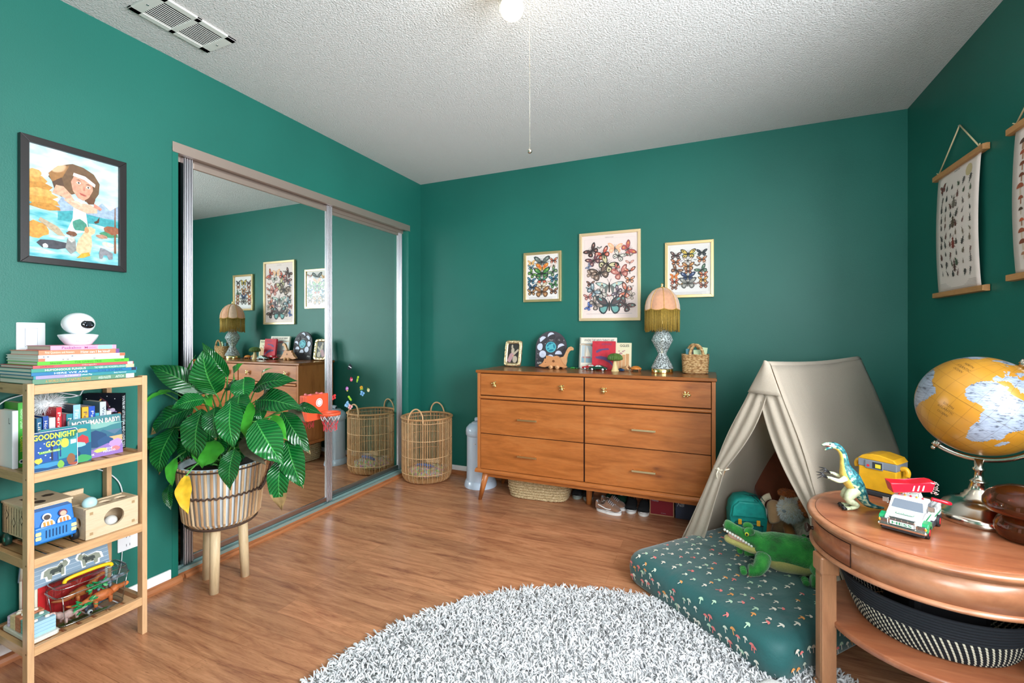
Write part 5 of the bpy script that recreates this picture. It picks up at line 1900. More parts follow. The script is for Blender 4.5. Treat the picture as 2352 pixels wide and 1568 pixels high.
upright('white hardback standing leftmost on the second shelf', (-2.160, .7335, SH['b'] + .0005), .0145, .197, .10, '#e9eaee', '#dfe2e6', True)
upright('bright green book standing right of the white hardback', (-2.168, .7500, SH['b'] + .0005), .0190, .222, .10, '#3fae34', '#3a9a30', None, ('Newton Green', '#cfeec0', 'Cuentos', '#e6e23c'))
upright('thin dark patterned book behind the front post', (-2.150, .7705, SH['b'] + .0005), .0085, .185, .09, '#4a6a7c', '#3c5668')

M_FUR = mat('white fluffy fur', '#e6e8ea', .9, sheen=.5)


def fur(m, c, r, n, L_, mm, seed=1, droop=0, wid=.0007, dirf=None):
    """short tapering strands over an ellipsoid"""
    q = random.Random(seed)
    vs, fs = [], []
    for i in range(n):
        z = q.uniform(-1, 1)
        a = q.uniform(0, 2 * pi)
        s_ = math.sqrt(1 - z * z)
        nn = Vector((s_ * cos(a), s_ * sin(a), z))
        p = Vector((c[0] + nn.x * r[0] * .96, c[1] + nn.y * r[1] * .96, c[2] + nn.z * r[2] * .96))
        d = (nn + Vector((q.uniform(-.5, .5), q.uniform(-.5, .5), q.uniform(-.5, .5) - droop))).normalized() * L_ * q.uniform(.6, 1.1)
        t_ = d.cross(Vector((q.uniform(-1, 1), q.uniform(-1, 1), q.uniform(-1, 1)))).normalized() * wid
        k = len(vs)
        mid = p + d * .55 + Vector((0, 0, -droop * L_ * .12))
        tip = p + d + Vector((0, 0, -droop * L_ * .45))
        vs += [p - t_, p + t_, mid + t_ * .8, mid - t_ * .8, tip]
        fs += [(k, k + 1, k + 2, k + 3), (k + 3, k + 2, k + 4)]
    m.add(vs, fs, mm, True)


t = thing('fluffy_toy', 'white fluffy pompom toy lying on top of the small books', 'plush toy', (-2.205, .835, SH['b'] + .205))
MB().ell((0, 0, 0), (.026, .035, .022), M_FUR, 20, 12).build('body', t)
m = MB()
fur(m, (0, 0, 0), (.026, .035, .022), 900, .030, M_FUR, 4)
m.build('fur', t, kind='stuff')
M_CABLE = mat('white cable', '#e9ebee', .5)
m = MB()
m.tube(catmull([(-2.262, .72, .895), (-2.262, .76, .93), (-2.262, .85, .945), (-2.262, .93, .925), (-2.262, .955, .918), (-2.262, .965, .935), (-2.262, .985, .952), (-2.262, .99, .9985)], 6), .0022, M_CABLE, 6)
m.tube(catmull([(-2.262, .955, .918), (-2.262, .93, .9145), (-2.262, .90, .915), (-2.262, .86, .905), (-2.262, .80, .94)], 6), .0022, M_CABLE, 6)
solo(m, 'white_cable', 'white cable looping along the wall behind the upper shelf', 'cable')
m = MB()
m.tube(catmull([(-2.280, 1.000, .705 - .035), (-2.280, 1.010, .62), (-2.280, 1.055, .585), (-2.280, 1.095, .53), (-2.280, 1.11, .45), (-2.280, 1.118, .37), (-2.280, 1.125, .31)], 6), .0025, M_CABLE, 6)
m.tube(catmull([(-2.280, 1.105, .24), (-2.280, 1.100, .18), (-2.280, 1.085, .12), (-2.278, 1.09, .085)], 6), .0015, M_CABLE, 6)
solo(m, 'charger_cable', 'white cable running down the wall to the outlet', 'cable')

# ---- third shelf: shape sorter truck and ball box
M_PALEW = wood('pale birch ply', '#dcc3a0', '#cdb088', 'x', 18, .55, 7)
M_PALEZ = wood('pale birch side', '#d8c0a0', '#cbb08c', 'y', 18, .55, 7)
M_SLIT = mat('dark slit', '#4a3a2c', .8)
M_BLUEP = mat('blue toy paint', '#1f74c8', .35, coat=.3)
M_DKGRN = mat('dark green toy wheel', '#123c34', .4)
t = thing('toy_truck', 'wooden shape sorter truck with a blue cab and two painted passengers', 'toy truck', (-2.155, .802, SH['c'] + .0048))
bx0, bx1, by0, by1, bz0, bz1 = -.115, .058, -.056, .062, .038, .148
m = MB()
m.bb((bx0, by0, bz0), (bx1, by1, bz1 - .008), M_PALEW, bev=.002)
X = T(0, by0, 0) @ FACE_MY
for i in range(9):
    xx = bx0 + .012 + i * .0185
    m.flat([(xx - .0012, bz0 + .006), (xx + .0012, bz0 + .006), (xx + .0012, bz1 - .014), (xx - .0012, bz1 - .014)], M_SLIT, X)
for xx, zc in ((bx0 + .035, .105), (bx0 + .085, .085), (bx0 + .14, .1)):
    m.flat([(xx - .013, zc), (xx, zc - .017), (xx + .013, zc), (xx, zc + .017)], M_SLIT, X, .0008)
    m.flat([(xx - .009, zc), (xx, zc - .012), (xx + .011, zc), (xx, zc + .014)], M_PALEZ, X, .0011)
m.build('cargo_box', t)
m = MB()
m.bb((bx0 - .003, by0 - .003, bz1 - .0078), (bx1 + .003, by1 + .003, bz1), M_PALEZ, bev=.0015)
X = T(0, 0, bz1)
m.flat([(-.07, -.03), (-.02, -.03), (-.02, .0), (-.07, .0)], M_SLIT, X, .0004)
m.disc(.02, -.01, .02, M_SLIT, X, .0004, 18, .015)
m.disc(-.04, .035, .018, M_SLIT, X, .0004, 6)
m.build('roof_lid', t)
m = MB()
m.bb((.060, -.056, .028), (.108, .056, .085), M_BLUEP, bev=.006, seg=3)
m.prism([(.060, .08), (.102, .08), (.084, .132), (.060, .136)], -.052, .052, M_BLUEP, T(0, 0, 0) @ FACE_MY, bev=.004)
X = T(.1085, 0, .058) @ FACE_X
m.flat([(-.042, -.022), (.042, -.022), (.042, .020), (-.042, .020)], mat('blue grille panel', '#3f86c4', .4), X, .0003)
for i in range(7):
    yy = -.026 + i * .0087
    m.flat([(yy - .0018, -.014), (yy + .0018, -.014), (yy + .0018, .012), (yy - .0018, .012)], mat('navy slot', '#123a6a', .5), X, .0006)
m.build('cab', t)
for s_ in (-1, 1):
    for k in (0, 1):
        m = MB()
        m.prism(rrect(.014, .012, .003), 0, .0015, mat('cream headlamp', '#e6dd9a', .4), T(.1087, s_ * .046, .049 + .015 * k) @ FACE_X)
        m.build('headlamp', t)
for s_, skin, hair, col in ((-1, '#3a2a24', '#20181a', '#e08a2c'), (1, '#d8a890', '#6a2a4c', '#e0782c')):
    m = MB()
    X = Matrix.Translation((.0985, s_ * .021, .106)) @ FACE_X @ RX(-19)
    m.prism([(.018 * cos(q), .022 * sin(q)) for q in [pi * i / 10 for i in range(11)]], 0, .0035, gel_col('#e9e6de'), X @ T(0, -.024, 0))
    m.prism([(.0115 * cos(q), .006 + .0115 * sin(q)) for q in [2 * pi * i / 18 for i in range(18)]], 0, .004, gel_col(hair if s_ > 0 else '#e4e0d8'), X)
    m.disc(0, .004, .0085, gel_col(skin), X @ T(0, 0, .004), .0004, 16)
    for k in (-.009, 0, .009):
        m.flat([(k - .003, -.024), (k + .003, -.024), (k + .003, -.010), (k - .003, -.010)], gel_col(col), X @ T(0, 0, .004), .0004)
    m.build('passenger', t)
for xx, rr_ in ((.082, .020), (-.075, .021)):
    for s_ in (-1, 1):
        m = MB()
        yy = s_ * .058
        m.tube([(xx, yy - .007, rr_), (xx, yy + .007, rr_)], rr_, M_DKGRN if xx < 0 else M_TYRE, 24)
        m.tube([(xx, yy - .008, rr_), (xx, yy + .008, rr_)], .008, M_BLUEP if xx > 0 else mat('green hub', '#2a7a66', .4), 14)
        m.build('wheel', t)
MB().bb((-.112, -.045, .024), (.10, .045, .038), M_DKGRN, bev=.002).build('chassis', t)

bw, bh, bd, th = .160, .108, .100, .009
t = thing('ball_drop_box', 'pale wooden ball drop box with round holes on the third shelf', 'toy', (-2.022, .951, SH['c'] + .0048))


def holed(m, w, h, cx, cy, r, z0, z1, mm, X, n=32, holes=None):
    """plate with one round hole"""
    outer = []
    for i in range(n):
        a = 2 * pi * i / n
        c, s_ = cos(a), sin(a)
        k = max(abs(c) / (w / 2), abs(s_) / (h / 2))
        outer.append((c / k, s_ / k))
    inner = [(cx + r * cos(2 * pi * i / n), cy + r * sin(2 * pi * i / n)) for i in range(n)]
    vs = [(x, y, z) for z in (z0, z1) for ring in (outer, inner) for x, y in ring]
    fs = []
    for i in range(n):
        j = (i + 1) % n
        fs += [(n + i, n + j, j, i), (2 * n + i, 2 * n + j, 3 * n + j, 3 * n + i), (i, j, 2 * n + j, 2 * n + i), (3 * n + i, 3 * n + j, n + j, n + i)]
    m.add(vs, fs, mm, False, X)


m = MB()
holed(m, bw, bh, .004, .002, .031, -th, 0, M_PALEZ, T(0, 0, bh / 2) @ FACE_X)
for s_ in (-1, 1):
    for k in (-1, 1):
        m.flat([(s_ * (bw / 2 - .011), k * .036 - .005), (s_ * (bw / 2 - .021), k * .036 - .005), (s_ * (bw / 2 - .021), k * .036 + .005), (s_ * (bw / 2 - .011), k * .036 + .005)], mat('joint end grain', '#a98a64', .7), T(0, 0, bh / 2) @ FACE_X, .0003)
m.build('front_panel', t)
m = MB()
m.bb((-bd, -bw / 2, 0), (-bd + th, bw / 2, bh), M_PALEZ)
m.build('back_panel', t)
m = MB()
holed(m, bd - 2 * th, bh, 0, 0, .018, 0, th, M_PALEW, T(-bd / 2, -bw / 2 + th, bh / 2) @ FACE_MY)
m.build('end_panel', t)
MB().bb((-bd + th, bw / 2 - th, 0), (-th, bw / 2, bh), M_PALEW).build('end_panel', t)
m = MB()
for k in (-1, 0, 1):
    holed(m, (bw - 2 * th) / 3, bd - 2 * th, 0, 0, .0195, -.006, 0, M_PALEZ, T(-bd / 2, k * (bw - 2 * th) / 3, bh - .003) @ RZ(90))
m.build('lid', t)
MB().bb((-bd + th, -bw / 2 + th, .001), (-th, bw / 2 - th, .008), M_PALEW).build('floor_panel', t)
M_BALLB = mat('pale aqua ball', '#b6dbe2', .4)
M_BALLW = mat('pale ivory ball', '#d8d6cf', .45)
MB_ = MB().ell((0, 0, 0), .0215, M_BALLB, 28, 18)
solo(MB_, 'toy_ball', 'pale aqua wooden ball resting in the top hole of the ball box', 'ball', (-2.022 - bd / 2, .951 - (bw - 2 * th) / 3, SH['c'] + bh + .012))
solo(MB().ell((0, 0, 0), .0205, M_BALLW, 28, 18), 'toy_ball', 'pale ivory wooden ball inside the ball box seen through its hole', 'ball', (-2.022 - .040, .962, SH['c'] + .0048 + .0295))
m = MB()
m.bb((-.05, -.055, 0), (.05, .055, .012), M_PALEW, bev=.002)
m.bb((-.05, -.055, .012), (-.042, .055, .03), M_PALEW)
solo(m, 'wooden_tray', 'thin pale wooden tray leaning behind the ball box', 'toy', (-2.205, .905, SH['c'] + .098), rot=(0, RAD(6), 0))
m = MB()
m.bb((-.05, -.045, 0), (.05, .045, .0925), M_PALEW, bev=.002)
solo(m, 'wooden_box', 'plain pale wooden box standing under the thin tray', 'toy', (-2.205, .915, SH['c'] + .0048))

# ---- bottom shelf
M_BARN = mat('barn red paint', '#cf2326', .45)
M_BARND = mat('barn dark red board gap', '#8c1518', .5)
M_ROOF = mat('grey blue roof paint', '#7f97ab', .45)
M_BTRIM = mat('cream barn trim', '#e3dcc8', .5)
t = thing('toy_barn', 'red toy barn with a grey blue roof and animal shaped openings', 'toy barn', (-2.205, .890, SH['d'] + .0048))
L_, D_ = .200, .105
gab = [(-D_ / 2, 0), (D_ / 2, 0), (D_ / 2, .132), (D_ * .36, .198), (0, .222), (-D_ * .36, .198), (-D_ / 2, .132)]
FX = Matrix(((1, 0, 0, 0), (0, 0, 1, 0), (0, 1, 0, 0), (0, 0, 0, 1)))
m = MB()
m.prism(gab, -L_ / 2, L_ / 2, M_BARN, FX)
for i in range(8):
    yy = -L_ / 2 + .025 + i * .0215
    m.flat([(yy - .0006, .008), (yy + .0006, .008), (yy + .0006, .127), (yy - .0006, .127)], M_BARND, T(D_ / 2, 0, 0) @ FACE_X, .0004)
m.bb((D_ / 2 - .002, -L_ / 2 + .001, 0), (D_ / 2 + .0015, L_ / 2 - .001, .008), mat('green barn grass', '#4f9a3c', .5))
m.build('walls', t)


def roofquad(p, q, name):
    m = MB()
    a = Vector((p[0], 0, p[1]))
    b = Vector((q[0], 0, q[1]))
    d = (b - a)
    nl = Vector((d.z, 0, -d.x)).normalized()
    if nl.x < 0 and p[0] > 0:
        nl = -nl
    if nl.x > 0 and p[0] < 0:
        nl = -nl
    o = len(m.v)
    vs = []
    for off in (.0005, .0055):
        for y in (-L_ / 2 - .008, L_ / 2 + .008):
            for c in (a - d * .08, b):
                w = c + nl * off
                vs.append((w.x, y, w.z))
    m.add(vs, [(0, 1, 3, 2), (4, 6, 7, 5), (0, 4, 5, 1), (2, 3, 7, 6), (0, 2, 6, 4), (1, 5, 7, 3)], M_ROOF)
    return m, a, d, nl


m, a, d, nl = roofquad(gab[2], gab[3], '')
R3 = Matrix((( 0, d.normalized().x, nl.x, a.x + nl.x * .0055), (1, 0, 0, 0), (0, d.normalized().z, nl.z, a.z + nl.z * .0055), (0, 0, 0, 1)))
for i in range(4):
    q = d.length * (.1 + .22 * i)
    m.flat([(-L_ / 2 - .007, q - .0004), (L_ / 2 + .007, q - .0004), (L_ / 2 + .007, q + .0004), (-L_ / 2 - .007, q + .0004)], mat('roof line', '#d8dfe4', .5), R3, .0003)
cow = [(-.034, -.004), (-.03, .012), (-.018, .017), (.006, .015), (.014, .023), (.022, .021), (.021, .027), (.03, .026), (.036, .016), (.032, .009), (.024, .006), (.022, -.014), (.013, -.014), (.012, -.006), (-.01, -.006), (-.012, -.016), (-.022, -.015), (-.024, -.004)]
for yy, flip in ((-.048, 1), (.050, -1)):
    sh_ = [(yy + flip * px_, d.length * .5 + py_ * 1.15 - .006) for px_, py_ in cow]
    m.flat(shrink(sh_, 1.2), mat('white outline', '#eef0f2', .5), R3, .0006)
    m.flat(sh_, mat('barn opening', '#8a9080', .6), R3, .0009)
    m.flat(shrink(sh_, .55), mat('barn opening dark', '#3c4440', .7), R3, .0012)
m.build('roof_panel', t)
for p, q in ((gab[3], gab[4]), (gab[5], gab[4]), (gab[6], gab[5])):
    roofquad(p, q, '')[0].build('roof_panel', t)
for y in (-L_ / 2 - .001, L_ / 2 + .001):
    m = MB()
    prev = None
    for p, q in ((gab[1], gab[2]), (gab[2], gab[3]), (gab[3], gab[4]), (gab[4], gab[5]), (gab[5], gab[6]), (gab[6], gab[0])):
        m.tube([(p[0], y, p[1]), (q[0], y, q[1])], .0055, M_BTRIM, 4)
    m.build('gable_trim', t)

M_TOTE = glass_thin('clear box plastic', '#eef4f6', .22, .06)
M_TOTEE = glass_thin('clear plastic edge', '#dfe8ec', .45, .12)
M_YEL = mat('yellow toy plastic', '#f2c41c', .35)
t = thing('toy_tub', 'clear plastic tub with a yellow handle full of toy creatures', 'tub', (-2.080, .905, SH['d'] + .0048), -2)
w0, d0, w1, d1, hh = .185, .088, .212, .112, .112
m = MB()
n = 40
lo, hi = superel(w0 / 2, d0 / 2, n, .35), superel(w1 / 2, d1 / 2, n, .35)
lo = [(b, a) for a, b in lo]
hi = [(b, a) for a, b in hi]
vs = [(x, y, .002) for x, y in lo] + [(x, y, hh) for x, y in hi]
m.add(vs, [(i, (i + 1) % n, n + (i + 1) % n, n + i) for i in range(n)] + [tuple(range(n))[::-1]], M_TOTE, True)
m.build('tub', t)
m = MB()
m.tube([(x * 1.01, y * 1.01, hh) for x, y in hi], .0028, M_TOTEE, 6, closed=True)
m.tube([(x * 1.002, y * 1.002, .006) for x, y in lo], .0018, M_TOTEE, 6, closed=True)
for i in (4, 14, 24, 34):
    m.tube([(lo[i][0], lo[i][1], .006), (hi[i][0], hi[i][1], hh)], .0018, M_TOTEE, 6)
m.build('rim', t)
m = MB()
top = [(x * .93, y * .95) for x, y in hi]
vs = [(x, y, hh + .002) for x, y in hi] + [(x, y, hh + .026) for x, y in top]
m.add(vs, [(i, (i + 1) % n, n + (i + 1) % n, n + i) for i in range(n)] + [tuple(n + i for i in range(n))], M_TOTE, True)
m.tube([(x, y, hh + .026) for x, y in top], .0018, M_TOTEE, 6, closed=True)
m.build('lid', t)
m = MB()
m.tube(catmull([(.0, -.068, hh + .026), (.0, -.062, hh + .036), (.0, -.03, hh + .040), (.0, .03, hh + .040), (.0, .062, hh + .036), (.0, .068, hh + .026)], 4), .0062, M_YEL, 10)
m.build('handle', t)
tx_, ty_, tz_ = -2.080, .905, SH['d'] + .0090


def mini_beast(name, label, loc, rz, col, s, tilt=0, kind=0):
    m = MB(RZ(rz) @ RX(tilt) @ S(s))
    m.ell((0, 0, .022), (.030, .013, .015), col, 16, 10)
    m.tube(catmull([(.022, 0, .026), (.038, 0, .042 if kind else .030), (.050, 0, .050 if kind else .030)], 4), [.011] * 4 + [.007] * 4 + [.006], col, 10)
    m.ell((.054, 0, .050 if kind else .031), (.011, .007, .007), col, 12, 8)
    m.tube(catmull([(-.022, 0, .024), (-.05, 0, .018), (-.078, .006, .026)], 4), [.011, .010, .009, .008, .006, .005, .004, .003, .001], col, 8)
    for a, b in ((.016, -.011), (.016, .011), (-.018, -.011), (-.018, .011)):
        m.tube([(a, b, .018), (a, b * 1.2, .0)], [.006, .0045], col, 8)
    return solo(m, name, label, 'toy animal', loc, group='toy creatures in the clear tub')


mini_beast('toy_creature', 'orange toy reptile lying along the front of the clear tub', (tx_ + .020, ty_ + .030, tz_ + .018), 84, mat('orange toy skin', '#d9743c', .5, var=.3, vs=70), 1.25, 0, 0)
mini_beast('toy_creature', 'pale pink toy creature standing at the left end of the tub', (tx_ + .008, ty_ - .060, tz_ + .004), -80, mat('pale pink toy skin', '#d9b0a6', .5, var=.25, vs=70), .95, 0, 1)
mini_beast('toy_creature', 'dark blue grey toy creature at the bottom of the tub', (tx_ + .0, ty_ + .008, tz_ + .0), 70, mat('blue grey toy skin', '#4a5666', .5, var=.35, vs=70), .8, 0, 0)
mini_beast('toy_creature', 'brown orange toy creature leaning in the back of the tub', (tx_ - .016, ty_ - .012, tz_ + .052), 95, mat('rust toy skin', '#b5622f', .5, var=.3, vs=70), 1.1, 0, 1)
mini_beast('toy_creature', 'black and white toy creature at the right end of the tub', (tx_ - .010, ty_ + .050, tz_ + .055), 75, mat('black white toy skin', '#9098a2', .5, var=.8, vs=90), .95, 0, 0)
M_FERN = mat('bright green toy fern', '#1fa05a', .45)
for i, (a, b, c) in enumerate(((.026, -.022, .040), (.010, .020, .082))):
    m = MB()
    q = random.Random(i + 3)
    for k in range(26):
        p = Vector((q.uniform(-.014, .014), q.uniform(-.030, .030), q.uniform(-.010, .012)))
        m.ell(tuple(p), (.0035, .008, .0028), M_FERN if k % 4 else mat('pale green toy fern', '#7fd08a', .45), 8, 5, RX(q.uniform(-40, 40)))
    m.cyl((0, -.032, -.004), (0, .032, .0), .003, M_FERN, 6)
    solo(m, 'toy_fern', ('green plastic toy fern low at the front of the tub', 'green plastic toy fern under the tub lid with a yellow tag')[i], 'toy plant', (tx_ + a, ty_ + b, tz_ + c), group='plastic ferns in the clear tub')
m = MB()
m.ell((0, 0, 0), .008, mat('white eye ball', '#dfe2e4', .3), 14, 10)
m.ell((.006, 0, 0), .0045, M_BLACK, 10, 8)
solo(m, 'toy_eyeball', 'small white toy eyeball at the bottom of the tub', 'toy', (tx_ + .030, ty_ - .010, tz_ + .009))

t = thing('stacking_toy', 'pale board with rows of pastel stacking blocks on pegs, bottom shelf', 'toy', (-2.128, .768, SH['d'] + .0048))
M_BOARD = wood('whitewashed board', '#e0dccf', '#d2cdbf', 'x', 20, .6, 6)
MB().prism(rrect(.200, .074, .012), 0, .013, M_BOARD, bev=.002).build('board', t)
M_PEG = mat('pale peg wood', '#e6dfce', .5)
cols = [('lilac', '#c9b9cc', -.078, .034), ('cream', '#e3cda0', -.044, .044), ('terracotta', '#c9805c', -.008, .050), ('teal', '#7fb5ae', .030, .047), ('pale blue', '#9cc4dc', .070, .047)]
for nm, c, xx, h in cols:
    cm = mat('stack ' + nm, c, .55)
    nl = 4 if nm != 'lilac' else 3
    for k in range(nl):
        zz0 = .013 + h * k / nl
        m = MB()
        if nm == 'lilac':
            m.prism([(xx - .014 + .028 * (1 if abs(cos(q)) * 0 + 1 else 0) * .5 + .014 * cos(q), .031 * sin(q)) for q in [2 * pi * i / 24 for i in range(24)]], zz0, zz0 + h / nl - .0006, cm, bev=.001)
        else:
            m.bb((xx - .015, -.031, zz0), (xx + .017, .031, zz0 + h / nl - .0006), cm, bev=.0012)
        m.build('block', t, nm + ' block')
    for dy in ((-.015, .015) if nm != 'lilac' else (0,)):
        MB().lathe([(.0065, .012), (.0065, .013 + h + .003), (.005, .013 + h + .0055), (0, .013 + h + .006)], M_PEG, 14, T(xx, dy, 0)).build('peg', t)

# ---- on the wall: switch, outlet, painting
t = thing('light_switch', 'white square wall switch plate above the stack of books', 'light switch', (XW, .825, 1.1455))
m = MB()
m.prism(rrect(.078, .109, .003), 0, .006, M_PLW, FACE_X, bev=.0015)
m.build('plate', t)
m = MB()
m.prism(rrect(.0345, .068, .002), .006, .0068, mat('grey switch gap', '#9aa3b4', .5), FACE_X)
m.prism(rrect(.0325, .066, .002), .0065, .0085, M_PLW, FACE_X @ RX(1.2), bev=.0008)
m.build('rocker', t)
t = thing('wall_outlet', 'white wall outlet half hidden behind the bamboo shelf', 'outlet', (XW, 1.128, .275))
m = MB()
m.prism(rrect(.074, .079, .003), 0, .006, M_PLW, FACE_X, bev=.0015)
for b in (-.018, .018):
    for a in (-.006, .006):
        m.flat([(a - .001, b - .005), (a + .001, b - .005), (a + .001, b + .005), (a - .001, b + .005)], M_INK, FACE_X @ T(0, 0, .006), .0004)
m.build('plate', t)

py0, py1, pz0, pz1 = .7905, 1.115, 1.4185, 1.8825
t = thing('framed_painting', 'black framed colourful painting of a woman above animals and a waterfall', 'picture', (XW, (py0 + py1) / 2, (pz0 + pz1) / 2))
w, h, fw = py1 - py0, pz1 - pz0, .0245
M_BLKF = mat('black wood frame', '#1e1b1c', .36, bump=.15, bs=300)
B = FACE_X
m = MB(B)
for s_ in (-1, 1):
    m.prism([(s_ * w / 2, -h / 2), (s_ * w / 2, h / 2), (s_ * (w / 2 - fw), h / 2 - fw), (s_ * (w / 2 - fw), -h / 2 + fw)], 0, .022, M_BLKF, bev=.0012)
    m.prism([(-w / 2, s_ * h / 2), (w / 2, s_ * h / 2), (w / 2 - fw, s_ * (h / 2 - fw)), (-w / 2 + fw, s_ * (h / 2 - fw))], 0, .022, M_BLKF, bev=.0012)
m.build('frame', t)
aw, ah = w - 2 * fw, h - 2 * fw
m = MB(B)
pn = NT('painted wash')
n1 = pn.n('ShaderNodeTexNoise', Scale=22.0, Detail=4.0)
pn.l(pn.coord((1, .6, 1.4)), n1.inputs['Vector'])
pn.l(pn.ramp(n1.outputs['Fac'], [(.3, '#8fc4d2'), (.5, '#c4dde2'), (.7, '#e6eff0')]), pn.b.inputs['Base Color'])
pn.b.inputs['Roughness'].default_value = .7
pw = NT('painted lake wash')
n1 = pw.n('ShaderNodeTexNoise', Scale=30.0, Detail=4.0)
pw.l(pw.coord((1, .5, 1.6)), n1.inputs['Vector'])
pw.l(pw.ramp(n1.outputs['Fac'], [(.3, '#3fa6b4'), (.5, '#8ccdd2'), (.7, '#dceaea')]), pw.b.inputs['Base Color'])
pw.b.inputs['Roughness'].default_value = .7
m.prism([(-aw / 2 - .004, -ah / 2 - .004), (aw / 2 + .004, -ah / 2 - .004), (aw / 2 + .004, ah / 2 + .004), (-aw / 2 - .004, ah / 2 + .004)], .004, .009, pn.m)


def P_(c, poly, k, mm=None):
    m.flat([(aw * (a - .5), ah * (b - .5)) for a, b in poly], mm or mat('paint ' + c, c, .7, var=.22, vs=90), T(0, 0, .009), .0002 + .00012 * k)


P_('', [(0, 0), (1, 0), (1, .46), (.6, .5), (0, .48)], 0, pw.m)
P_('#9fb3c9', [(.28, .50), (.36, .60), (.42, .54), (.48, .58), (.55, .5), (.62, .56), (.7, .52), (.8, .6), (.9, .54), (1, .6), (1, .46), (.28, .44)], 1)
P_('#46a0a8', [(.3, .44), (.45, .47), (.7, .46), (1, .44), (1, .36), (.7, .38), (.3, .36)], 2)
P_('#3f8a7c', blob(.55, .36, .1, .07, s=3), 3)
P_('#e3eef0', [(.47, .52), (.60, .52), (.62, .42), (.64, .30), (.5, .26), (.40, .28), (.46, .40)], 4)
P_('#4a8f7c', blob(.54, .345, .09, .055, s=4), 5)
for i, (a, b, c, d) in enumerate(((.07, .69, .11, .05), (.1, .63, .15, .045), (.12, .57, .16, .05), (.15, .51, .17, .04), (.17, .465, .17, .03), (.06, .74, .07, .04))):
    P_(('#d39a4c', '#c48a3e', '#dca85c')[i % 3], [(max(0, q[0]), q[1]) for q in blob(a, b, c, d, 14, .2, i)], 6 + i * .3)
P_('#d99a4a', [(max(0, q[0]), q[1]) for q in blob(.08, .25, .13, .075, 14, .2, 9)], 8)
P_('#b9a58a', [(.12, .36), (.3, .3), (.38, .22), (.3, .22), (.1, .33)], 8)
# the woman: hair, face, band, hands
P_('#6f5238', [(.2, .74), (.26, .83), (.36, .88), (.46, .91), (.58, .90), (.70, .86), (.77, .78), (.76, .68), (.70, .60), (.6, .58), (.55, .66), (.45, .62), (.3, .66)], 9)
P_('#a0703f', [(.2, .77), (.3, .86), (.42, .88), (.36, .78), (.3, .68), (.24, .7)], 10)
P_('#5a4030', [(.24, .70), (.34, .76), (.38, .64), (.34, .58), (.28, .6)], 10.5)
P_('#d99a80', [(.44, .74), (.46, .66), (.52, .60), (.58, .585), (.64, .62), (.69, .70), (.68, .765), (.58, .80), (.48, .81)], 11)
P_('#d8a88c', [(.24, .60), (.34, .585), (.42, .56), (.48, .57), (.44, .62), (.36, .68), (.28, .68)], 11)
P_('#e3b49a', [(.36, .56), (.48, .50), (.62, .47), (.74, .49), (.74, .53), (.66, .56), (.58, .56), (.52, .54), (.44, .585)], 12)
P_('#e9c4ac', [(.44, .555), (.56, .53), (.58, .545), (.5, .575)], 13)
P_('#d68f7c', [(.70, .58), (.76, .56), (.80, .54), (.78, .52), (.70, .54)], 13)
P_('#ece2da', [(.47, .83), (.6, .82), (.72, .765), (.71, .735), (.59, .785), (.46, .80)], 13)
P_('#6b4630', [(.60, .59), (.66, .64), (.72, .62), (.70, .57), (.64, .56)], 13)
for ex, ey in ((.525, .745), (.635, .72)):
    P_('#f0ebe4', blob(ex, ey, .026, .011, 10, 0, 1), 14)
    P_('#4a3626', blob(ex, ey, .011, .009, 8, 0, 1), 15)
    P_('#5c3c2a', [(ex - .035, ey + .022), (ex, ey + .032), (ex + .035, ey + .02), (ex, ey + .024)], 15)
P_('#c47c66', [(.585, .725), (.60, .685), (.575, .68)], 14)
P_('#b5564c', [(.53, .655), (.57, .648), (.62, .637), (.59, .628), (.55, .635)], 14)
# tree and nest at right, animals below
P_('#8a5a40', [(.945, .12), (.975, .12), (.965, .58), (.955, .58)], 9)
P_('#9a5f44', blob(.92, .345, .1, .04, s=5), 10)
P_('#5c4030', [(.70, .40), (.74, .42), (.77, .46), (.76, .40), (.72, .385)], 9)
P_('#4a8f6a', blob(.88, .30, .12, .03, s=7), 8)
P_('#e2bf98', [(.49, .10), (.52, .2), (.6, .30), (.62, .34), (.66, .35), (.72, .33), (.71, .29), (.67, .27), (.68, .18), (.66, .09), (.56, .06)], 12)
P_('#c69468', blob(.615, .31, .025, .03, s=6), 13)
P_('#4a4a52', [(.08, .13), (.12, .16), (.25, .17), (.4, .16), (.42, .12), (.3, .09), (.14, .09)], 12)
P_('#e9e9e6', blob(.17, .11, .03, .02, s=4), 13)
P_('#8f8f8c', [(.38, .11), (.40, .2), (.45, .24), (.49, .2), (.5, .1), (.44, .06)], 12.5)
P_('#c9c6bf', blob(.445, .2, .035, .025, s=5), 13.5)
P_('#7a4f3a', blob(.45, .255, .06, .025, s=9), 12)
P_('#8a8a90', [(.76, .1), (.78, .16), (.84, .15), (.93, .12), (.93, .06), (.88, .05), (.86, .09), (.82, .09), (.8, .05), (.77, .05)], 12.5)
P_('#d9a83c', [(.5, .03), (.56, .08), (.64, .1), (.66, .07), (.58, .04)], 14)
P_('#b98a72', blob(.8, .27, .07, .02, s=3), 12)
P_('#e0d2be', blob(.87, .2, .08, .025, s=8), 12)
m.build('painting', t)
MB(B).prism([(-aw / 2, -ah / 2), (aw / 2, -ah / 2), (aw / 2, ah / 2), (-aw / 2, ah / 2)], .0145, .0160, M_PICGLASS).build('glass', t)
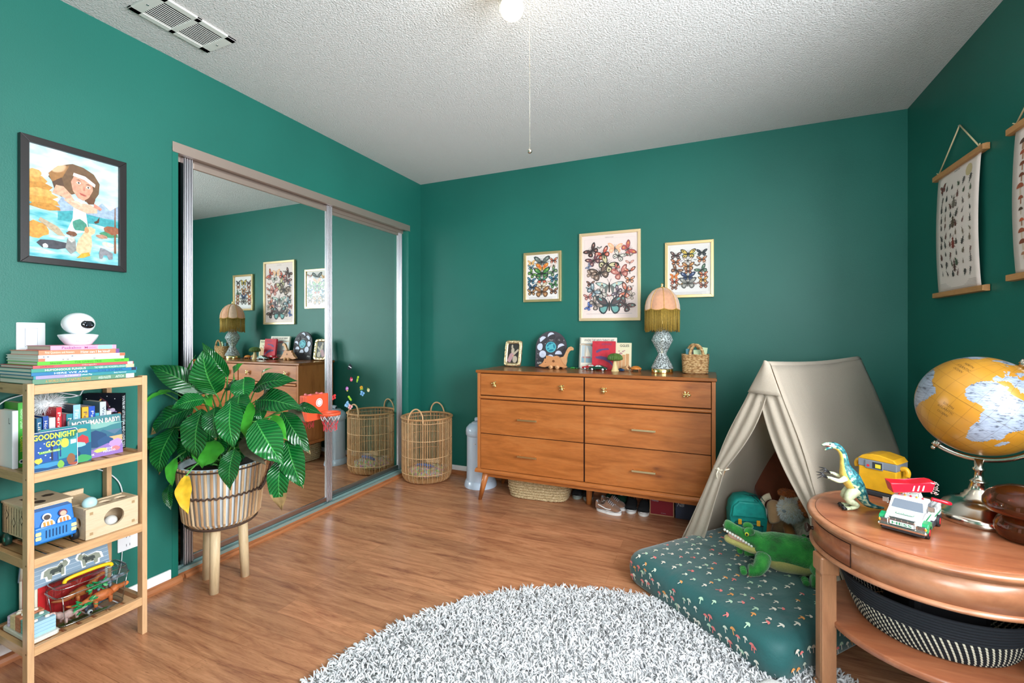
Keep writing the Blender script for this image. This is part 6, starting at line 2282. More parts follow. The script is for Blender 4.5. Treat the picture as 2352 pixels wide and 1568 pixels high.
# ------------------------------------------------------------------ peace lily in a woven planter
pcx, pcy = -2.085, 1.405
M_CANE = wood('flat brown cane', '#c29a72', '#a67d56', 'z', 14, .55, 7)
M_CANE2 = wood('light flat cane', '#d6b892', '#c09c74', 'z', 14, .55, 7)
M_ROPE = mat('dark brown cord', '#4a372c', .7)
M_LEGW = wood('pale round leg wood', '#d6bd96', '#c2a57a', 'z', 12, .55, 6)
M_POT = mat('pale blue pot glaze', '#dbe8f0', .35)
t = thing('woven_planter', 'slatted cane planter basket on three round wooden legs', 'planter', (pcx, pcy, 0))
R0, R1, PZ0, PZ1 = .148, .180, .290, .572
NSL = 46


def prad(z):
    u_ = (z - PZ0) / (PZ1 - PZ0)
    return R0 * .80 + (R0 - R0 * .80) * min(1, u_ / .12) ** .6 + (R1 - R0) * u_ ** .9


for i in range(NSL):
    a = 2 * pi * i / NSL
    m = MB(RZ(math.degrees(a)))
    zs = [PZ0 + (PZ1 - PZ0) * q / 8 for q in range(9)]
    w = .0054
    vs, fs = [], []
    for q, z in enumerate(zs):
        r = prad(z)
        ww = w * (.8 + .2 * q / 8)
        vs += [(r - .003, -ww, z), (r - .003, ww, z), (r + .002, ww, z), (r + .0035, 0, z), (r + .002, -ww, z)]
    for q in range(8):
        for k in range(5):
            fs.append((q * 5 + k, q * 5 + (k + 1) % 5, q * 5 + 5 + (k + 1) % 5, q * 5 + 5 + k))
    fs += [tuple(range(5))[::-1], tuple(40 + k for k in range(5))]
    m.add(vs, fs, M_CANE if i % 3 else M_CANE2, False)
    m.build('cane_slat', t)
for z, rr_, amp in ((PZ1 - .012, .0035, 0), (PZ0 + .155, .0042, .004), (PZ0 + .012, .0035, 0), (PZ0 + .004, .0035, 0)):
    m = MB()
    m.tube([((prad(z) + .005 + amp * .4 * sin(NSL / 2 * a)) * cos(a), (prad(z) + .005 + amp * .4 * sin(NSL / 2 * a)) * sin(a), z + amp * sin(NSL * a)) for a in [2 * pi * i / 184 for i in range(184)]], rr_, M_ROPE, 6, closed=True)
    m.build('cord', t)
MB().lathe([(0, PZ0 + .006), (R0 * .8, PZ0 + .006), (R0 * .8, PZ0 - .006), (0, PZ0 - .006)], M_CANE, 30).build('base', t)
for (ax, ay) in ((-2.032, 1.331), (-2.044, 1.488), (-2.187, 1.398)):
    dx, dy = ax - pcx, ay - pcy
    MB().tube([(dx * .86, dy * .86, .31), (dx, dy, 0)], [.022, .019], M_LEGW, 16).build('leg', t)
m = MB()
pth = catmull([(.168 * cos(RAD(50)), .168 * sin(RAD(50)), .56), (.205 * cos(RAD(52)), .205 * sin(RAD(52)), .565), (.198 * cos(RAD(48)), .198 * sin(RAD(48)), .52), (.186 * cos(RAD(30)), .186 * sin(RAD(30)), .465), (.180 * cos(RAD(20)), .180 * sin(RAD(20)), .44)], 6)
for s_ in (0, 1, 2):
    m.tube([p + Vector((.005 * cos(i * .9 + s_ * 2.1), .005 * sin(i * .9 + s_ * 2.1), .004 * cos(i * .9 + s_ * 2.1))) for i, p in enumerate(pth)], .005, M_ROPE, 6)
m.build('rope_handle', t)

k = NT('glossy leaf')
uv = k.n('ShaderNodeUVMap')
sp = k.n('ShaderNodeSeparateXYZ')
k.l(uv.outputs[0], sp.inputs[0])
ax_ = k.n('ShaderNodeMath', operation='ABSOLUTE')
k.l(sp.outputs['X'], ax_.inputs[0])
m1 = k.n('ShaderNodeMath', operation='MULTIPLY_ADD')
m1.inputs[1].default_value = -2.6
k.l(ax_.outputs[0], m1.inputs[0])
m2 = k.n('ShaderNodeMath', operation='MULTIPLY')
m2.inputs[1].default_value = 14
k.l(sp.outputs['Y'], m2.inputs[0])
k.l(m2.outputs[0], m1.inputs[2])
sn = k.n('ShaderNodeMath', operation='SINE')
m3 = k.n('ShaderNodeMath', operation='MULTIPLY')
m3.inputs[1].default_value = 6.283
k.l(m1.outputs[0], m3.inputs[0])
k.l(m3.outputs[0], sn.inputs[0])
vein = k.ramp(sn.outputs[0], [(.55, '#0a5420'), (1.0, '#1f7a34')])
mid = k.ramp(ax_.outputs[0], [(.02, (1, 1, 1, 1)), (.06, (0, 0, 0, 1))])
oi = k.n('ShaderNodeObjectInfo')
hue = k.n('ShaderNodeHueSaturation')
mr_ = k.n('ShaderNodeMapRange')
mr_.inputs['To Min'].default_value = .65
mr_.inputs['To Max'].default_value = 1.25
k.l(oi.outputs['Random'], mr_.inputs['Value'])
k.l(mr_.outputs[0], hue.inputs['Value'])
k.l(k.mix(mid, vein, lin('#3f9442')), hue.inputs['Color'])
k.l(hue.outputs[0], k.b.inputs['Base Color'])
k.b.inputs['Roughness'].default_value = .2
k.b.inputs['Coat Weight'].default_value = .15
k.bump(sn.outputs[0], .55, .0018)
M_LEAF = k.m
M_LEAFL = mat('young lime leaf', '#3f9a2f', .3, var=.15, vs=30)
M_LEAFY = mat('yellowed leaf', '#e0b12c', .45, var=.18, vs=40)
M_LEAFB = mat('withered brown leaf', '#57503c', .6, var=.35, vs=40)
M_TIP = mat('brown leaf tip', '#8a7048', .6, var=.2, vs=60)
M_STEMG = mat('green leaf stalk', '#4f9440', .4)
t = thing('peace_lily', 'big glossy green peace lily plant growing in the cane planter', 'plant', (pcx, pcy, 0))
MB().lathe([(0, .300), (.120, .300), (.137, .31), (.1685, .560), (.171, .567), (.168, .572), (.158, .568), (.154, .54)], M_POT, 40).build('pot', t)
MB().lathe([(.0, .552), (.08, .550), (.156, .545)], mat('dark potting soil', '#2b2018', .95, bump=.8, bs=80, bd=.01), 30).build('soil', t)


def leaf(base, tip, w, mm=M_LEAF, curl=.18, fold=.25, tipc=0, stalk=True, face=(.35, -.72, .55), nz=0):
    b, e = Vector(base), Vector(tip)
    ax = e - b
    L_ = ax.length
    d = ax.normalized()
    f = Vector(face)
    f = (f - d * f.dot(d))
    if f.length < .1:
        f = Vector((0, 0, 1)) - d * d.z
    f.normalize()
    sd = d.cross(f).normalized()
    NU, NV = 16, 8
    vs, uvs = [], []
    for i in range(NU + 1):
        u_ = i / NU
        wd = w / 2 * (math.sin(pi * min(1, u_ * 1.0) ** .78) ** .85) if 0 < u_ < 1 else 0.0008
        if u_ > .8:
            wd *= 1 - .35 * ((u_ - .8) / .2)
        c = b + ax * u_ + f * (curl * L_ * math.sin(pi * u_)) + f * (-.10 * L_ * u_ * u_ * u_)
        for j in range(NV + 1):
            v_ = 2 * j / NV - 1
            wave = .05 * w * sin(u_ * 15 + v_ * 2 + nz) * abs(v_)
            p = c + sd * (wd * v_) + f * (-fold * wd * (1 - abs(v_) ** 1.3) * .9 + fold * wd * .3 - .12 * wd * v_ * v_ + wave)
            vs.append(p)
            uvs.append((v_, u_))
    fs = [(i * (NV + 1) + j, (i + 1) * (NV + 1) + j, (i + 1) * (NV + 1) + j + 1, i * (NV + 1) + j + 1) for i in range(NU) for j in range(NV)]
    m = MB()
    m.add([tuple(q) for q in vs], fs, mm, True)
    if tipc:
        i0 = m.idx(M_TIP)
        for fi, (i, j) in enumerate([(i, j) for i in range(NU) for j in range(NV)]):
            if i / NU > 1 - tipc - .05 * abs(j - 4) / 4:
                m.mi[fi] = i0
    nbl = len(m.v)
    if stalk:
        root = Vector((rnd.uniform(-.05, .05), rnd.uniform(-.05, .05), .55))
        ctrl = (root + b) / 2 + Vector((0, 0, .10)) + (b - root) * .05
        m.tube(bez(root, ctrl, b + d * .004, 8), [.0042] * 5 + [.003] * 4, M_STEMG, 6)
    o = m.build('leaf', t)
    uvl = o.data.uv_layers.new(name='UVMap')
    for poly in o.data.polygons:
        for li in poly.loop_indices:
            vi = o.data.loops[li].vertex_index
            uvl.data[li].uv = uvs[vi] if vi < nbl else (.5, .1)
    return o


LEAVES = [
    ((-2.04, 1.33, 0.7), (-2.0, 1.29, 0.585), 0.1, 'g', 0),
    ((-2.1, 1.36, 0.72), (-2.03, 1.31, 0.6), 0.11, 'g', 0),
    ((-2.0, 1.42, 0.7), (-1.955, 1.4, 0.575), 0.11, 'g', 0),
    ((-2.06, 1.42, 0.74), (-1.98, 1.36, 0.62), 0.12, 'g', 0),
    ((-2.15, 1.33, 0.7), (-2.14, 1.25, 0.6), 0.1, 'g', 0),
    ((-2.02, 1.5, 0.69), (-1.99, 1.54, 0.6), 0.1, 'g', 0),
    ((-2.08, 1.5, 0.78), (-2.0, 1.52, 0.68), 0.12, 'g', 0),
    ((-2.12, 1.4, 0.8), (-2.05, 1.34, 0.7), 0.12, 'g', 0),
    ((-2.03, 1.394, 0.959), (-2.069, 1.301, 1.117), 0.065, 'g', 0),
    ((-2.033, 1.339, 0.888), (-2.023, 1.267, 1.08), 0.14, 'g', 0),
    ((-2.075, 1.32, 0.89), (-2.227, 1.178, 1.027), 0.106, 'g', 0),
    ((-2.048, 1.3, 0.872), (-2.107, 1.197, 0.846), 0.083, 'g', 0),
    ((-2.145, 1.312, 0.829), (-2.255, 1.187, 0.724), 0.107, 'g', 0.12),
    ((-2.19, 1.259, 0.743), (-2.19, 1.183, 0.552), 0.118, 'g', 0.05),
    ((-2.02, 1.268, 0.834), (-1.974, 1.212, 0.632), 0.123, 'g', 0),
    ((-1.967, 1.291, 0.841), (-1.897, 1.245, 0.719), 0.092, 'g', 0.06),
    ((-1.916, 1.39, 0.962), (-1.852, 1.341, 0.872), 0.106, 'g', 0),
    ((-1.88, 1.406, 0.912), (-1.652, 1.429, 0.964), 0.089, 'g', 0),
    ((-1.839, 1.391, 0.866), (-1.604, 1.417, 0.848), 0.109, 'g', 0),
    ((-1.887, 1.348, 0.899), (-1.83, 1.297, 0.797), 0.099, 'g', 0),
    ((-1.874, 1.299, 0.875), (-1.802, 1.254, 0.687), 0.109, 'g', 0),
    ((-1.863, 1.38, 0.857), (-1.822, 1.322, 0.714), 0.071, 'l', 0),
    ((-1.869, 1.432, 0.839), (-1.798, 1.387, 0.776), 0.064, 'g', 0),
    ((-1.777, 1.341, 0.788), (-1.616, 1.335, 0.626), 0.137, 'g', 0),
    ((-1.759, 1.458, 0.808), (-1.593, 1.454, 0.644), 0.093, 'g', 0.04),
    ((-1.698, 1.43, 0.693), (-1.58, 1.405, 0.507), 0.107, 'g', 0.04),
    ((-1.702, 1.407, 0.632), (-1.649, 1.354, 0.417), 0.092, 'g', 0.28),
    ((-1.987, 1.304, 0.693), (-1.972, 1.235, 0.594), 0.136, 'l', 0),
    ((-1.812, 1.271, 0.682), (-1.768, 1.214, 0.535), 0.085, 'g', 0.03),
    ((-2.043, 1.433, 0.951), (-1.95, 1.397, 1.026), 0.051, 'l', 0),
    ((-1.746, 1.518, 0.824), (-1.585, 1.512, 0.808), 0.048, 'g', 0),
    ((-1.976, 1.178, 0.577), (-1.902, 1.134, 0.448), 0.061, 'y', 0),
    ((-2.147, 1.235, 0.615), (-2.087, 1.184, 0.516), 0.048, 'l', 0),
    ((-2.17, 1.225, 0.498), (-2.091, 1.183, 0.417), 0.043, 'g', 0),
    ((-1.759, 1.404, 0.798), (-1.642, 1.378, 0.717), 0.062, 'l', 0),
    ((-1.895, 1.366, 0.7), (-1.746, 1.355, 0.606), 0.071, 'b', 0),
    ((-2.255, 1.283, 0.898), (-2.255, 1.203, 0.882), 0.031, 'l', 0),
    ((-1.786, 1.523, 0.817), (-1.672, 1.496, 0.769), 0.053, 'b', 0),
    ((-2.255, 1.226, 0.694), (-2.255, 1.15, 0.649), 0.082, 'g', 0),
    ((-2.255, 1.247, 0.898), (-2.255, 1.168, 0.854), 0.023, 'l', 0),
    ((-2.063, 1.358, 0.767), (-2.025, 1.298, 0.663), 0.095, 'g', 0),
    ((-1.967, 1.4, 0.767), (-1.857, 1.372, 0.694), 0.077, 'g', 0),
    ((-2.229, 1.417, 0.928), (-2.22, 1.344, 0.966), 0.056, 'g', 0),
    ((-1.933, 1.491, 0.952), (-1.835, 1.458, 1.007), 0.012, 'l', 0),
    ((-2.244, 1.367, 0.919), (-2.171, 1.322, 1.057), 0.014, 'l', 0),
    ((-2.068, 1.378, 0.714), (-1.984, 1.338, 0.619), 0.078, 'g', 0),
    ((-2.217, 1.313, 0.779), (-2.19, 1.248, 0.713), 0.078, 'g', 0.25),
    ((-1.974, 1.441, 0.644), (-1.938, 1.38, 0.613), 0.07, 'g', 0),
    ((-1.818, 1.465, 0.686), (-1.771, 1.409, 0.632), 0.06, 'g', 0),
    ((-1.769, 1.509, 0.714), (-1.644, 1.487, 0.682), 0.069, 'g', 0),
    ((-2.12, 1.355, 0.877), (-2.035, 1.316, 0.839), 0.052, 'l', 0),
    ((-2.079, 1.428, 0.921), (-1.967, 1.4, 0.904), 0.062, 'g', 0),
    ((-1.926, 1.495, 0.87), (-1.818, 1.465, 0.928), 0.053, 'g', 0),
    ((-2.209, 1.371, 0.67), (-2.167, 1.313, 0.589), 0.08, 'g', 0)]
KIND = {'g': M_LEAF, 'l': M_LEAFL, 'y': M_LEAFY, 'b': M_LEAFB}
for i, (bb_, tt_, w_, kd, tp) in enumerate(LEAVES):
    o = leaf([q - c for q, c in zip(bb_, (pcx, pcy, 0))], [q - c for q, c in zip(tt_, (pcx, pcy, 0))], w_, KIND[kd], .14, .28, tp, nz=i)
    if kd in 'yb':
        o['label'] = 'yellowed leaf' if kd == 'y' else 'withered brown leaf'
# ------------------------------------------------------------------ round side table and what stands on it
M_TW = wood('cherry veneer', '#a2603f', '#8a4d34', 'x', 10, .3, 6, False, '#b07150', .2)
M_TWE = wood('cherry edge', '#ad7250', '#925a3e', 'x', 6, .3, 3, False, '#bd8765', .2)
M_TWZ = wood('cherry leg', '#b07a55', '#966040', 'z', 10, .35, 7)
M_KNOB = mat('dark bronze knob', '#3a302a', .35, .7)
tcx, tcy, TZ = .632, 1.842, .560
t = thing('side_table', 'round cherry wood side table with a small drawer and lower shelf', 'table', (tcx, tcy, 0))
MB().lathe([(0, TZ - .030), (.300, TZ - .030), (.312, TZ - .027), (.316, TZ - .020), (.3225, TZ - .017), (.3245, TZ - .010), (.322, TZ - .004), (.316, TZ - .001), (.305, TZ - .0015), (.299, TZ - .003), (.2975, TZ - .003)], M_TWE, 96).build('rim', t)
MB().lathe([(0, TZ - .02), (.298, TZ - .02), (.298, TZ - .0008), (.290, TZ), (0, TZ)], M_TW, 96, smooth=False).build('top', t)
MB().lathe([(.285, .452), (.3075, .452), (.3075, .532), (.285, .532)], M_TWE, 96).build('apron', t)
MB().lathe([(.28, .441), (.312, .441), (.317, .445), (.317, .450), (.311, .455), (.306, .456)], M_TWE, 96).build('apron_moulding', t)
MB().lathe([(0, .217), (.275, .217), (.282, .220), (.283, .235), (.278, .239), (0, .239)], M_TW, 96).build('lower_shelf', t)
m = MB()
m.lathe([(.300, .460), (.3095, .460), (.3095, .526), (.300, .526), (.300, .460)], M_TW, 24, a0=148, a1=216.5)
d = m.build('drawer', t)
m = MB()
m.lathe([(.300, .4575), (.3085, .4575), (.3085, .4605)], M_GAP, 24, a0=147.5, a1=217)
m.lathe([(.3085, .5255), (.3085, .5285), (.300, .5285)], M_GAP, 24, a0=147.5, a1=217)
for a in (147.6, 216.8):
    m.lathe([(.3087, .4575), (.3087, .5285)], M_GAP, 1, a0=a - .2, a1=a + .2)
m.build('drawer_gap', t)
m = MB(RZ(180) @ T(.308, 0, .494) @ RY(90))
m.lathe([(.006, -.004), (.0055, .006), (.006, .010), (.012, .014), (.0165, .019), (.016, .024), (.009, .0275), (0, .028)], M_KNOB, 20)
m.build('knob', d)
for a in (194.5, 314.5, 74.5):
    m = MB(RZ(a) @ T(.297, 0, 0))
    m.bb((-.022, -.022, .0), (.022, .022, .405), M_TWZ, bev=.003)
    m.bb((-.024, -.016, .035), (.024, .016, .375), M_TWZ, bev=.003)
    m.bb((-.028, -.029, .385), (.028, .029, .441), M_TWZ, bev=.006)
    m.bb((-.028, -.029, 0), (.028, .029, .022), M_TWZ, bev=.006)
    m.build('leg', t)

# rope basket on the lower shelf
k = NT('black and cream rope')
tc = k.n('ShaderNodeTexCoord')
sp = k.n('ShaderNodeSeparateXYZ')
k.l(tc.outputs['Object'], sp.inputs[0])
at = k.n('ShaderNodeMath', operation='ARCTAN2')
k.l(sp.outputs['Y'], at.inputs[0])
k.l(sp.outputs['X'], at.inputs[1])
m1 = k.n('ShaderNodeMath', operation='MULTIPLY')
m1.inputs[1].default_value = 84
k.l(at.outputs[0], m1.inputs[0])
m2 = k.n('ShaderNodeMath', operation='MULTIPLY_ADD')
m2.inputs[1].default_value = 150
k.l(sp.outputs['Z'], m2.inputs[0])
k.l(m1.outputs[0], m2.inputs[2])
sn = k.n('ShaderNodeMath', operation='SINE')
k.l(m2.outputs[0], sn.inputs[0])
c = k.ramp(sn.outputs[0], [(.42, '#15171f'), (.55, '#d9d2bd')])
lt = k.n('ShaderNodeMath', operation='LESS_THAN')
lt.inputs[1].default_value = .078
k.l(sp.outputs['Z'], lt.inputs[0])
k.l(k.mix(lt.outputs[0], lin('#1c2028'), c), k.b.inputs['Base Color'])
k.b.inputs['Roughness'].default_value = .85
M_ROPEB = k.m
m = MB()
for j in range(15):
    z = .006 + j * .0092
    r = .175 + .052 * (j / 14) ** .7
    m.tube([(r * cos(a) * (1 + .03 * cos(2 * a)), r * sin(a), z + .0012 * sin(3 * a)) for a in [2 * pi * i / 120 for i in range(120)]], .0056, M_ROPEB, 6, closed=True)
m.lathe([(0, .002), (.172, .002), (.172, .008), (0, .008)], M_ROPEB, 48)
solo(m, 'rope_basket', 'low round black and cream rope basket on the lower table shelf', 'basket', (.640, 1.838, .2395))
m = MB()
m.bb((-.09, -.07, 0), (.09, .07, .010), mat('slate grey book cover', '#4a525c', .4), bev=.001)
m.bb((-.087, -.071, .002), (.088, .066, .008), M_PAGES)
solo(m, 'grey_book', 'slate grey book lying on top inside the rope basket', 'book', (.585, 1.80, .386), -40, rot=(RAD(2), 0, RAD(-42)))
m = MB()  # black block added to show the basket's inside dark, under the book
m.bb((-.1, -.09, 0), (.1, .09, .138), M_BLACK, bev=.02)
solo(m, 'dark_filler', 'added dark bundle filling the rope basket under the grey book', 'filler', (.640, 1.838, .2475), 10)

# toy dinosaur standing upright
k = NT('teal dappled toy skin')
n1 = k.n('ShaderNodeTexNoise', Scale=75.0, Detail=4.0)
k.l(k.coord(), n1.inputs['Vector'])
k.l(k.ramp(n1.outputs['Fac'], [(.38, '#1d5a5f'), (.5, '#3f8a86'), (.56, '#b9c9a4'), (.7, '#dfe0c4')]), k.b.inputs['Base Color'])
k.b.inputs['Roughness'].default_value = .4
k.bump(n1.outputs['Fac'], .4, .002)
M_DS = k.m
k = NT('deep teal toy back')
n1 = k.n('ShaderNodeTexNoise', Scale=120.0, Detail=3.0)
k.l(k.coord(), n1.inputs['Vector'])
k.l(k.ramp(n1.outputs['Fac'], [(.35, '#123e46'), (.55, '#27707a'), (.7, '#5aa3a0')]), k.b.inputs['Base Color'])
k.b.inputs['Roughness'].default_value = .4
k.bump(n1.outputs['Fac'], .5, .002)
M_DB = k.m
M_DY = mat('yellow toy belly', '#d9b85a', .45, var=.2, vs=60)
M_DC = mat('cream green toy limb', '#c3cba6', .45, var=.25, vs=70)
M_CLAW = mat('black toy claw', '#17161a', .35)
M_MOUTH = mat('dark red toy mouth', '#7a3a34', .4)
base = Vector((.428, 1.890, TZ))
t = thing('toy_dinosaur', 'teal and cream long clawed toy dinosaur standing at the table edge', 'toy dinosaur', tuple(base))


def rel(L_):
    return [Vector(p) - base for p in L_]


spine = catmull(rel([(.540, 1.925, .566), (.515, 1.918, .569), (.488, 1.909, .580), (.472, 1.902, .606), (.456, 1.895, .634), (.440, 1.889, .661), (.427, 1.883, .685), (.420, 1.880, .710), (.417, 1.879, .737), (.410, 1.876, .758), (.396, 1.869, .773), (.380, 1.862, .778)]), 4)
n = len(spine)
pr = [(0, .003), (.09, .006), (.18, .010), (.27, .0165), (.36, .023), (.45, .0255), (.54, .021), (.63, .0135), (.72, .0105), (.81, .0095), (.9, .0095), (1.01, .010)]


def rad(u_):
    for (a, x), (b, y) in zip(pr, pr[1:]):
        if u_ <= b:
            return x + (y - x) * (u_ - a) / (b - a)
    return pr[-1][1]


R = [rad(i / (n - 1)) for i in range(n)]
MB().tube(spine, R, M_DS, 14).build('body', t)
m = MB()
m.tube([p + Vector((.16 * r + .0 , .02 * r, .25 * r)) for p, r in zip(spine, R)], [r * .93 for r in R], M_DB, 14)
m.build('back', t)
MB().tube([p + Vector((-.20 * r, -.10 * r, -.12 * r)) for p, r in zip(spine[14:-2], R[14:-2])], [r * .87 for r in R[14:-2]], M_DY, 12).build('belly', t)
m = MB()
h0 = Vector((.378, 1.861, .779)) - base
m.ell(tuple(h0), (.013, .009, .009), M_DS, 14, 10)
m.tube([h0 + Vector((-.004, 0, .003)), h0 + Vector((-.018, -.005, .003)), h0 + Vector((-.029, -.009, .000))], [.0065, .0055, .0028], M_DS, 10)
hd = m.build('head', t)
m = MB()
m.tube([h0 + Vector((.0, 0, -.005)), h0 + Vector((-.011, -.004, -.011)), h0 + Vector((-.020, -.007, -.017))], [.006, .0045, .0022], M_DS, 10)
m.ell(tuple(h0 + Vector((-.009, -.004, -.003))), (.010, .005, .0032), M_MOUTH, 10, 8)
m.build('jaw', hd)
for s_ in (-1, 1):
    MB().ell(tuple(h0 + Vector((-.005, s_ * .0075, .004))), (.0022, .0015, .0022), M_CLAW, 8, 6).build('eye', hd)
for s_ in (-1, 1):
    o = Vector((.010, .016, .003)) if s_ > 0 else Vector((0, -.012, 0))
    sh_ = Vector((.418, 1.880, .668)) - base + o
    el = Vector((.398, 1.870, .662)) - base + o * 1.5
    wr = Vector((.370, 1.857, .673)) - base + o * 1.7
    m = MB()
    m.tube(catmull([sh_, el, wr], 4), [.0105, .0095, .0085, .008, .0075, .0068, .006, .0055, .005], M_DC, 10)
    m.ell(tuple(wr + Vector((-.005, 0, .001))), (.008, .005, .004), M_DC, 10, 8)
    ar = m.build('arm', t)
    for q in (-1, 0, 1):
        m = MB()
        b0 = wr + Vector((-.009, q * .0045, .001))
        m.tube([b0, b0 + Vector((-.015, q * .004 - .003, .009 + .003 * q)), b0 + Vector((-.031, q * .007 - .007, .006 + .008 * q))], [.0028, .0024, .0006], M_CLAW, 8)
        m.build('claw', ar)
for s_ in (-1, 1):
    o = Vector((.006, .030, 0)) if s_ > 0 else Vector((.008, -.006, 0))
    hp = Vector((.448, 1.890, .630)) - base + o * .6
    kn = Vector((.420, 1.880, .598)) - base + o
    an = Vector((.448, 1.890, .577)) - base + o
    ft = Vector((.428, 1.884, .566)) - base + o
    m = MB()
    m.tube(catmull([hp, kn, an, ft], 4), [.019, .0185, .017, .015, .0125, .011, .010, .009, .0085, .0075, .007, .0068, .0065], M_DC, 12)
    for q in (-1, 0, 1):
        m.tube([ft, ft + Vector((-.016, q * .009 - .004, -.0005))], [.006, .0042], M_DC, 8)
    lg = m.build('leg', t)
    for q in (-1, 0, 1):
        m = MB()
        b0 = ft + Vector((-.014, q * .009 - .004, .0))
        m.tube([b0, b0 + Vector((-.007, q * .002 - .002, .0015)), b0 + Vector((-.013, q * .003 - .003, -.0035))], [.0038, .0032, .0008], M_CLAW, 8)
        m.build('claw', lg)

# plain yellow toy box with a grey band
M_TYEL = mat('yellow toy box plastic', '#e0a61f', .4, var=.1, vs=30)
M_TGRY = mat('grey toy plastic', '#7d838c', .45)
M_TDK = mat('dark grey toy plastic', '#34373c', .5)
fx = (.512 + .604) / 2, (2.097 + 2.029) / 2
t = thing('yellow_toy_box', 'boxy yellow toy chest with a grey band standing behind the truck', 'toy box', (fx[0] + .028, fx[1] + .038, TZ), -36.5)
MB().bb((-.060, -.045, 0), (.060, .045, .022), M_TDK, bev=.006).build('base', t)
MB().bb((-.058, -.046, .022), (.058, .046, .105), M_TYEL, bev=.003).build('chest', t)
m = MB().bb((-.059, -.047, .105), (.059, .047, .132), M_TGRY, bev=.002)
m.build('band', t)
m = MB()
m.bb((-.036, -.0505, .1005), (.020, -.046, .131), M_TGRY, bev=.002)
X = T(0, -.0507, .1155) @ FACE_MY
m.flat([(-.012, -.011), (.018, -.011), (.018, .012), (-.012, .012)], M_TDK, X, .0004)
m.flat([(-.003, -.008), (.014, -.008), (.014, .006), (-.003, .006)], mat('yellow button', '#e8d43a', .4), X, .0008)
m.disc(-.025, -.004, .0045, mat('red button', '#d8283c', .35), X, .0008, 14)
m.build('front_panel', t)
m = MB()
m.prism([(-.061, .132), (.061, .132), (.050, .147), (.006, .156), (-.018, .155), (-.046, .146)], -.047, .047, M_TYEL, FACE_MY, bev=.003)
m.build('lid', t)
for s_ in (-1, 1):
    m = MB()
    m.tube(catmull([(s_ * .058, -.01, .112), (s_ * .072, -.01, .116), (s_ * .079, -.01, .104), (s_ * .077, -.01, .090)], 4), .0085, M_TYEL, 10)
    m.build('side_handle', t)

# toy tow truck
M_TRW = mat('white toy truck plastic', '#e9ecee', .25, coat=.3)
M_TRG = mat('green toy truck plastic', '#128a55', .3, coat=.3)
M_TRR = mat('red toy plastic', '#d8122a', .3, coat=.3)
M_TRC = mat('toy truck chrome', '#d8d4d0', .15, 1)
M_WSC = mat('smoky toy windscreen', '#6b7480', .12)
M_GTX = mat('green toy print', '#128a55', .4)
t = thing('toy_tow_truck', 'white and green toy tow truck carrying a red bed on the table', 'toy truck', (.578, 1.806, TZ), -28.7)
t.scale = (1.07, 1.07, 1.07)
L0 = -.113  # front
for sx in (-1, 1):
    for yy in (-.078, .052):
        m = MB()
        m.tube([(sx * .040, yy, .0165), (sx * .052, yy, .0165)], .0165, M_TYRE, 22)
        m.tube([(sx * .0525, yy, .0165), (sx * .0528, yy, .0165)], .0095, M_TRR, 18)
        m.build('wheel', t)
m = MB()
m.bb((-.046, L0 + .006, .008), (.046, .112, .022), M_TDK)
m.build('chassis', t)
m = MB()
prof_ = [(L0 + .006, .022), (L0 + .004, .040), (L0 + .010, .0455), (-.058, .055), (-.035, .084), (-.028, .0865), (.004, .0865), (.010, .080), (.010, .022)]
XS = Matrix(((0, 0, 1, 0), (1, 0, 0, 0), (0, 1, 0, 0), (0, 0, 0, 1)))
m.prism(prof_, -.040, .040, M_TRW, XS, bev=.004)
WS = Matrix(((1, 0, 0, 0), (0, .615, -.788, 0), (0, .788, .615, 0), (0, 0, 0, 1)))
m.flat([(-.035, .005), (.035, .005), (.031, .032), (-.031, .032)], M_WSC, T(0, -.0588, .0555) @ WS, .0010)
HD = T(0, -.080, .0515) @ Matrix(((1, 0, 0, 0), (0, .984, -.179, 0), (0, .179, .984, 0), (0, 0, 0, 1)))
m.flat([(-.020, -.005), (.020, -.005), (.020, .006), (-.020, .006)], M_GTX, HD, .0008)
m.flat([(-.0188, -.0038), (.0188, -.0038), (.0188, .0048), (-.0188, .0048)], M_TRW, HD, .0011)
m.text('HESS', .028, .0048, M_GTX, HD, .0014, bold=.01)
for s_ in (-1, 1):
    X = T(s_ * .0402, 0, 0) @ (FACE_X if s_ > 0 else FACE_MX)
    f = 1 if s_ > 0 else -1
    m.flat([(f * -.048, .058), (f * -.028, .081), (f * .002, .081), (f * .002, .058)], M_WSC, X, .0005)
    m.flat([(f * -.1, .034), (f * .008, .040), (f * .008, .045), (f * -.07, .042)], M_GTX, X, .0005)
m.build('cab', t)
m = MB()
m.bb((-.053, L0 - .003, .016), (.053, L0 + .012, .026), M_TRC, bev=.004)
m.build('bumper', t)
m = MB()
X = T(0, L0 + .003, .0345) @ FACE_MY
m.bb((-.030, L0 + .000, .026), (.030, L0 + .01, .0465), M_TRC, bev=.003)
for i in range(4):
    for q in (0, 1):
        m.flat([(-.026 + i * .0132, .0045 + q * .0035), (-.015 + i * .0132, .0045 + q * .0035), (-.015 + i * .0132, .0065 + q * .0035), (-.026 + i * .0132, .0065 + q * .0035)], M_TDK, X, .0035)
m.flat([(-.027, -.0085), (.027, -.0085), (.027, .0035), (-.027, .0035)], M_TDK, X, .0036)
m.flat([(-.026, -.0078), (.026, -.0078), (.026, .0028), (-.026, .0028)], M_TRW, X, .0040)
m.text('HESS', .043, .0075, M_GTX, X @ T(0, -.0025, 0), .0046, bold=.012)
m.build('grille', t)
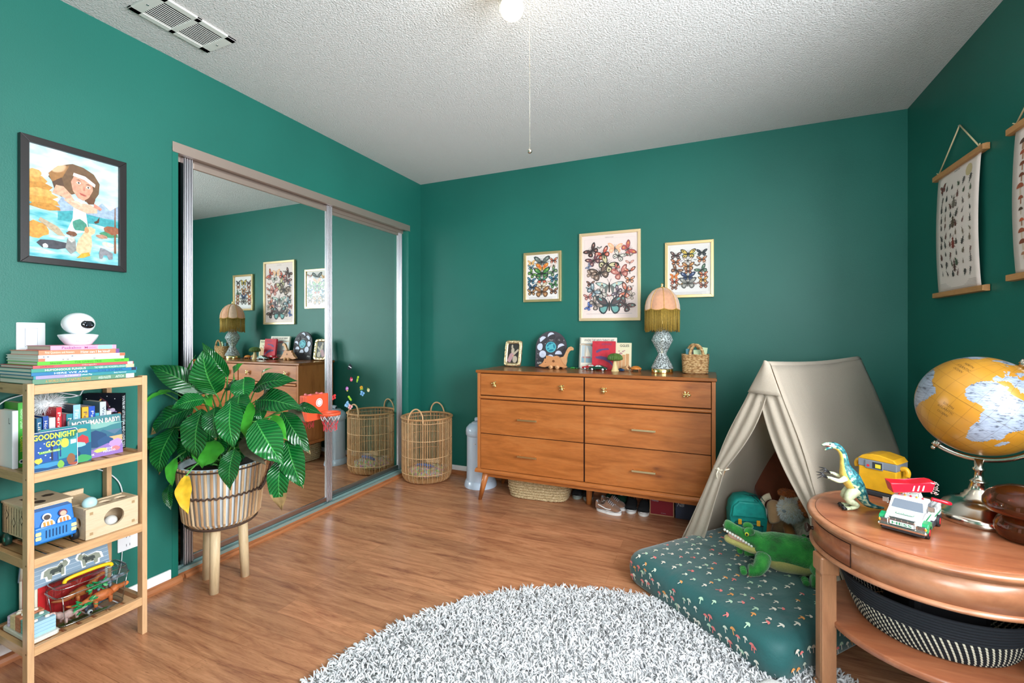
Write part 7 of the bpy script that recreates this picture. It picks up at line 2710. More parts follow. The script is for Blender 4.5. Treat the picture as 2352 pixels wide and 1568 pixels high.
for s_ in (-1, 1):
    m = MB()
    m.bb((s_ * .030, L0 + .001, .026), (s_ * .051, L0 + .01, .038), M_TRC, bev=.002)
    for i in range(8):
        a = s_ * (.033 + .0019 * i)
        m.flat([(a - .0005, -.004), (a + .0005, -.004), (a + .0005, .004), (a - .0005, .004)], M_TDK, T(0, L0 + .001, .032) @ FACE_MY, .0004)
    m.ell((s_ * .0495, L0 + .002, .032), (.003, .003, .004), mat('amber lamp', '#e8942a', .25), 10, 8)
    m.build('headlamp', t)
    m = MB()
    m.prism([(-.104, .022), (-.106, .036), (-.098, .044), (-.078, .047), (-.060, .042), (-.056, .022), (-.063, .022), (-.066, .033), (-.078, .038), (-.090, .033), (-.094, .022)], s_ * .035, s_ * .054, M_TRG, XS, bev=.002)
    m.build('fender', t)
    m = MB()
    m.bb((s_ * .043, -.050, .066), (s_ * .057, -.047, .080), M_TRC, bev=.001)
    m.cyl((s_ * .040, -.045, .062), (s_ * .053, -.048, .067), .0012, M_TRC, 6)
    m.build('mirror', t)
m = MB()
m.bb((-.046, .014, .022), (.046, .110, .046), M_TRW, bev=.003)
m.bb((-.046, .014, .046), (-.026, .108, .058), M_TRW, bev=.002)
m.bb((.026, .014, .046), (.046, .108, .058), M_TRW, bev=.002)
m.bb((-.0465, .02, .033), (.0465, .1, .037), M_GTX)
for i in range(6):
    for q in (0, 1):
        m.disc(.031 + q * .009, .035 + i * .011, .0022, M_TDK, T(0, 0, .058), .0004, 8)
m.build('truck_bed', t)
m = MB()
for i in range(5):
    m.ell((-.026 + .013 * i, -.014, .088), (.003, .003, .0028), mat('amber lamp') if i % 2 else M_TRR, 8, 6)
m.build('roof_lamps', t)
m = MB()
m.prism([(-.022, .0865), (.022, .0865), (.018, .100), (-.018, .100)], -.012, .006, M_TRW, FACE_MY, bev=.002)
X = T(0, -.0062, .0935) @ FACE_MY
m.flat([(-.016, -.005), (.016, -.005), (.016, .004), (-.016, .004)], M_GTX, X, .0003)
m.flat([(-.015, -.004), (.015, -.004), (.015, .003), (-.015, .003)], M_TRW, X, .0006)
m.text('HESS', .02, .004, M_GTX, X, .0009)
m.build('roof_sign', t)
m = MB(T(-.004, -.006, .103) @ RZ(30) @ RY(-8))
m.prism([(-.046, 0), (.044, 0), (.056, .026), (.044, .030), (.0, .022), (-.050, .030)], -.024, .024, M_TRR, FACE_MY, bev=.004)
X = T(.01, -.0242, .013) @ FACE_MY
for i in range(3):
    m.flat([(-.012 + i * .011, -.008), (-.008 + i * .011, -.008), (-.003 + i * .011, .007), (-.006 + i * .011, .007)], mat('pale decal', '#f0c0c4', .5), X, .0004)
rb = m.build('red_bed', t)
m = MB()
q = random.Random(5)
for i in range(46):
    m.ell((.046 + q.uniform(-.007, .007), .02 + q.uniform(-.008, .008), .098 + .036 * i / 46), (.0028, .0022, .0018), M_TRC, 6, 5, None)
m.build('chain', t)
m = MB()
m.tube(catmull([(.040, .012, .086), (.06, .020, .083), (.072, .026, .080), (.076, .034, .078), (.066, .038, .078), (.05, .032, .08), (.038, .026, .083)], 4), .005, M_TRR, 8)
m.build('tow_hook', t)

# globe
k = NT('globe ocean')
k.b.inputs['Base Color'].default_value = lin('#d9a23a')
n1 = k.n('ShaderNodeTexNoise', Scale=9.0, Detail=3.0)
k.l(k.coord(), n1.inputs['Vector'])
k.l(k.ramp(n1.outputs['Fac'], [(.3, '#a8701f'), (.7, '#b9852e')]), k.b.inputs['Base Color'])
k.b.inputs['Roughness'].default_value = .28
M_OCE = k.m
k = NT('globe land')
n1 = k.n('ShaderNodeTexNoise', Scale=60.0, Detail=3.0)
k.l(k.coord((1, .35, 3.2)), n1.inputs['Vector'])
k.l(k.ramp(n1.outputs['Fac'], [(.33, '#4a4f5c'), (.42, '#858e9e'), (.7, '#9ca6b8')]), k.b.inputs['Base Color'])
k.b.inputs['Roughness'].default_value = .34
M_LAND = k.m
M_GLINE = mat('globe print ink', '#5a4420', .5)
gx, gy, gz, gr = .795, 1.951, .9275, .1575
LANDS = [[(-17, 15), (-16, 21), (-13, 28), (-9, 32), (-6, 35), (0, 36), (10, 37), (11, 33), (20, 31), (25, 32), (32, 31), (34, 27), (37, 21), (40, 15), (43, 11), (51, 12), (48, 5), (41, -2), (39, -7), (41, -15), (35, -20), (35, -24), (32, -29), (27, -34), (20, -35), (18, -33), (15, -27), (12, -18), (13, -9), (9, -2), (9, 4), (4, 6), (-4, 5), (-8, 4), (-13, 8), (-15, 11)],
         [(-35, -8), (-37, -12), (-39, -18), (-42, -23), (-48, -27), (-53, -34), (-57, -38), (-62, -40), (-66, -46), (-69, -52), (-74, -50), (-73, -38), (-71, -30), (-70, -18), (-78, -10), (-81, -4), (-78, 2), (-77, 8), (-72, 12), (-62, 10), (-54, 5), (-50, 0), (-44, -3), (-38, -4)],
         [(-9, 37), (-9, 43), (-2, 43), (-1, 47), (-5, 48), (2, 51), (8, 54), (9, 57), (13, 54), (21, 55), (24, 59), (30, 60), (22, 65), (17, 62), (15, 56), (11, 59), (5, 59), (6, 62), (14, 67), (22, 70), (30, 70), (45, 67), (70, 70), (110, 74), (140, 72), (170, 68), (160, 60), (142, 58), (135, 44), (122, 38), (120, 28), (108, 20), (105, 10), (98, 16), (90, 22), (80, 14), (77, 8), (72, 20), (66, 25), (57, 26), (50, 30), (48, 29), (56, 25), (59, 22), (52, 16), (44, 13), (39, 20), (35, 28), (36, 36), (28, 37), (27, 40), (23, 38), (20, 40), (14, 45), (18, 40), (12, 42), (8, 44), (3, 42), (0, 39), (-2, 37), (-5, 36)],
         [(-10, 52), (-6, 55), (-6, 52)], [(-5, 50), (1, 51), (0, 53), (-3, 58), (-6, 57), (-3, 54)], [(44, -25), (47, -25), (50, -15), (48, -13), (44, -17)], [(-24, 65), (-14, 64), (-15, 66), (-22, 66)],
         [(-45, 60), (-52, 65), (-54, 70), (-66, 76), (-60, 82), (-30, 83), (-18, 78), (-22, 70), (-38, 66)], [(-56, 52), (-60, 46), (-66, 44), (-71, 42), (-76, 35), (-81, 30), (-81, 26), (-90, 30), (-97, 26), (-97, 20), (-90, 21), (-84, 10), (-80, 8), (-95, 16), (-106, 23), (-115, 31), (-124, 42), (-126, 50), (-150, 60), (-165, 62), (-160, 70), (-120, 70), (-95, 72), (-82, 68), (-93, 60), (-80, 52), (-70, 62), (-62, 57)]]


def inside(x, y, P):
    r = False
    for i in range(len(P)):
        x1, y1 = P[i - 1]
        x2, y2 = P[i]
        if (y1 > y) != (y2 > y) and x < (x2 - x1) * (y - y1) / (y2 - y1) + x1:
            r = not r
    return r


cdir = Vector((-gx, -gy, HZ - gz)).normalized()
right = Vector((.926, -.3776, 0))
ax0 = right * sin(RAD(35)) + Vector((0, 0, 1)) * cos(RAD(35))
ax0 = (ax0 - cdir * ax0.dot(cdir)).normalized()
ax0 = (ax0 + cdir * .087).normalized()
x0_ = (cdir - ax0 * cdir.dot(ax0)).normalized()
y0_ = ax0.cross(x0_)
GR = Matrix((x0_, y0_, ax0)).transposed().to_4x4() @ RZ(-3)
t = thing('desk_globe', 'gold and silver desk globe on a polished metal stand', 'globe', (gx, gy, TZ))
GM = T(0, 0, gz - TZ) @ GR


def sph(lon, lat, r=gr):
    return (r * cos(RAD(lat)) * cos(RAD(lon)), r * cos(RAD(lat)) * sin(RAD(lon)), r * sin(RAD(lat)))


m = MB(GM)
st = 1.5
nlo, nla = int(360 / st), int(180 / st)
vs = [sph(-180 + i * st, -90 + j * st) for j in range(nla + 1) for i in range(nlo)]
sea, land = [], []
for j in range(nla):
    la = -90 + (j + .5) * st
    act = [P for P in LANDS if min(p[1] for p in P) <= la <= max(p[1] for p in P)]
    for i in range(nlo):
        lo = -180 + (i + .5) * st
        f = (j * nlo + i, j * nlo + (i + 1) % nlo, (j + 1) * nlo + (i + 1) % nlo, (j + 1) * nlo + i)
        (land if la < -72 or any(inside(lo, la, P) for P in act) else sea).append(f)
m.add(vs, sea, M_OCE, True)
nsea = len(m.v)
i_land = m.idx(M_LAND)
for f in land:
    m.f.append(f)
    m.mi.append(i_land)
    m.sm.append(True)
for lo in range(-180, 180, 15):
    m.tube([sph(lo, la, gr + .0001) for la in range(-75, 76, 5)], .00022, M_GLINE, 3)
for la in range(-60, 61, 15):
    m.tube([sph(lo, la, gr + .0001) for lo in range(-180, 180, 5)], .0004 if la == 0 else .00022, M_GLINE, 3, closed=True)
for s_, lo, la, w_ in (('SOUTH', -16, -13, 11), ('ATLANTIC', -16, -18.5, 17), ('OCEAN', -16, -24, 11), ('NORTH', -42, 36, 13), ('ATLANTIC', -42, 30.5, 19), ('OCEAN', -42, 25, 13)):
    vs_t, fs_t, (a0, a1, b0, b1) = _text_mesh(s_, 0)
    kx = w_ / (a1 - a0)
    m.add([sph(lo + (v.x - (a0 + a1) / 2) * kx / cos(RAD(la)), la + (v.y - b0) * 2.6 / (b1 - b0), gr + .0005) for v in vs_t], fs_t, M_GLINE)
m.build('sphere', t)
M_NICK = mat('polished nickel', '#cfc8ba', .18, 1)
Cg = Vector((0, 0, gz - TZ))
AX = right * sin(RAD(35)) + Vector((0, 0, 1)) * cos(RAD(35))
PP = right * cos(RAD(35)) - Vector((0, 0, 1)) * sin(RAD(35))
m = MB()
arc = [Cg + (AX * -cos(RAD(a)) + PP * sin(RAD(a))) * .1735 for a in range(-4, 185, 4)]
m.tube(arc, .0085, M_NICK, 10, flat=.55, up=tuple(right.cross(Vector((0, 0, 1)))))
m.build('meridian_arc', t)
for s_ in (-1, 1):
    m = MB()
    m.cyl(Cg + AX * s_ * .156, Cg + AX * s_ * .182, .0085, M_NICK, 16)
    m.ell(tuple(Cg + AX * s_ * .188), .0075, M_NICK, 14, 10)
    m.build('pole_pin', t)
MB().lathe([(.0, 0), (.110, 0), (.112, .004), (.112, .022), (.107, .027), (.098, .031), (.085, .050), (.062, .064), (.045, .069), (.043, .076), (.036, .080), (.034, .088), (.026, .094), (.020, .118), (.023, .122), (.019, .127), (.012, .134), (.0105, .155), (.016, .160), (.016, .165), (.011, .169), (.012, .196), (0, .197)], M_NICK, 48).build('stand', t)

# amber glass mushroom
k = NT('amber glass')
k.b.inputs['Base Color'].default_value = lin('#a8562a')
k.b.inputs['Transmission Weight'].default_value = .9
k.b.inputs['Roughness'].default_value = .03
k.b.inputs['IOR'].default_value = 1.45
M_AMB = k.m
t = thing('glass_mushroom', 'brown amber glass mushroom ornament at the right edge of the table', 'ornament', (.832, 1.800, TZ))
MB().lathe([(0, 0), (.044, 0), (.056, .010), (.063, .028), (.063, .044), (.055, .060), (.044, .070), (.040, .078), (.037, .070), (.046, .058), (.055, .042), (.055, .028), (.048, .012), (.04, .006), (0, .006)], M_AMB, 48).build('stem', t)
MB().lathe([(.030, .079), (.062, .074), (.080, .082), (.087, .096), (.086, .110), (.076, .130), (.056, .147), (.030, .157), (0, .160), (0, .154), (.03, .151), (.052, .141), (.07, .126), (.079, .109), (.079, .097), (.072, .086), (.06, .081), (.030, .085)], M_AMB, 48).build('cap', t)
# ------------------------------------------------------------------ mattress, tent, plush toys, rug, scrolls
def e12(x, y):
    return (-.352 + .762 * x + .647 * y, 2.232 - .647 * x + .762 * y)


MW, ML, MH = .765, 1.20, .138
M_SHEET = NT('teal cotton sheet')
n1 = M_SHEET.n('ShaderNodeTexNoise', Scale=6.0, Detail=5.0, Distortion=1.0)
M_SHEET.l(M_SHEET.coord((1, 1, 1)), n1.inputs['Vector'])
n2 = M_SHEET.n('ShaderNodeTexNoise', Scale=700.0, Detail=1.0)
M_SHEET.l(M_SHEET.coord(), n2.inputs['Vector'])
M_SHEET.l(M_SHEET.ramp(n2.outputs['Fac'], [(.3, '#0a4c4c'), (.7, '#0e5a5a')]), M_SHEET.b.inputs['Base Color'])
M_SHEET.b.inputs['Roughness'].default_value = .62
M_SHEET.b.inputs['Sheen Weight'].default_value = .35
M_SHEET.bump(n1.outputs['Fac'], .55, .012)
M_SHEET = M_SHEET.m
LAY = [(.012, .0), (.0, .018), (-.004, .060), (.0, .092), (.008, .112), (.022, .126), (.045, .134), (.09, MH), (.16, MH + .002), (.24, MH + .003)]


def lay_z(d):
    for (a, x), (b, y) in zip(LAY[3:], LAY[4:]):
        if d <= b:
            return x + (y - x) * max(0, (d - a)) / (b - a)
    return MH + .003


def wr_(x, y):
    return .003 * noise.noise(Vector((x * 5, y * 5, 1.3)))


m = MB()
rings = []
for o_, z in LAY:
    r = max(.075 - o_ * .3, .03)
    pts = []
    for sx, sy, a0 in ((1, -1, -90), (1, 1, 0), (-1, 1, 90), (-1, -1, 180)):
        for i in range(9):
            q = RAD(a0 + 90 * i / 8)
            pts.append((MW / 2 + sx * (MW / 2 - o_ - r) + r * cos(q), ML / 2 + sy * (ML / 2 - o_ - r) + r * sin(q)))
    full = []
    for i in range(len(pts)):
        a, b = Vector(pts[i]), Vector(pts[(i + 1) % len(pts)])
        ns = max(1, 12 if i % 9 == 8 else 1)
        full += [tuple(a.lerp(b, q / ns)) for q in range(ns)]
    rings.append([(x, y, z + (wr_(x, y) if o_ > .03 else 0)) for x, y in full])
nr = len(rings[0])
vs = [p for r in rings for p in r]
m.add(vs, [(j * nr + i, j * nr + (i + 1) % nr, (j + 1) * nr + (i + 1) % nr, (j + 1) * nr + i) for j in range(len(rings) - 1) for i in range(nr)] + [tuple((len(rings) - 1) * nr + i for i in range(nr)), tuple(range(nr))[::-1]], M_SHEET, True)
mc = [mat('mushroom print ' + c, c, .6) for c in ('#e9e4d6', '#dfe6d2', '#b9d8bc', '#e8a05c', '#e87f7c', '#ece2d4')]
q = random.Random(11)


def shroom(X, s, c, up):
    cap = [(-.5, .1), (-.42, .36), (-.2, .55), (.05, .6), (.3, .48), (.46, .25), (.5, .05), (.2, .12), (-.1, .12)]
    stem = [(-.1, .12), (.1, .12), (.1, -.2), (.2, -.6), (.02, -.66), (-.06, -.2)]
    m.flat([(x * s, y * s) for x, y in cap], c, X, up)
    m.flat([(x * s * 1.1, y * s) for x, y in stem], c if q.random() < .4 else mc[5], X, up)


for i in range(int(MW / .052)):
    for j in range(int(ML / .048)):
        x = .02 + i * .052 + q.uniform(-.014, .014) + (.02 if j % 2 else 0)
        y = .02 + j * .048 + q.uniform(-.013, .013)
        d = min(x, MW - x, y, ML - y)
        if d < .012 or y > 1.0 or q.random() < .12 or sorted((x, MW - x, y, ML - y))[1] < .07:
            continue
        th_ = math.degrees(math.atan2(lay_z(d + .004) - lay_z(d - .004), .008)) if d < .09 else 0
        tl = RX(th_) if d == y else RY(-th_) if d == x else RY(th_) if d == MW - x else RX(-th_)
        X = T(x, y, lay_z(d) + (wr_(x, y) if d > .03 else 0)) @ tl @ RZ(q.uniform(-35, 35) - 20)
        shroom(X, q.uniform(.018, .024), q.choice(mc), .0022)
for j in range(46):
    y = .06 + j * .024
    if y < ML - .06:
        for zc in (.045, .088):
            for xx_, FF in ((-.0035, FACE_MX), (MW + .0035, FACE_X)):
                X = T(xx_, y + q.uniform(-.01, .01), zc + q.uniform(-.012, .012)) @ FF @ RZ(q.uniform(-20, 20))
                if q.random() < .7:
                    shroom(X, q.uniform(.018, .024), q.choice(mc), .0012)
    x = .06 + j * .024
    if x < MW - .06:
        for zc in (.045, .088):
            X = T(x + q.uniform(-.01, .01), -.0035, zc + q.uniform(-.012, .012)) @ FACE_MY @ RZ(q.uniform(-20, 20))
            if q.random() < .8:
                shroom(X, q.uniform(.018, .024), q.choice(mc), .0012)
solo(m, 'floor_mattress', 'small floor mattress in a teal sheet printed with tiny mushrooms', 'mattress', (-.378, 2.200, 0), -40.3)

M_CANV = NT('natural canvas')
n1 = M_CANV.n('ShaderNodeTexNoise', Scale=380.0, Detail=2.0)
M_CANV.l(M_CANV.coord(), n1.inputs['Vector'])
n2 = M_CANV.n('ShaderNodeTexNoise', Scale=5.0, Detail=4.0, Distortion=.8)
M_CANV.l(M_CANV.coord((1, 1, .5)), n2.inputs['Vector'])
M_CANV.l(M_CANV.ramp(n1.outputs['Fac'], [(.3, '#c2b4a2'), (.7, '#d2c6b6')]), M_CANV.b.inputs['Base Color'])
M_CANV.b.inputs['Roughness'].default_value = .9
M_CANV.b.inputs['Sheen Weight'].default_value = .2
ad = M_CANV.n('ShaderNodeMath', operation='MULTIPLY_ADD')
ad.inputs[1].default_value = .08
M_CANV.l(n1.outputs['Fac'], ad.inputs[0])
M_CANV.l(n2.outputs['Fac'], ad.inputs[2])
M_CANV.bump(ad.outputs[0], .5, .014)
tl_ = M_CANV.n('ShaderNodeBsdfTranslucent')
tl_.inputs['Color'].default_value = lin('#d6c8b4')
mx_ = M_CANV.n('ShaderNodeMixShader')
mx_.inputs[0].default_value = .34
M_CANV.l(M_CANV.b.outputs[0], mx_.inputs[1])
M_CANV.l(tl_.outputs[0], mx_.inputs[2])
M_CANV.l(mx_.outputs[0], M_CANV.o.inputs['Surface'])
M_CANV = M_CANV.m
M_POLE = wood('pine tent pole', '#c99a66', '#b5844f', 'z', 14, .5, 7)
TO = Vector((.37, 2.62, 0))
A, A2 = Vector((.2455, 2.327, 1.012)), Vector((.731, 3.045, 1.010))
PL, PR_ = Vector((-.372, .252, 0)), Vector((.274, -.184, 0))
Lf, Rf = Vector((A.x, A.y, 0)) + PL, Vector((A.x, A.y, 0)) + PR_
Lb, Rb = Vector((A2.x, A2.y, 0)) + PL * .80, Vector((A2.x, A2.y, 0)) + PR_
t = thing('play_tent', 'natural canvas play tent with tied front curtains in the corner', 'tent', tuple(TO))
B = T(-TO.x, -TO.y, 0)
for p, q_ in ((A, Lf), (A, Rf), (A2, Lb), (A2, Rb)):
    MB(B).cyl(p + Vector((0, 0, -.02)) - (p - q_) * .02, q_ + (p - q_) * .02, .0105, M_POLE, 12).build('pole', t)
MB(B).cyl(A + Vector((0, 0, -.022)), A2 + Vector((0, 0, -.022)), .0105, M_POLE, 12).build('pole', t)
up_ = Vector((0, 0, 1))


def slope(F, Bk, out):
    def fn(u_, v_):
        u_ = u_ * 1.055 - .035
        top = A + (A2 - A) * u_
        bot = F + (Bk - F) * u_ + Vector((0, 0, .004))
        sag = -.012 * sin(pi * u_) * (1 - v_)
        p = top.lerp(bot, v_) + Vector((0, 0, sag))
        k_ = .018 + .014 * sin(pi * min(1, v_ * 1.2)) + .006 * sin(9 * v_ + 5 * u_) * v_ + .006 * noise.noise(Vector((u_ * 4, v_ * 4, 2)))
        return p + out * k_
    return fn


nL = (PL.normalized() * 1.0 + up_ * .40).normalized()
nRr = (PR_.normalized() * 1.0 + up_ * .30).normalized()
MB(B).grid(slope(Lf, Lb, nL), 24, 30, M_CANV, thick=.003).build('left_side', t)
MB(B).grid(slope(Rf, Rb, nRr), 24, 30, M_CANV, thick=.003).build('right_side', t)
# rounded cloth over the ridge
m = MB(B)
nA = 10
rg = (A2 - A).normalized()


def ridge(u_, v_):
    u_ = u_ * 1.055 - .035
    p = A + (A2 - A) * u_ + Vector((0, 0, -.012 * sin(pi * u_)))
    a = v_
    w_ = nL.lerp(nRr, a)
    w_ = (w_ + up_ * 1.1 * sin(pi * a)).normalized()
    return p + w_ * (.0185 + .002 * sin(pi * a))


MB(B).grid(ridge, 16, nA, M_CANV, thick=.003).build('ridge_cloth', t)


def back(u_, v_):
    return A2.lerp(Lb.lerp(Rb, u_), v_) + rg * (-.012) + rg * .01 * sin(7 * u_ + 4 * v_)


MB(B).grid(back, 14, 16, M_CANV, thick=.003).build('back_panel', t)
fo = -rg


def frontp(side, z):
    f = Lf if side < 0 else Rf
    q_ = 1 - z / A.z
    return A.lerp(f, q_) + (nL if side < 0 else nRr) * (.0165 + .014 * sin(pi * min(1, q_ * 1.2)))


def val(u_, v_):
    z = A.z + .012 - .140 * v_
    a, b = frontp(-1, z), frontp(1, z)
    return a.lerp(b, u_ * 1.03 - .01) + fo * (.033 + .012 * sin(pi * u_) + .006 * v_) + Vector((0, 0, .012 * sin(pi * u_) * (1 - v_)))


MB(B).grid(val, 14, 8, M_CANV, thick=.003).build('front_flap', t)


def curtain(side, tie_z, w_top, w_tie, w_bot, zb, folds):
    def fn(u_, v_):
        z = .888 + (zb - .888) * v_
        a = frontp(side, z)
        q_ = (frontp(-side, z) - a).normalized()
        tv = (.888 - tie_z) / (.888 - zb)
        if v_ < tv:
            k_ = v_ / tv
            w = w_top + (w_tie - w_top) * k_ ** 1.4 + .03 * sin(pi * k_)
        else:
            k_ = (v_ - tv) / (1 - tv)
            w = w_tie + (w_bot - w_tie) * k_ ** .8
        amp = .010 * (.3 + .7 * min(1, abs(v_ - tv) * 4 + .25))
        return a + q_ * (w * u_ - .002) + fo * (.026 + amp * (.6 + .6 * sin(folds * pi * u_ + 1.5 * v_)) * min(1, u_ * 5))
    return fn


cl = MB(B).grid(curtain(-1, .49, .085, .060, .115, .012, 4.2), 22, 44, M_CANV, thick=.003).build('curtain', t)
cr = MB(B).grid(curtain(1, .40, .100, .055, .085, .012, 4.0), 22, 44, M_CANV, thick=.003).build('curtain', t)
M_TIE = mat('cream cotton cord', '#ded2bc', .85)
for side, z in ((-1, .49), (1, .40)):
    a = frontp(side, z)
    q_ = (frontp(-side, z) - a).normalized()
    c = a + q_ * .027 + fo * .008
    m = MB(B)
    m.tube([c + q_ * (.036 * cos(s_)) + fo * (.024 * sin(s_)) + Vector((0, 0, .004 * cos(2 * s_))) for s_ in [2 * pi * i / 24 for i in range(24)]], .0035, M_TIE, 6, closed=True)
    k0 = c + fo * .024
    m.ell(tuple(k0), .008, M_TIE, 8, 6)
    m.tube([k0, k0 + Vector((.01, -.004, -.02)), k0 + Vector((.02, -.01, -.024))], .003, M_TIE, 6)
    m.tube([k0, k0 + Vector((-.008, -.006, -.022)), k0 + Vector((-.006, -.008, -.045))], .003, M_TIE, 6)
    m.build('curtain_tie', t)

# round cushion at the back of the tent
M_CUSH = mat('dark brown velvet', '#78391f', .8, sheen=.4, var=.12, vs=20)
m = MB()
m.lathe([(0, -.045), (.16, -.045), (.205, -.035), (.225, -.012), (.225, .012), (.205, .035), (.16, .045), (0, .047)], M_CUSH, 48, RX(90))
solo(m, 'round_cushion', 'large dark brown round cushion leaning at the back of the tent', 'cushion', (.425, 2.815, MH + .232), rot=(RAD(-14), 0, RAD(-20)))

# crocodile plush
k = NT('green crocodile plush')
n1 = k.n('ShaderNodeTexNoise', Scale=14.0, Detail=5.0)
k.l(k.coord(), n1.inputs['Vector'])
k.l(k.ramp(n1.outputs['Fac'], [(.35, '#0c5a18'), (.5, '#138027'), (.65, '#3aa03a')]), k.b.inputs['Base Color'])
k.b.inputs['Roughness'].default_value = .85
k.b.inputs['Sheen Weight'].default_value = .5
n2 = k.n('ShaderNodeTexNoise', Scale=160.0, Detail=3.0)
k.l(k.coord(), n2.inputs['Vector'])
k.bump(n2.outputs['Fac'], .8, .006)
M_CROC = k.m
M_CROCY = mat('olive plush belly', '#b3ab62', .9, sheen=.4, bump=.6, bs=160, bd=.005)
M_PINKM = mat('pink felt mouth', '#d9a894', .9)
M_TEETH = mat('white felt teeth', '#e8e6dc', .9)
t = thing('crocodile_plush', 'bright green crocodile plush with an open mouth lying on the mattress', 'plush toy', (.262, 2.262, MH + .004), 181)
m = MB()
pth = catmull([(-.30, .02, .035), (-.24, .01, .045), (-.17, 0, .07), (-.10, 0, .085), (-.02, 0, .088), (.045, 0, .092), (.085, 0, .100)], 5)
rr_ = [(0, .008), (.15, .022), (.3, .052), (.5, .070), (.75, .066), (.9, .052), (1, .044)]


def rint(tab, u_):
    for (a, x), (b, y) in zip(tab, tab[1:]):
        if u_ <= b:
            return x + (y - x) * (u_ - a) / (b - a)
    return tab[-1][1]


m.tube(pth, [rint(rr_, i / (len(pth) - 1)) for i in range(len(pth))], M_CROC, 20)
m.build('body', t)
m = MB()
m.tube(catmull([(-.2, 0, .045), (-.1, 0, .056), (0, 0, .058), (.06, 0, .066)], 4), [.03, .04, .05, .056, .06, .061, .062, .062, .06, .055, .05, .045, .04], M_CROCY, 18)
m.build('belly', t)
m = MB()
m.tube(catmull([(.05, 0, .105), (.10, 0, .118), (.145, 0, .137), (.185, 0, .155), (.207, 0, .160)], 5), [.046, .047, .048, .048, .047, .045, .041, .037, .033, .030, .028, .027, .026, .026, .027, .028, .029, .029, .027, .022, .012], M_CROC, 18, flat=.8)
hd = m.build('head', t)
m = MB()
m.tube(catmull([(.06, 0, .080), (.11, 0, .082), (.16, 0, .092), (.205, 0, .102)], 5), [.040, .042, .043, .043, .042, .040, .038, .036, .034, .032, .031, .030, .029, .027, .022, .012], M_CROCY, 18, flat=.62)
m.build('lower_jaw', hd)
m = MB()
m.tube(catmull([(.09, 0, .100), (.14, 0, .112), (.19, 0, .121)], 5), [.036, .036, .035, .034, .032, .031, .030, .028, .026, .02, .01], M_PINKM, 16, flat=.62)
m.build('mouth', hd)
m = MB()
for s_ in (-1, 1):
    for i in range(11):
        u_ = i / 10
        x = .10 + .105 * u_
        m.ell((x, s_ * (.040 - .014 * u_), .098 + .048 * u_), (.0055, .004, .006), M_TEETH, 8, 6)
m.build('teeth', hd)
for s_ in (-1, 1):
    m = MB()
    m.ell((.108, s_ * .030, .156), (.022, .014, .017), M_CROC, 14, 10)
    eb = m.build('eye_ridge', hd)
    m = MB()
    m.ell((.118, s_ * .0425, .147), (.0085, .005, .0085), mat('yellow plastic eye', '#d8d23a', .2), 14, 10)
    m.ell((.119, s_ * .0468, .147), (.004, .002, .006), M_BLACK, 10, 8)
    m.build('eye', hd)
for (x, dx, s_) in ((.055, .035, 1), (.055, .035, -1), (-.135, .0, 1), (-.135, .0, -1)):
    m = MB()
    m.tube(catmull([(x, s_ * .045, .065), (x + dx * .4 + (-.012 if x < 0 else 0), s_ * .082, .040), (x + dx, s_ * .095, .020), (x + dx + .028, s_ * .098, .020)], 4), [.030, .031, .031, .030, .029, .027, .026, .025, .024, .024, .025, .026, .022], M_CROC, 14)
    for q_ in (-1, 0, 1):
        m.ell((x + dx + .046, s_ * .098 + q_ * .016, .014), (.014, .009, .012), M_CROC, 10, 8)
    m.build('leg', t)
m = MB()
for i in range(9):
    x = -.20 + .032 * i
    for s_ in (-1, 1):
        m.ell((x, s_ * .018, .088 + .060 * sin(pi * min(1, (i + 2) / 9)) + .004), (.010, .006, .009), M_CROC, 8, 6)
m.build('back_ridge', t)

# little teal backpack
M_BPT = mat('teal nylon', '#149a90', .6, var=.15, vs=40)
M_BPD = mat('deep teal nylon', '#0f6f6c', .65, var=.12, vs=40)
M_BPG = mat('dark seam', '#17343a', .8)
t = thing('small_backpack', 'small teal backpack with yellow tabs sitting in the tent opening', 'backpack', (.165, 2.585, MH + .003), 8)
m = MB()
m.prism([(-.080, .0), (.080, .0), (.084, .11), (.078, .160), (.055, .195), (.0, .208), (-.055, .195), (-.078, .160), (-.084, .11)], -.055, .055, M_BPT, FACE_MY, bev=.014, smooth=True)
m.build('body', t)
m = MB()
m.prism(rrect(.128, .085, .02, cx=-.004, cy=.050), .052, .088, M_BPD, FACE_MY, bev=.010)
m.build('front_pocket', t)
m = MB()
m.prism([(-.078, .112), (.074, .112), (.070, .16), (.045, .19), (-.045, .19), (-.072, .16)], .052, .072, M_BPT, FACE_MY, bev=.008)
m.build('top_flap', t)
for x in (-.046, .036):
    MB().prism(rrect(.016, .026, .003, cx=x, cy=.098), .086, .094, mat('yellow webbing', '#f0b02c', .6), FACE_MY, bev=.002).build('yellow_tab', t)
m = MB()
for i in range(4):
    m.tube([(-.05 + .02 * i, .045, .190 - .002 * i), (.0 + .02 * i, -.02, .209), (.03 + .014 * i, -.056, .193)], .0016, M_BPG, 5)
m.tube([(-.066, -.0885, .085), (.058, -.0885, .085)], .0022, M_BPG, 6)
m.tube([(-.05, -.0885, .026), (.045, -.0885, .026)], .0022, M_BPG, 6)
m.build('seams', t)
m = MB()
m.bb((.083, -.035, .075), (.0865, .035, .150), mat('white woven patch', '#dcd6d2', .7))
for i in range(3):
    m.bb((.0862, -.03, .085 + i * .022), (.0872, .03, .095 + i * .022), M_TRR)
m.build('side_patch', t)
m = MB()
m.tube(catmull([(.06, .05, .18), (.095, .02, .12), (.098, .0, .06), (.08, .03, .01)], 5), .008, M_BPG, 8, flat=.4)
m.build('shoulder_strap', t)

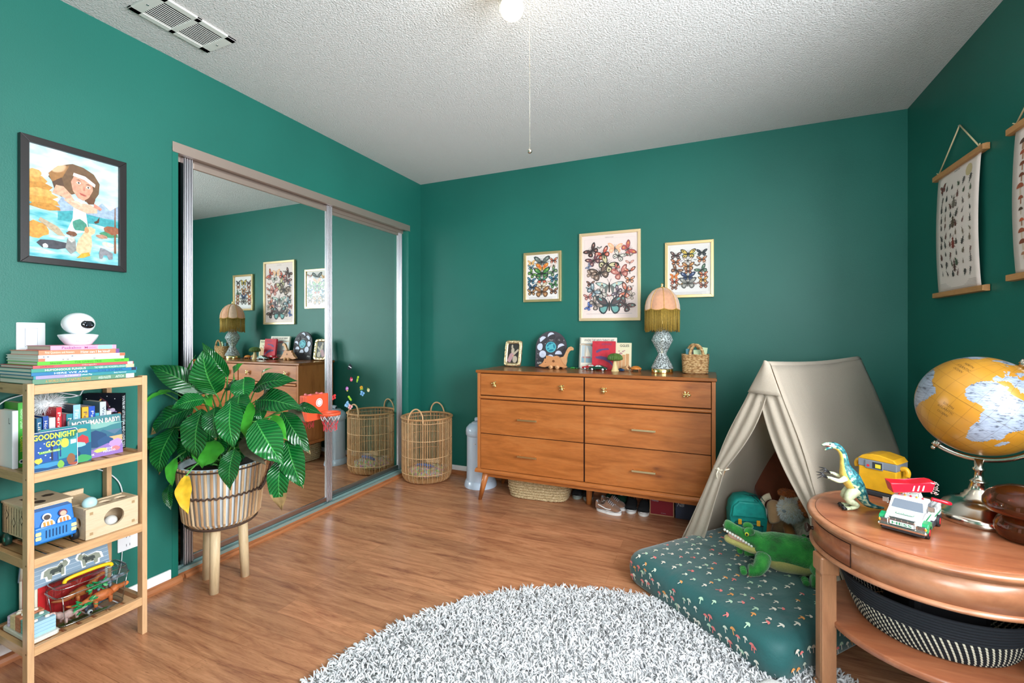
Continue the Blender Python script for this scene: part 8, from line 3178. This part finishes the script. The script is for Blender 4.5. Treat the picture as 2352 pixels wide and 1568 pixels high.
# ram plush and dog plush
M_TAN = mat('tan plush', '#b48d66', .9, sheen=.4, bump=.6, bs=120, bd=.005, var=.1, vs=20)
M_TAN2 = mat('rust plush foot', '#b5753f', .9, sheen=.4, bump=.5, bs=120, bd=.004)
M_HORN = mat('cream plush horn', '#dccbb0', .9, bump=.5, bs=140, bd=.004)
t = thing('ram_plush', 'tan ram plush with curled cream horns seated beside the teal backpack', 'plush toy', (.295, 2.600, MH + .003), -6)
m = MB()
m.ell((.02, .05, .075), (.060, .065, .075), M_TAN, 22, 14)
m.build('body', t)
m = MB()
m.tube(catmull([(.0, -.005, .172), (-.006, -.035, .150), (-.004, -.060, .112), (.0, -.066, .098)], 5), [.030, .032, .034, .035, .034, .032, .030, .029, .028, .027, .026, .025, .024, .022, .017, .008], M_TAN, 16)
hd = m.build('head', t)
for s_ in (-1, 1):
    m = MB()
    m.tube([(s_ * (.020 + .030 * sin(a) + .014 * a / 3), -.018 - .012 * a / 3, .186 + .026 * cos(a) - .008 * a) for a in [i * .35 for i in range(13)]], [.016 - .0007 * i for i in range(13)], M_HORN if s_ < 0 else M_TAN, 12)
    m.build('horn', hd)
    MB().ell((s_ * .024, -.050, .142), (.004, .003, .004), M_BLACK, 8, 6).build('eye', hd)
for x in (-.040, .062):
    m = MB()
    m.tube([(x * .7, .02, .085), (x, -.02, .05), (x, -.030, .022)], [.026, .024, .024], M_TAN2, 14)
    m.ell((x, -.040, .020), (.026, .032, .020), M_TAN2, 14, 10)
    m.build('leg', t)
M_DOGW = mat('cream fluffy plush', '#ded2c0', .95, sheen=.5)
M_DOGB = mat('rust brown fluffy plush', '#b9622c', .95, sheen=.4, var=.25, vs=60)
t = thing('dog_plush', 'fluffy white dog plush with rust brown ears lying behind the crocodile', 'plush toy', (.405, 2.585, MH + .004), -12)
m = MB()
m.ell((.035, .035, .078), (.080, .082, .078), M_DOGW, 24, 14)
bd = m.build('body', t)
m = MB()
fur(m, (.035, .035, .078), (.080, .082, .078), 2600, .014, M_DOGW, 5, .4, .0012)
m.build('body_fur', bd, kind='stuff')
m = MB()
m.ell((-.045, -.045, .165), (.052, .050, .050), M_DOGW, 22, 14)
m.ell((-.020, -.010, .190), (.040, .036, .040), M_DOGW, 20, 12)
hd = m.build('head', t)
m = MB()
fur(m, (-.045, -.045, .165), (.052, .050, .050), 2600, .018, mat('white fluffy fur'), 6, .3, .0012)
m.ell((-.066, -.094, .172), (.009, .006, .007), mat('grey plush nose', '#8f9aa4', .6), 10, 8)
m.build('muzzle_fur', hd, kind='stuff')
for (x, y, z, a, b, c, s_) in ((-.058, -.015, .236, .038, .016, .018, 7), (.020, -.052, .196, .034, .024, .044, 8), (.058, -.048, .222, .026, .016, .018, 9)):
    m = MB()
    m.ell((x, y, z), (a, b, c), M_DOGB, 16, 10, None, fuzz=.2)
    fur(m, (x, y, z), (a, b, c), 1100, .010, M_DOGB, s_, .3, .0012)
    m.build('ear', hd)
m = MB()
m.ell((.068, -.048, .040), (.050, .028, .040), mat('black plush patch', '#191719', .9), 18, 12)
m.build('black_paw', t)

# shag rug
k = NT('pale shag yarn')
ob = k.n('ShaderNodeTexNoise', Scale=40.0, Detail=2.0)
k.l(k.coord(), ob.inputs['Vector'])
k.l(k.ramp(ob.outputs['Fac'], [(.3, '#c2c3c6'), (.7, '#d6d6d6')]), k.b.inputs['Base Color'])
k.b.inputs['Roughness'].default_value = .95
M_SHAG = k.m
t = thing('shag_rug', 'round pale grey shag rug on the wooden floor', 'rug', (-.216, 1.055, 0))
MB().lathe([(0, 0), (1.005, 0), (1.005, .006), (0, .008)], M_SHAG, 96).build('backing', t)
q = random.Random(3)
vs, fs = [], []
NT_ = 46000
for i in range(NT_):
    r = 1.005 * math.sqrt(q.random())
    a = q.uniform(0, 2 * pi)
    x, y = r * cos(a), r * sin(a)
    lean = q.uniform(0, 2 * pi)
    ed = max(0, (r - .93) / .075)
    ln = q.uniform(.014, .029)
    dx, dy = cos(lean) * ln + cos(a) * ed * .018, sin(lean) * ln + sin(a) * ed * .018
    hgt = q.uniform(.016, .028) * (1 - .45 * ed)
    w = q.uniform(.0018, .0030)
    px, py = -dy / (math.hypot(dx, dy) + 1e-6) * w, dx / (math.hypot(dx, dy) + 1e-6) * w
    k0 = len(vs)
    tw = q.uniform(-.004, .004)
    for s_, (fx_, fz_, ww) in enumerate(((0, .005, .8), (.35, .75, 1), (.75, 1.0, .95), (1.05, .82, .35))):
        cx_, cy_, cz_ = x + dx * fx_, y + dy * fx_, hgt * fz_ if s_ else .005
        vs += [(cx_ - px * ww, cy_ - py * ww, cz_ + tw * fx_), (cx_, cy_, cz_ + w * .7), (cx_ + px * ww, cy_ + py * ww, cz_ - tw * fx_)]
    for s_ in range(3):
        b = k0 + s_ * 3
        fs += [(b, b + 1, b + 4, b + 3), (b + 1, b + 2, b + 5, b + 4)]
m = MB()
m.add(vs, fs, M_SHAG, True)
m.build('pile', t, kind='stuff')
m = MB()
m.grid(lambda u_, v_: (.245 * (u_ - .5), .16 * (v_ - .5), .062 * (sin(pi * u_) * sin(pi * v_)) ** .35 - .003 + .003 * noise.noise(Vector((u_ * 9, v_ * 9, 0)))), 20, 14, mat('white woven throw', '#e8e8e6', .9, bump=.6, bs=240, bd=.004))
solo(m, 'white_throw', 'white woven throw folded low at the mattress corner', 'blanket', (.232, 1.585, .014), -32)

# hanging wall charts
M_BAR = wood('wooden chart bar', '#c58d58', '#b07743', 'y', 16, .5, 7)
M_LINEN = mat('pale pink linen paper', '#e6d6ce', .85)
M_TWINE = mat('natural twine', '#d8c39a', .9)


def beetle(m, X, x, y, r, rot, c, up, slim=.5, legs=True):
    co_, si_ = cos(RAD(rot)), sin(RAD(rot))

    def put(P, cc, l_):
        m.flat([(x + r * (a * co_ - b * si_), y + r * (a * si_ + b * co_)) for a, b in P], ink(cc), X, up + l_)
    put([(slim * cos(s_), .8 * sin(s_) - .1) for s_ in [2 * pi * i / 10 for i in range(10)]], c, 0)
    put([(slim * .7 * cos(s_), .85 + .22 * sin(s_)) for s_ in [2 * pi * i / 8 for i in range(8)]], c, 0)
    if legs:
        for sx in (-1, 1):
            for k_ in (-.4, .1, .5):
                put([(sx * slim * .8, k_), (sx * (slim + .45), k_ - .25), (sx * (slim + .43), k_ - .33), (sx * slim * .8, k_ - .1)], c, 0)
            put([(sx * .1, 1.0), (sx * .35, 1.5), (sx * .28, 1.5), (sx * .02, 1.0)], c, 0)


def toadstool(m, X, x, y, r, c, c2, up):
    m.flat([(x - r * .22, y - r), (x + r * .22, y - r), (x + r * .16, y + r * .3), (x - r * .16, y + r * .3)], ink(c2), X, up)
    m.flat([(x + r * cos(RAD(a)), y + r * .1 + r * .75 * sin(RAD(a))) for a in range(0, 181, 20)], ink(c), X, up + .0001)


def chart(name, label, y0, y1, zt, zb, apex, kind):
    yc = (y0 + y1) / 2
    w = y1 - y0
    t = thing(name, label, 'wall chart', (XR - .002, yc, zt), group='hanging wall charts')
    h = zt - zb
    for zz_ in (0, -h):
        m = MB()
        m.prism([(-.024, -.011), (-.012, -.013), (0, -.013), (0, .013), (-.012, .013), (-.024, .011)], -w / 2, w / 2, M_BAR, T(0, 0, zz_) @ Matrix(((1, 0, 0, 0), (0, 0, 1, 0), (0, 1, 0, 0), (0, 0, 0, 1))), bev=.002)
        m.build('wooden_bar', t)
    pw = w - .075
    ph = h - .020

    def warp(x, y, up=0):
        v_ = (y + ph / 2) / ph
        return (-.012 - .016 * sin(pi * v_) ** .8 * (1 + .3 * cos(6 * x / pw)) * .9 - up, -x, -h / 2 + y)
    m = MB()
    m.grid(lambda u_, v_: warp((u_ - .5) * pw, (v_ - .5) * ph), 10, 30, M_LINEN, thick=.0006)
    d = MB()
    q_ = random.Random(17 if kind else 4)
    I4 = Matrix.Identity(4)
    if kind == 0:
        cs = ('#4a4440', '#5c5450', '#3a3634', '#6b4038', '#7a6a58', '#55604a')
        cols_ = 6
        for j in range(10):
            for i in range(cols_):
                x = (-.40 + .80 * (i + .5) / cols_) * pw + q_.uniform(-.006, .006)
                y = (.40 - .80 * (j + .5) / 10) * ph + q_.uniform(-.006, .006)
                if abs(x) < .06 * pw and j in (2, 3, 6, 7):
                    continue
                beetle(d, I4, x, y, q_.uniform(.010, .019), q_.choice((0, 0, 20, -25, 160, 40)), q_.choice(cs), .0010 + .00002 * (i + j), q_.choice((.28, .4, .55, .2)))
        for yy, c, s_ in ((.21, '#7a6d62', .5), (.05, '#5c4a3a', .5), (-.12, '#8a3a30', .42), (-.31, '#5a3a34', .3)):
            beetle(d, I4, .0, yy * ph, .026, 0, c, .0014, s_)
        butterfly(d, I4, -.33 * pw, .385 * ph, .028, 10, '#6b3a38', '#8a4a40', '#a86a50', .0014)
        d.disc(.28 * pw, .42 * ph, .026, ink('#cbb48a'), I4, .0012, 10)
        d.text('INSECTES', .05, .007, M_INK, T(0, .475 * ph, 0), .001)
        for k_ in range(6):
            d.flat([(-.42 * pw, -.43 * ph - k_ * .006), (.42 * pw, -.43 * ph - k_ * .006), (.42 * pw, -.431 * ph - k_ * .006 - .0015), (-.42 * pw, -.431 * ph - k_ * .006 - .0015)], ink('#b9aaa4'), I4, .001)
    else:
        for j in range(11):
            for i in range(6):
                x = (-.42 + .84 * (i + .5) / 6) * pw
                y = (.42 - .84 * (j + .5) / 11) * ph
                toadstool(d, I4, x + q_.uniform(-.006, .006), y, q_.uniform(.014, .023), q_.choice(('#8a4a34', '#a8563a', '#5c4034', '#b0785a', '#c9603c')), q_.choice(('#c9a890', '#b07a5c', '#d8c0a8')), .0010)
        d.text('CHAMPIGNONS', .08, .007, M_INK, T(0, .475 * ph, 0), .001)
    vs2 = [warp(v[0], v[1], v[2]) for v in d.v]
    base_i = {i: m.idx(mm) for i, mm in enumerate(d.mats)}
    o = len(m.v)
    m.v += vs2
    for f, mi in zip(d.f, d.mi):
        m.f.append(tuple(o + k_ for k_ in f))
        m.mi.append(base_i[mi])
        m.sm.append(False)
    m.build('linen_sheet', t)
    m = MB()
    ap = Vector((-.006, apex[0] - yc, apex[1] - zt))
    for s_ in (-1, 1):
        e = Vector((-.014, s_ * w * .40, .013))
        m.tube([ap, ap.lerp(e, .5), e], .003, M_TWINE, 6)
        m.ell(tuple(e), .006, M_TWINE, 8, 6)
        m.tube([e, e + Vector((-.004, s_ * .012, .010))], .0022, M_TWINE, 5)
    m.cyl((.0, ap.y, ap.z - .002), (-.012, ap.y, ap.z - .002), .002, M_ALU, 8)
    m.build('hanging_cord', t)


chart('wall_chart', 'pale insect chart on wooden bars hanging on the right wall', 2.438, 2.893, 1.915, 1.345, (2.668, 2.092), 0)
chart('wall_chart', 'mushroom chart on wooden bars cut off by the picture edge', 1.835, 2.284, 1.903, 1.365, (2.06, 2.08), 1)
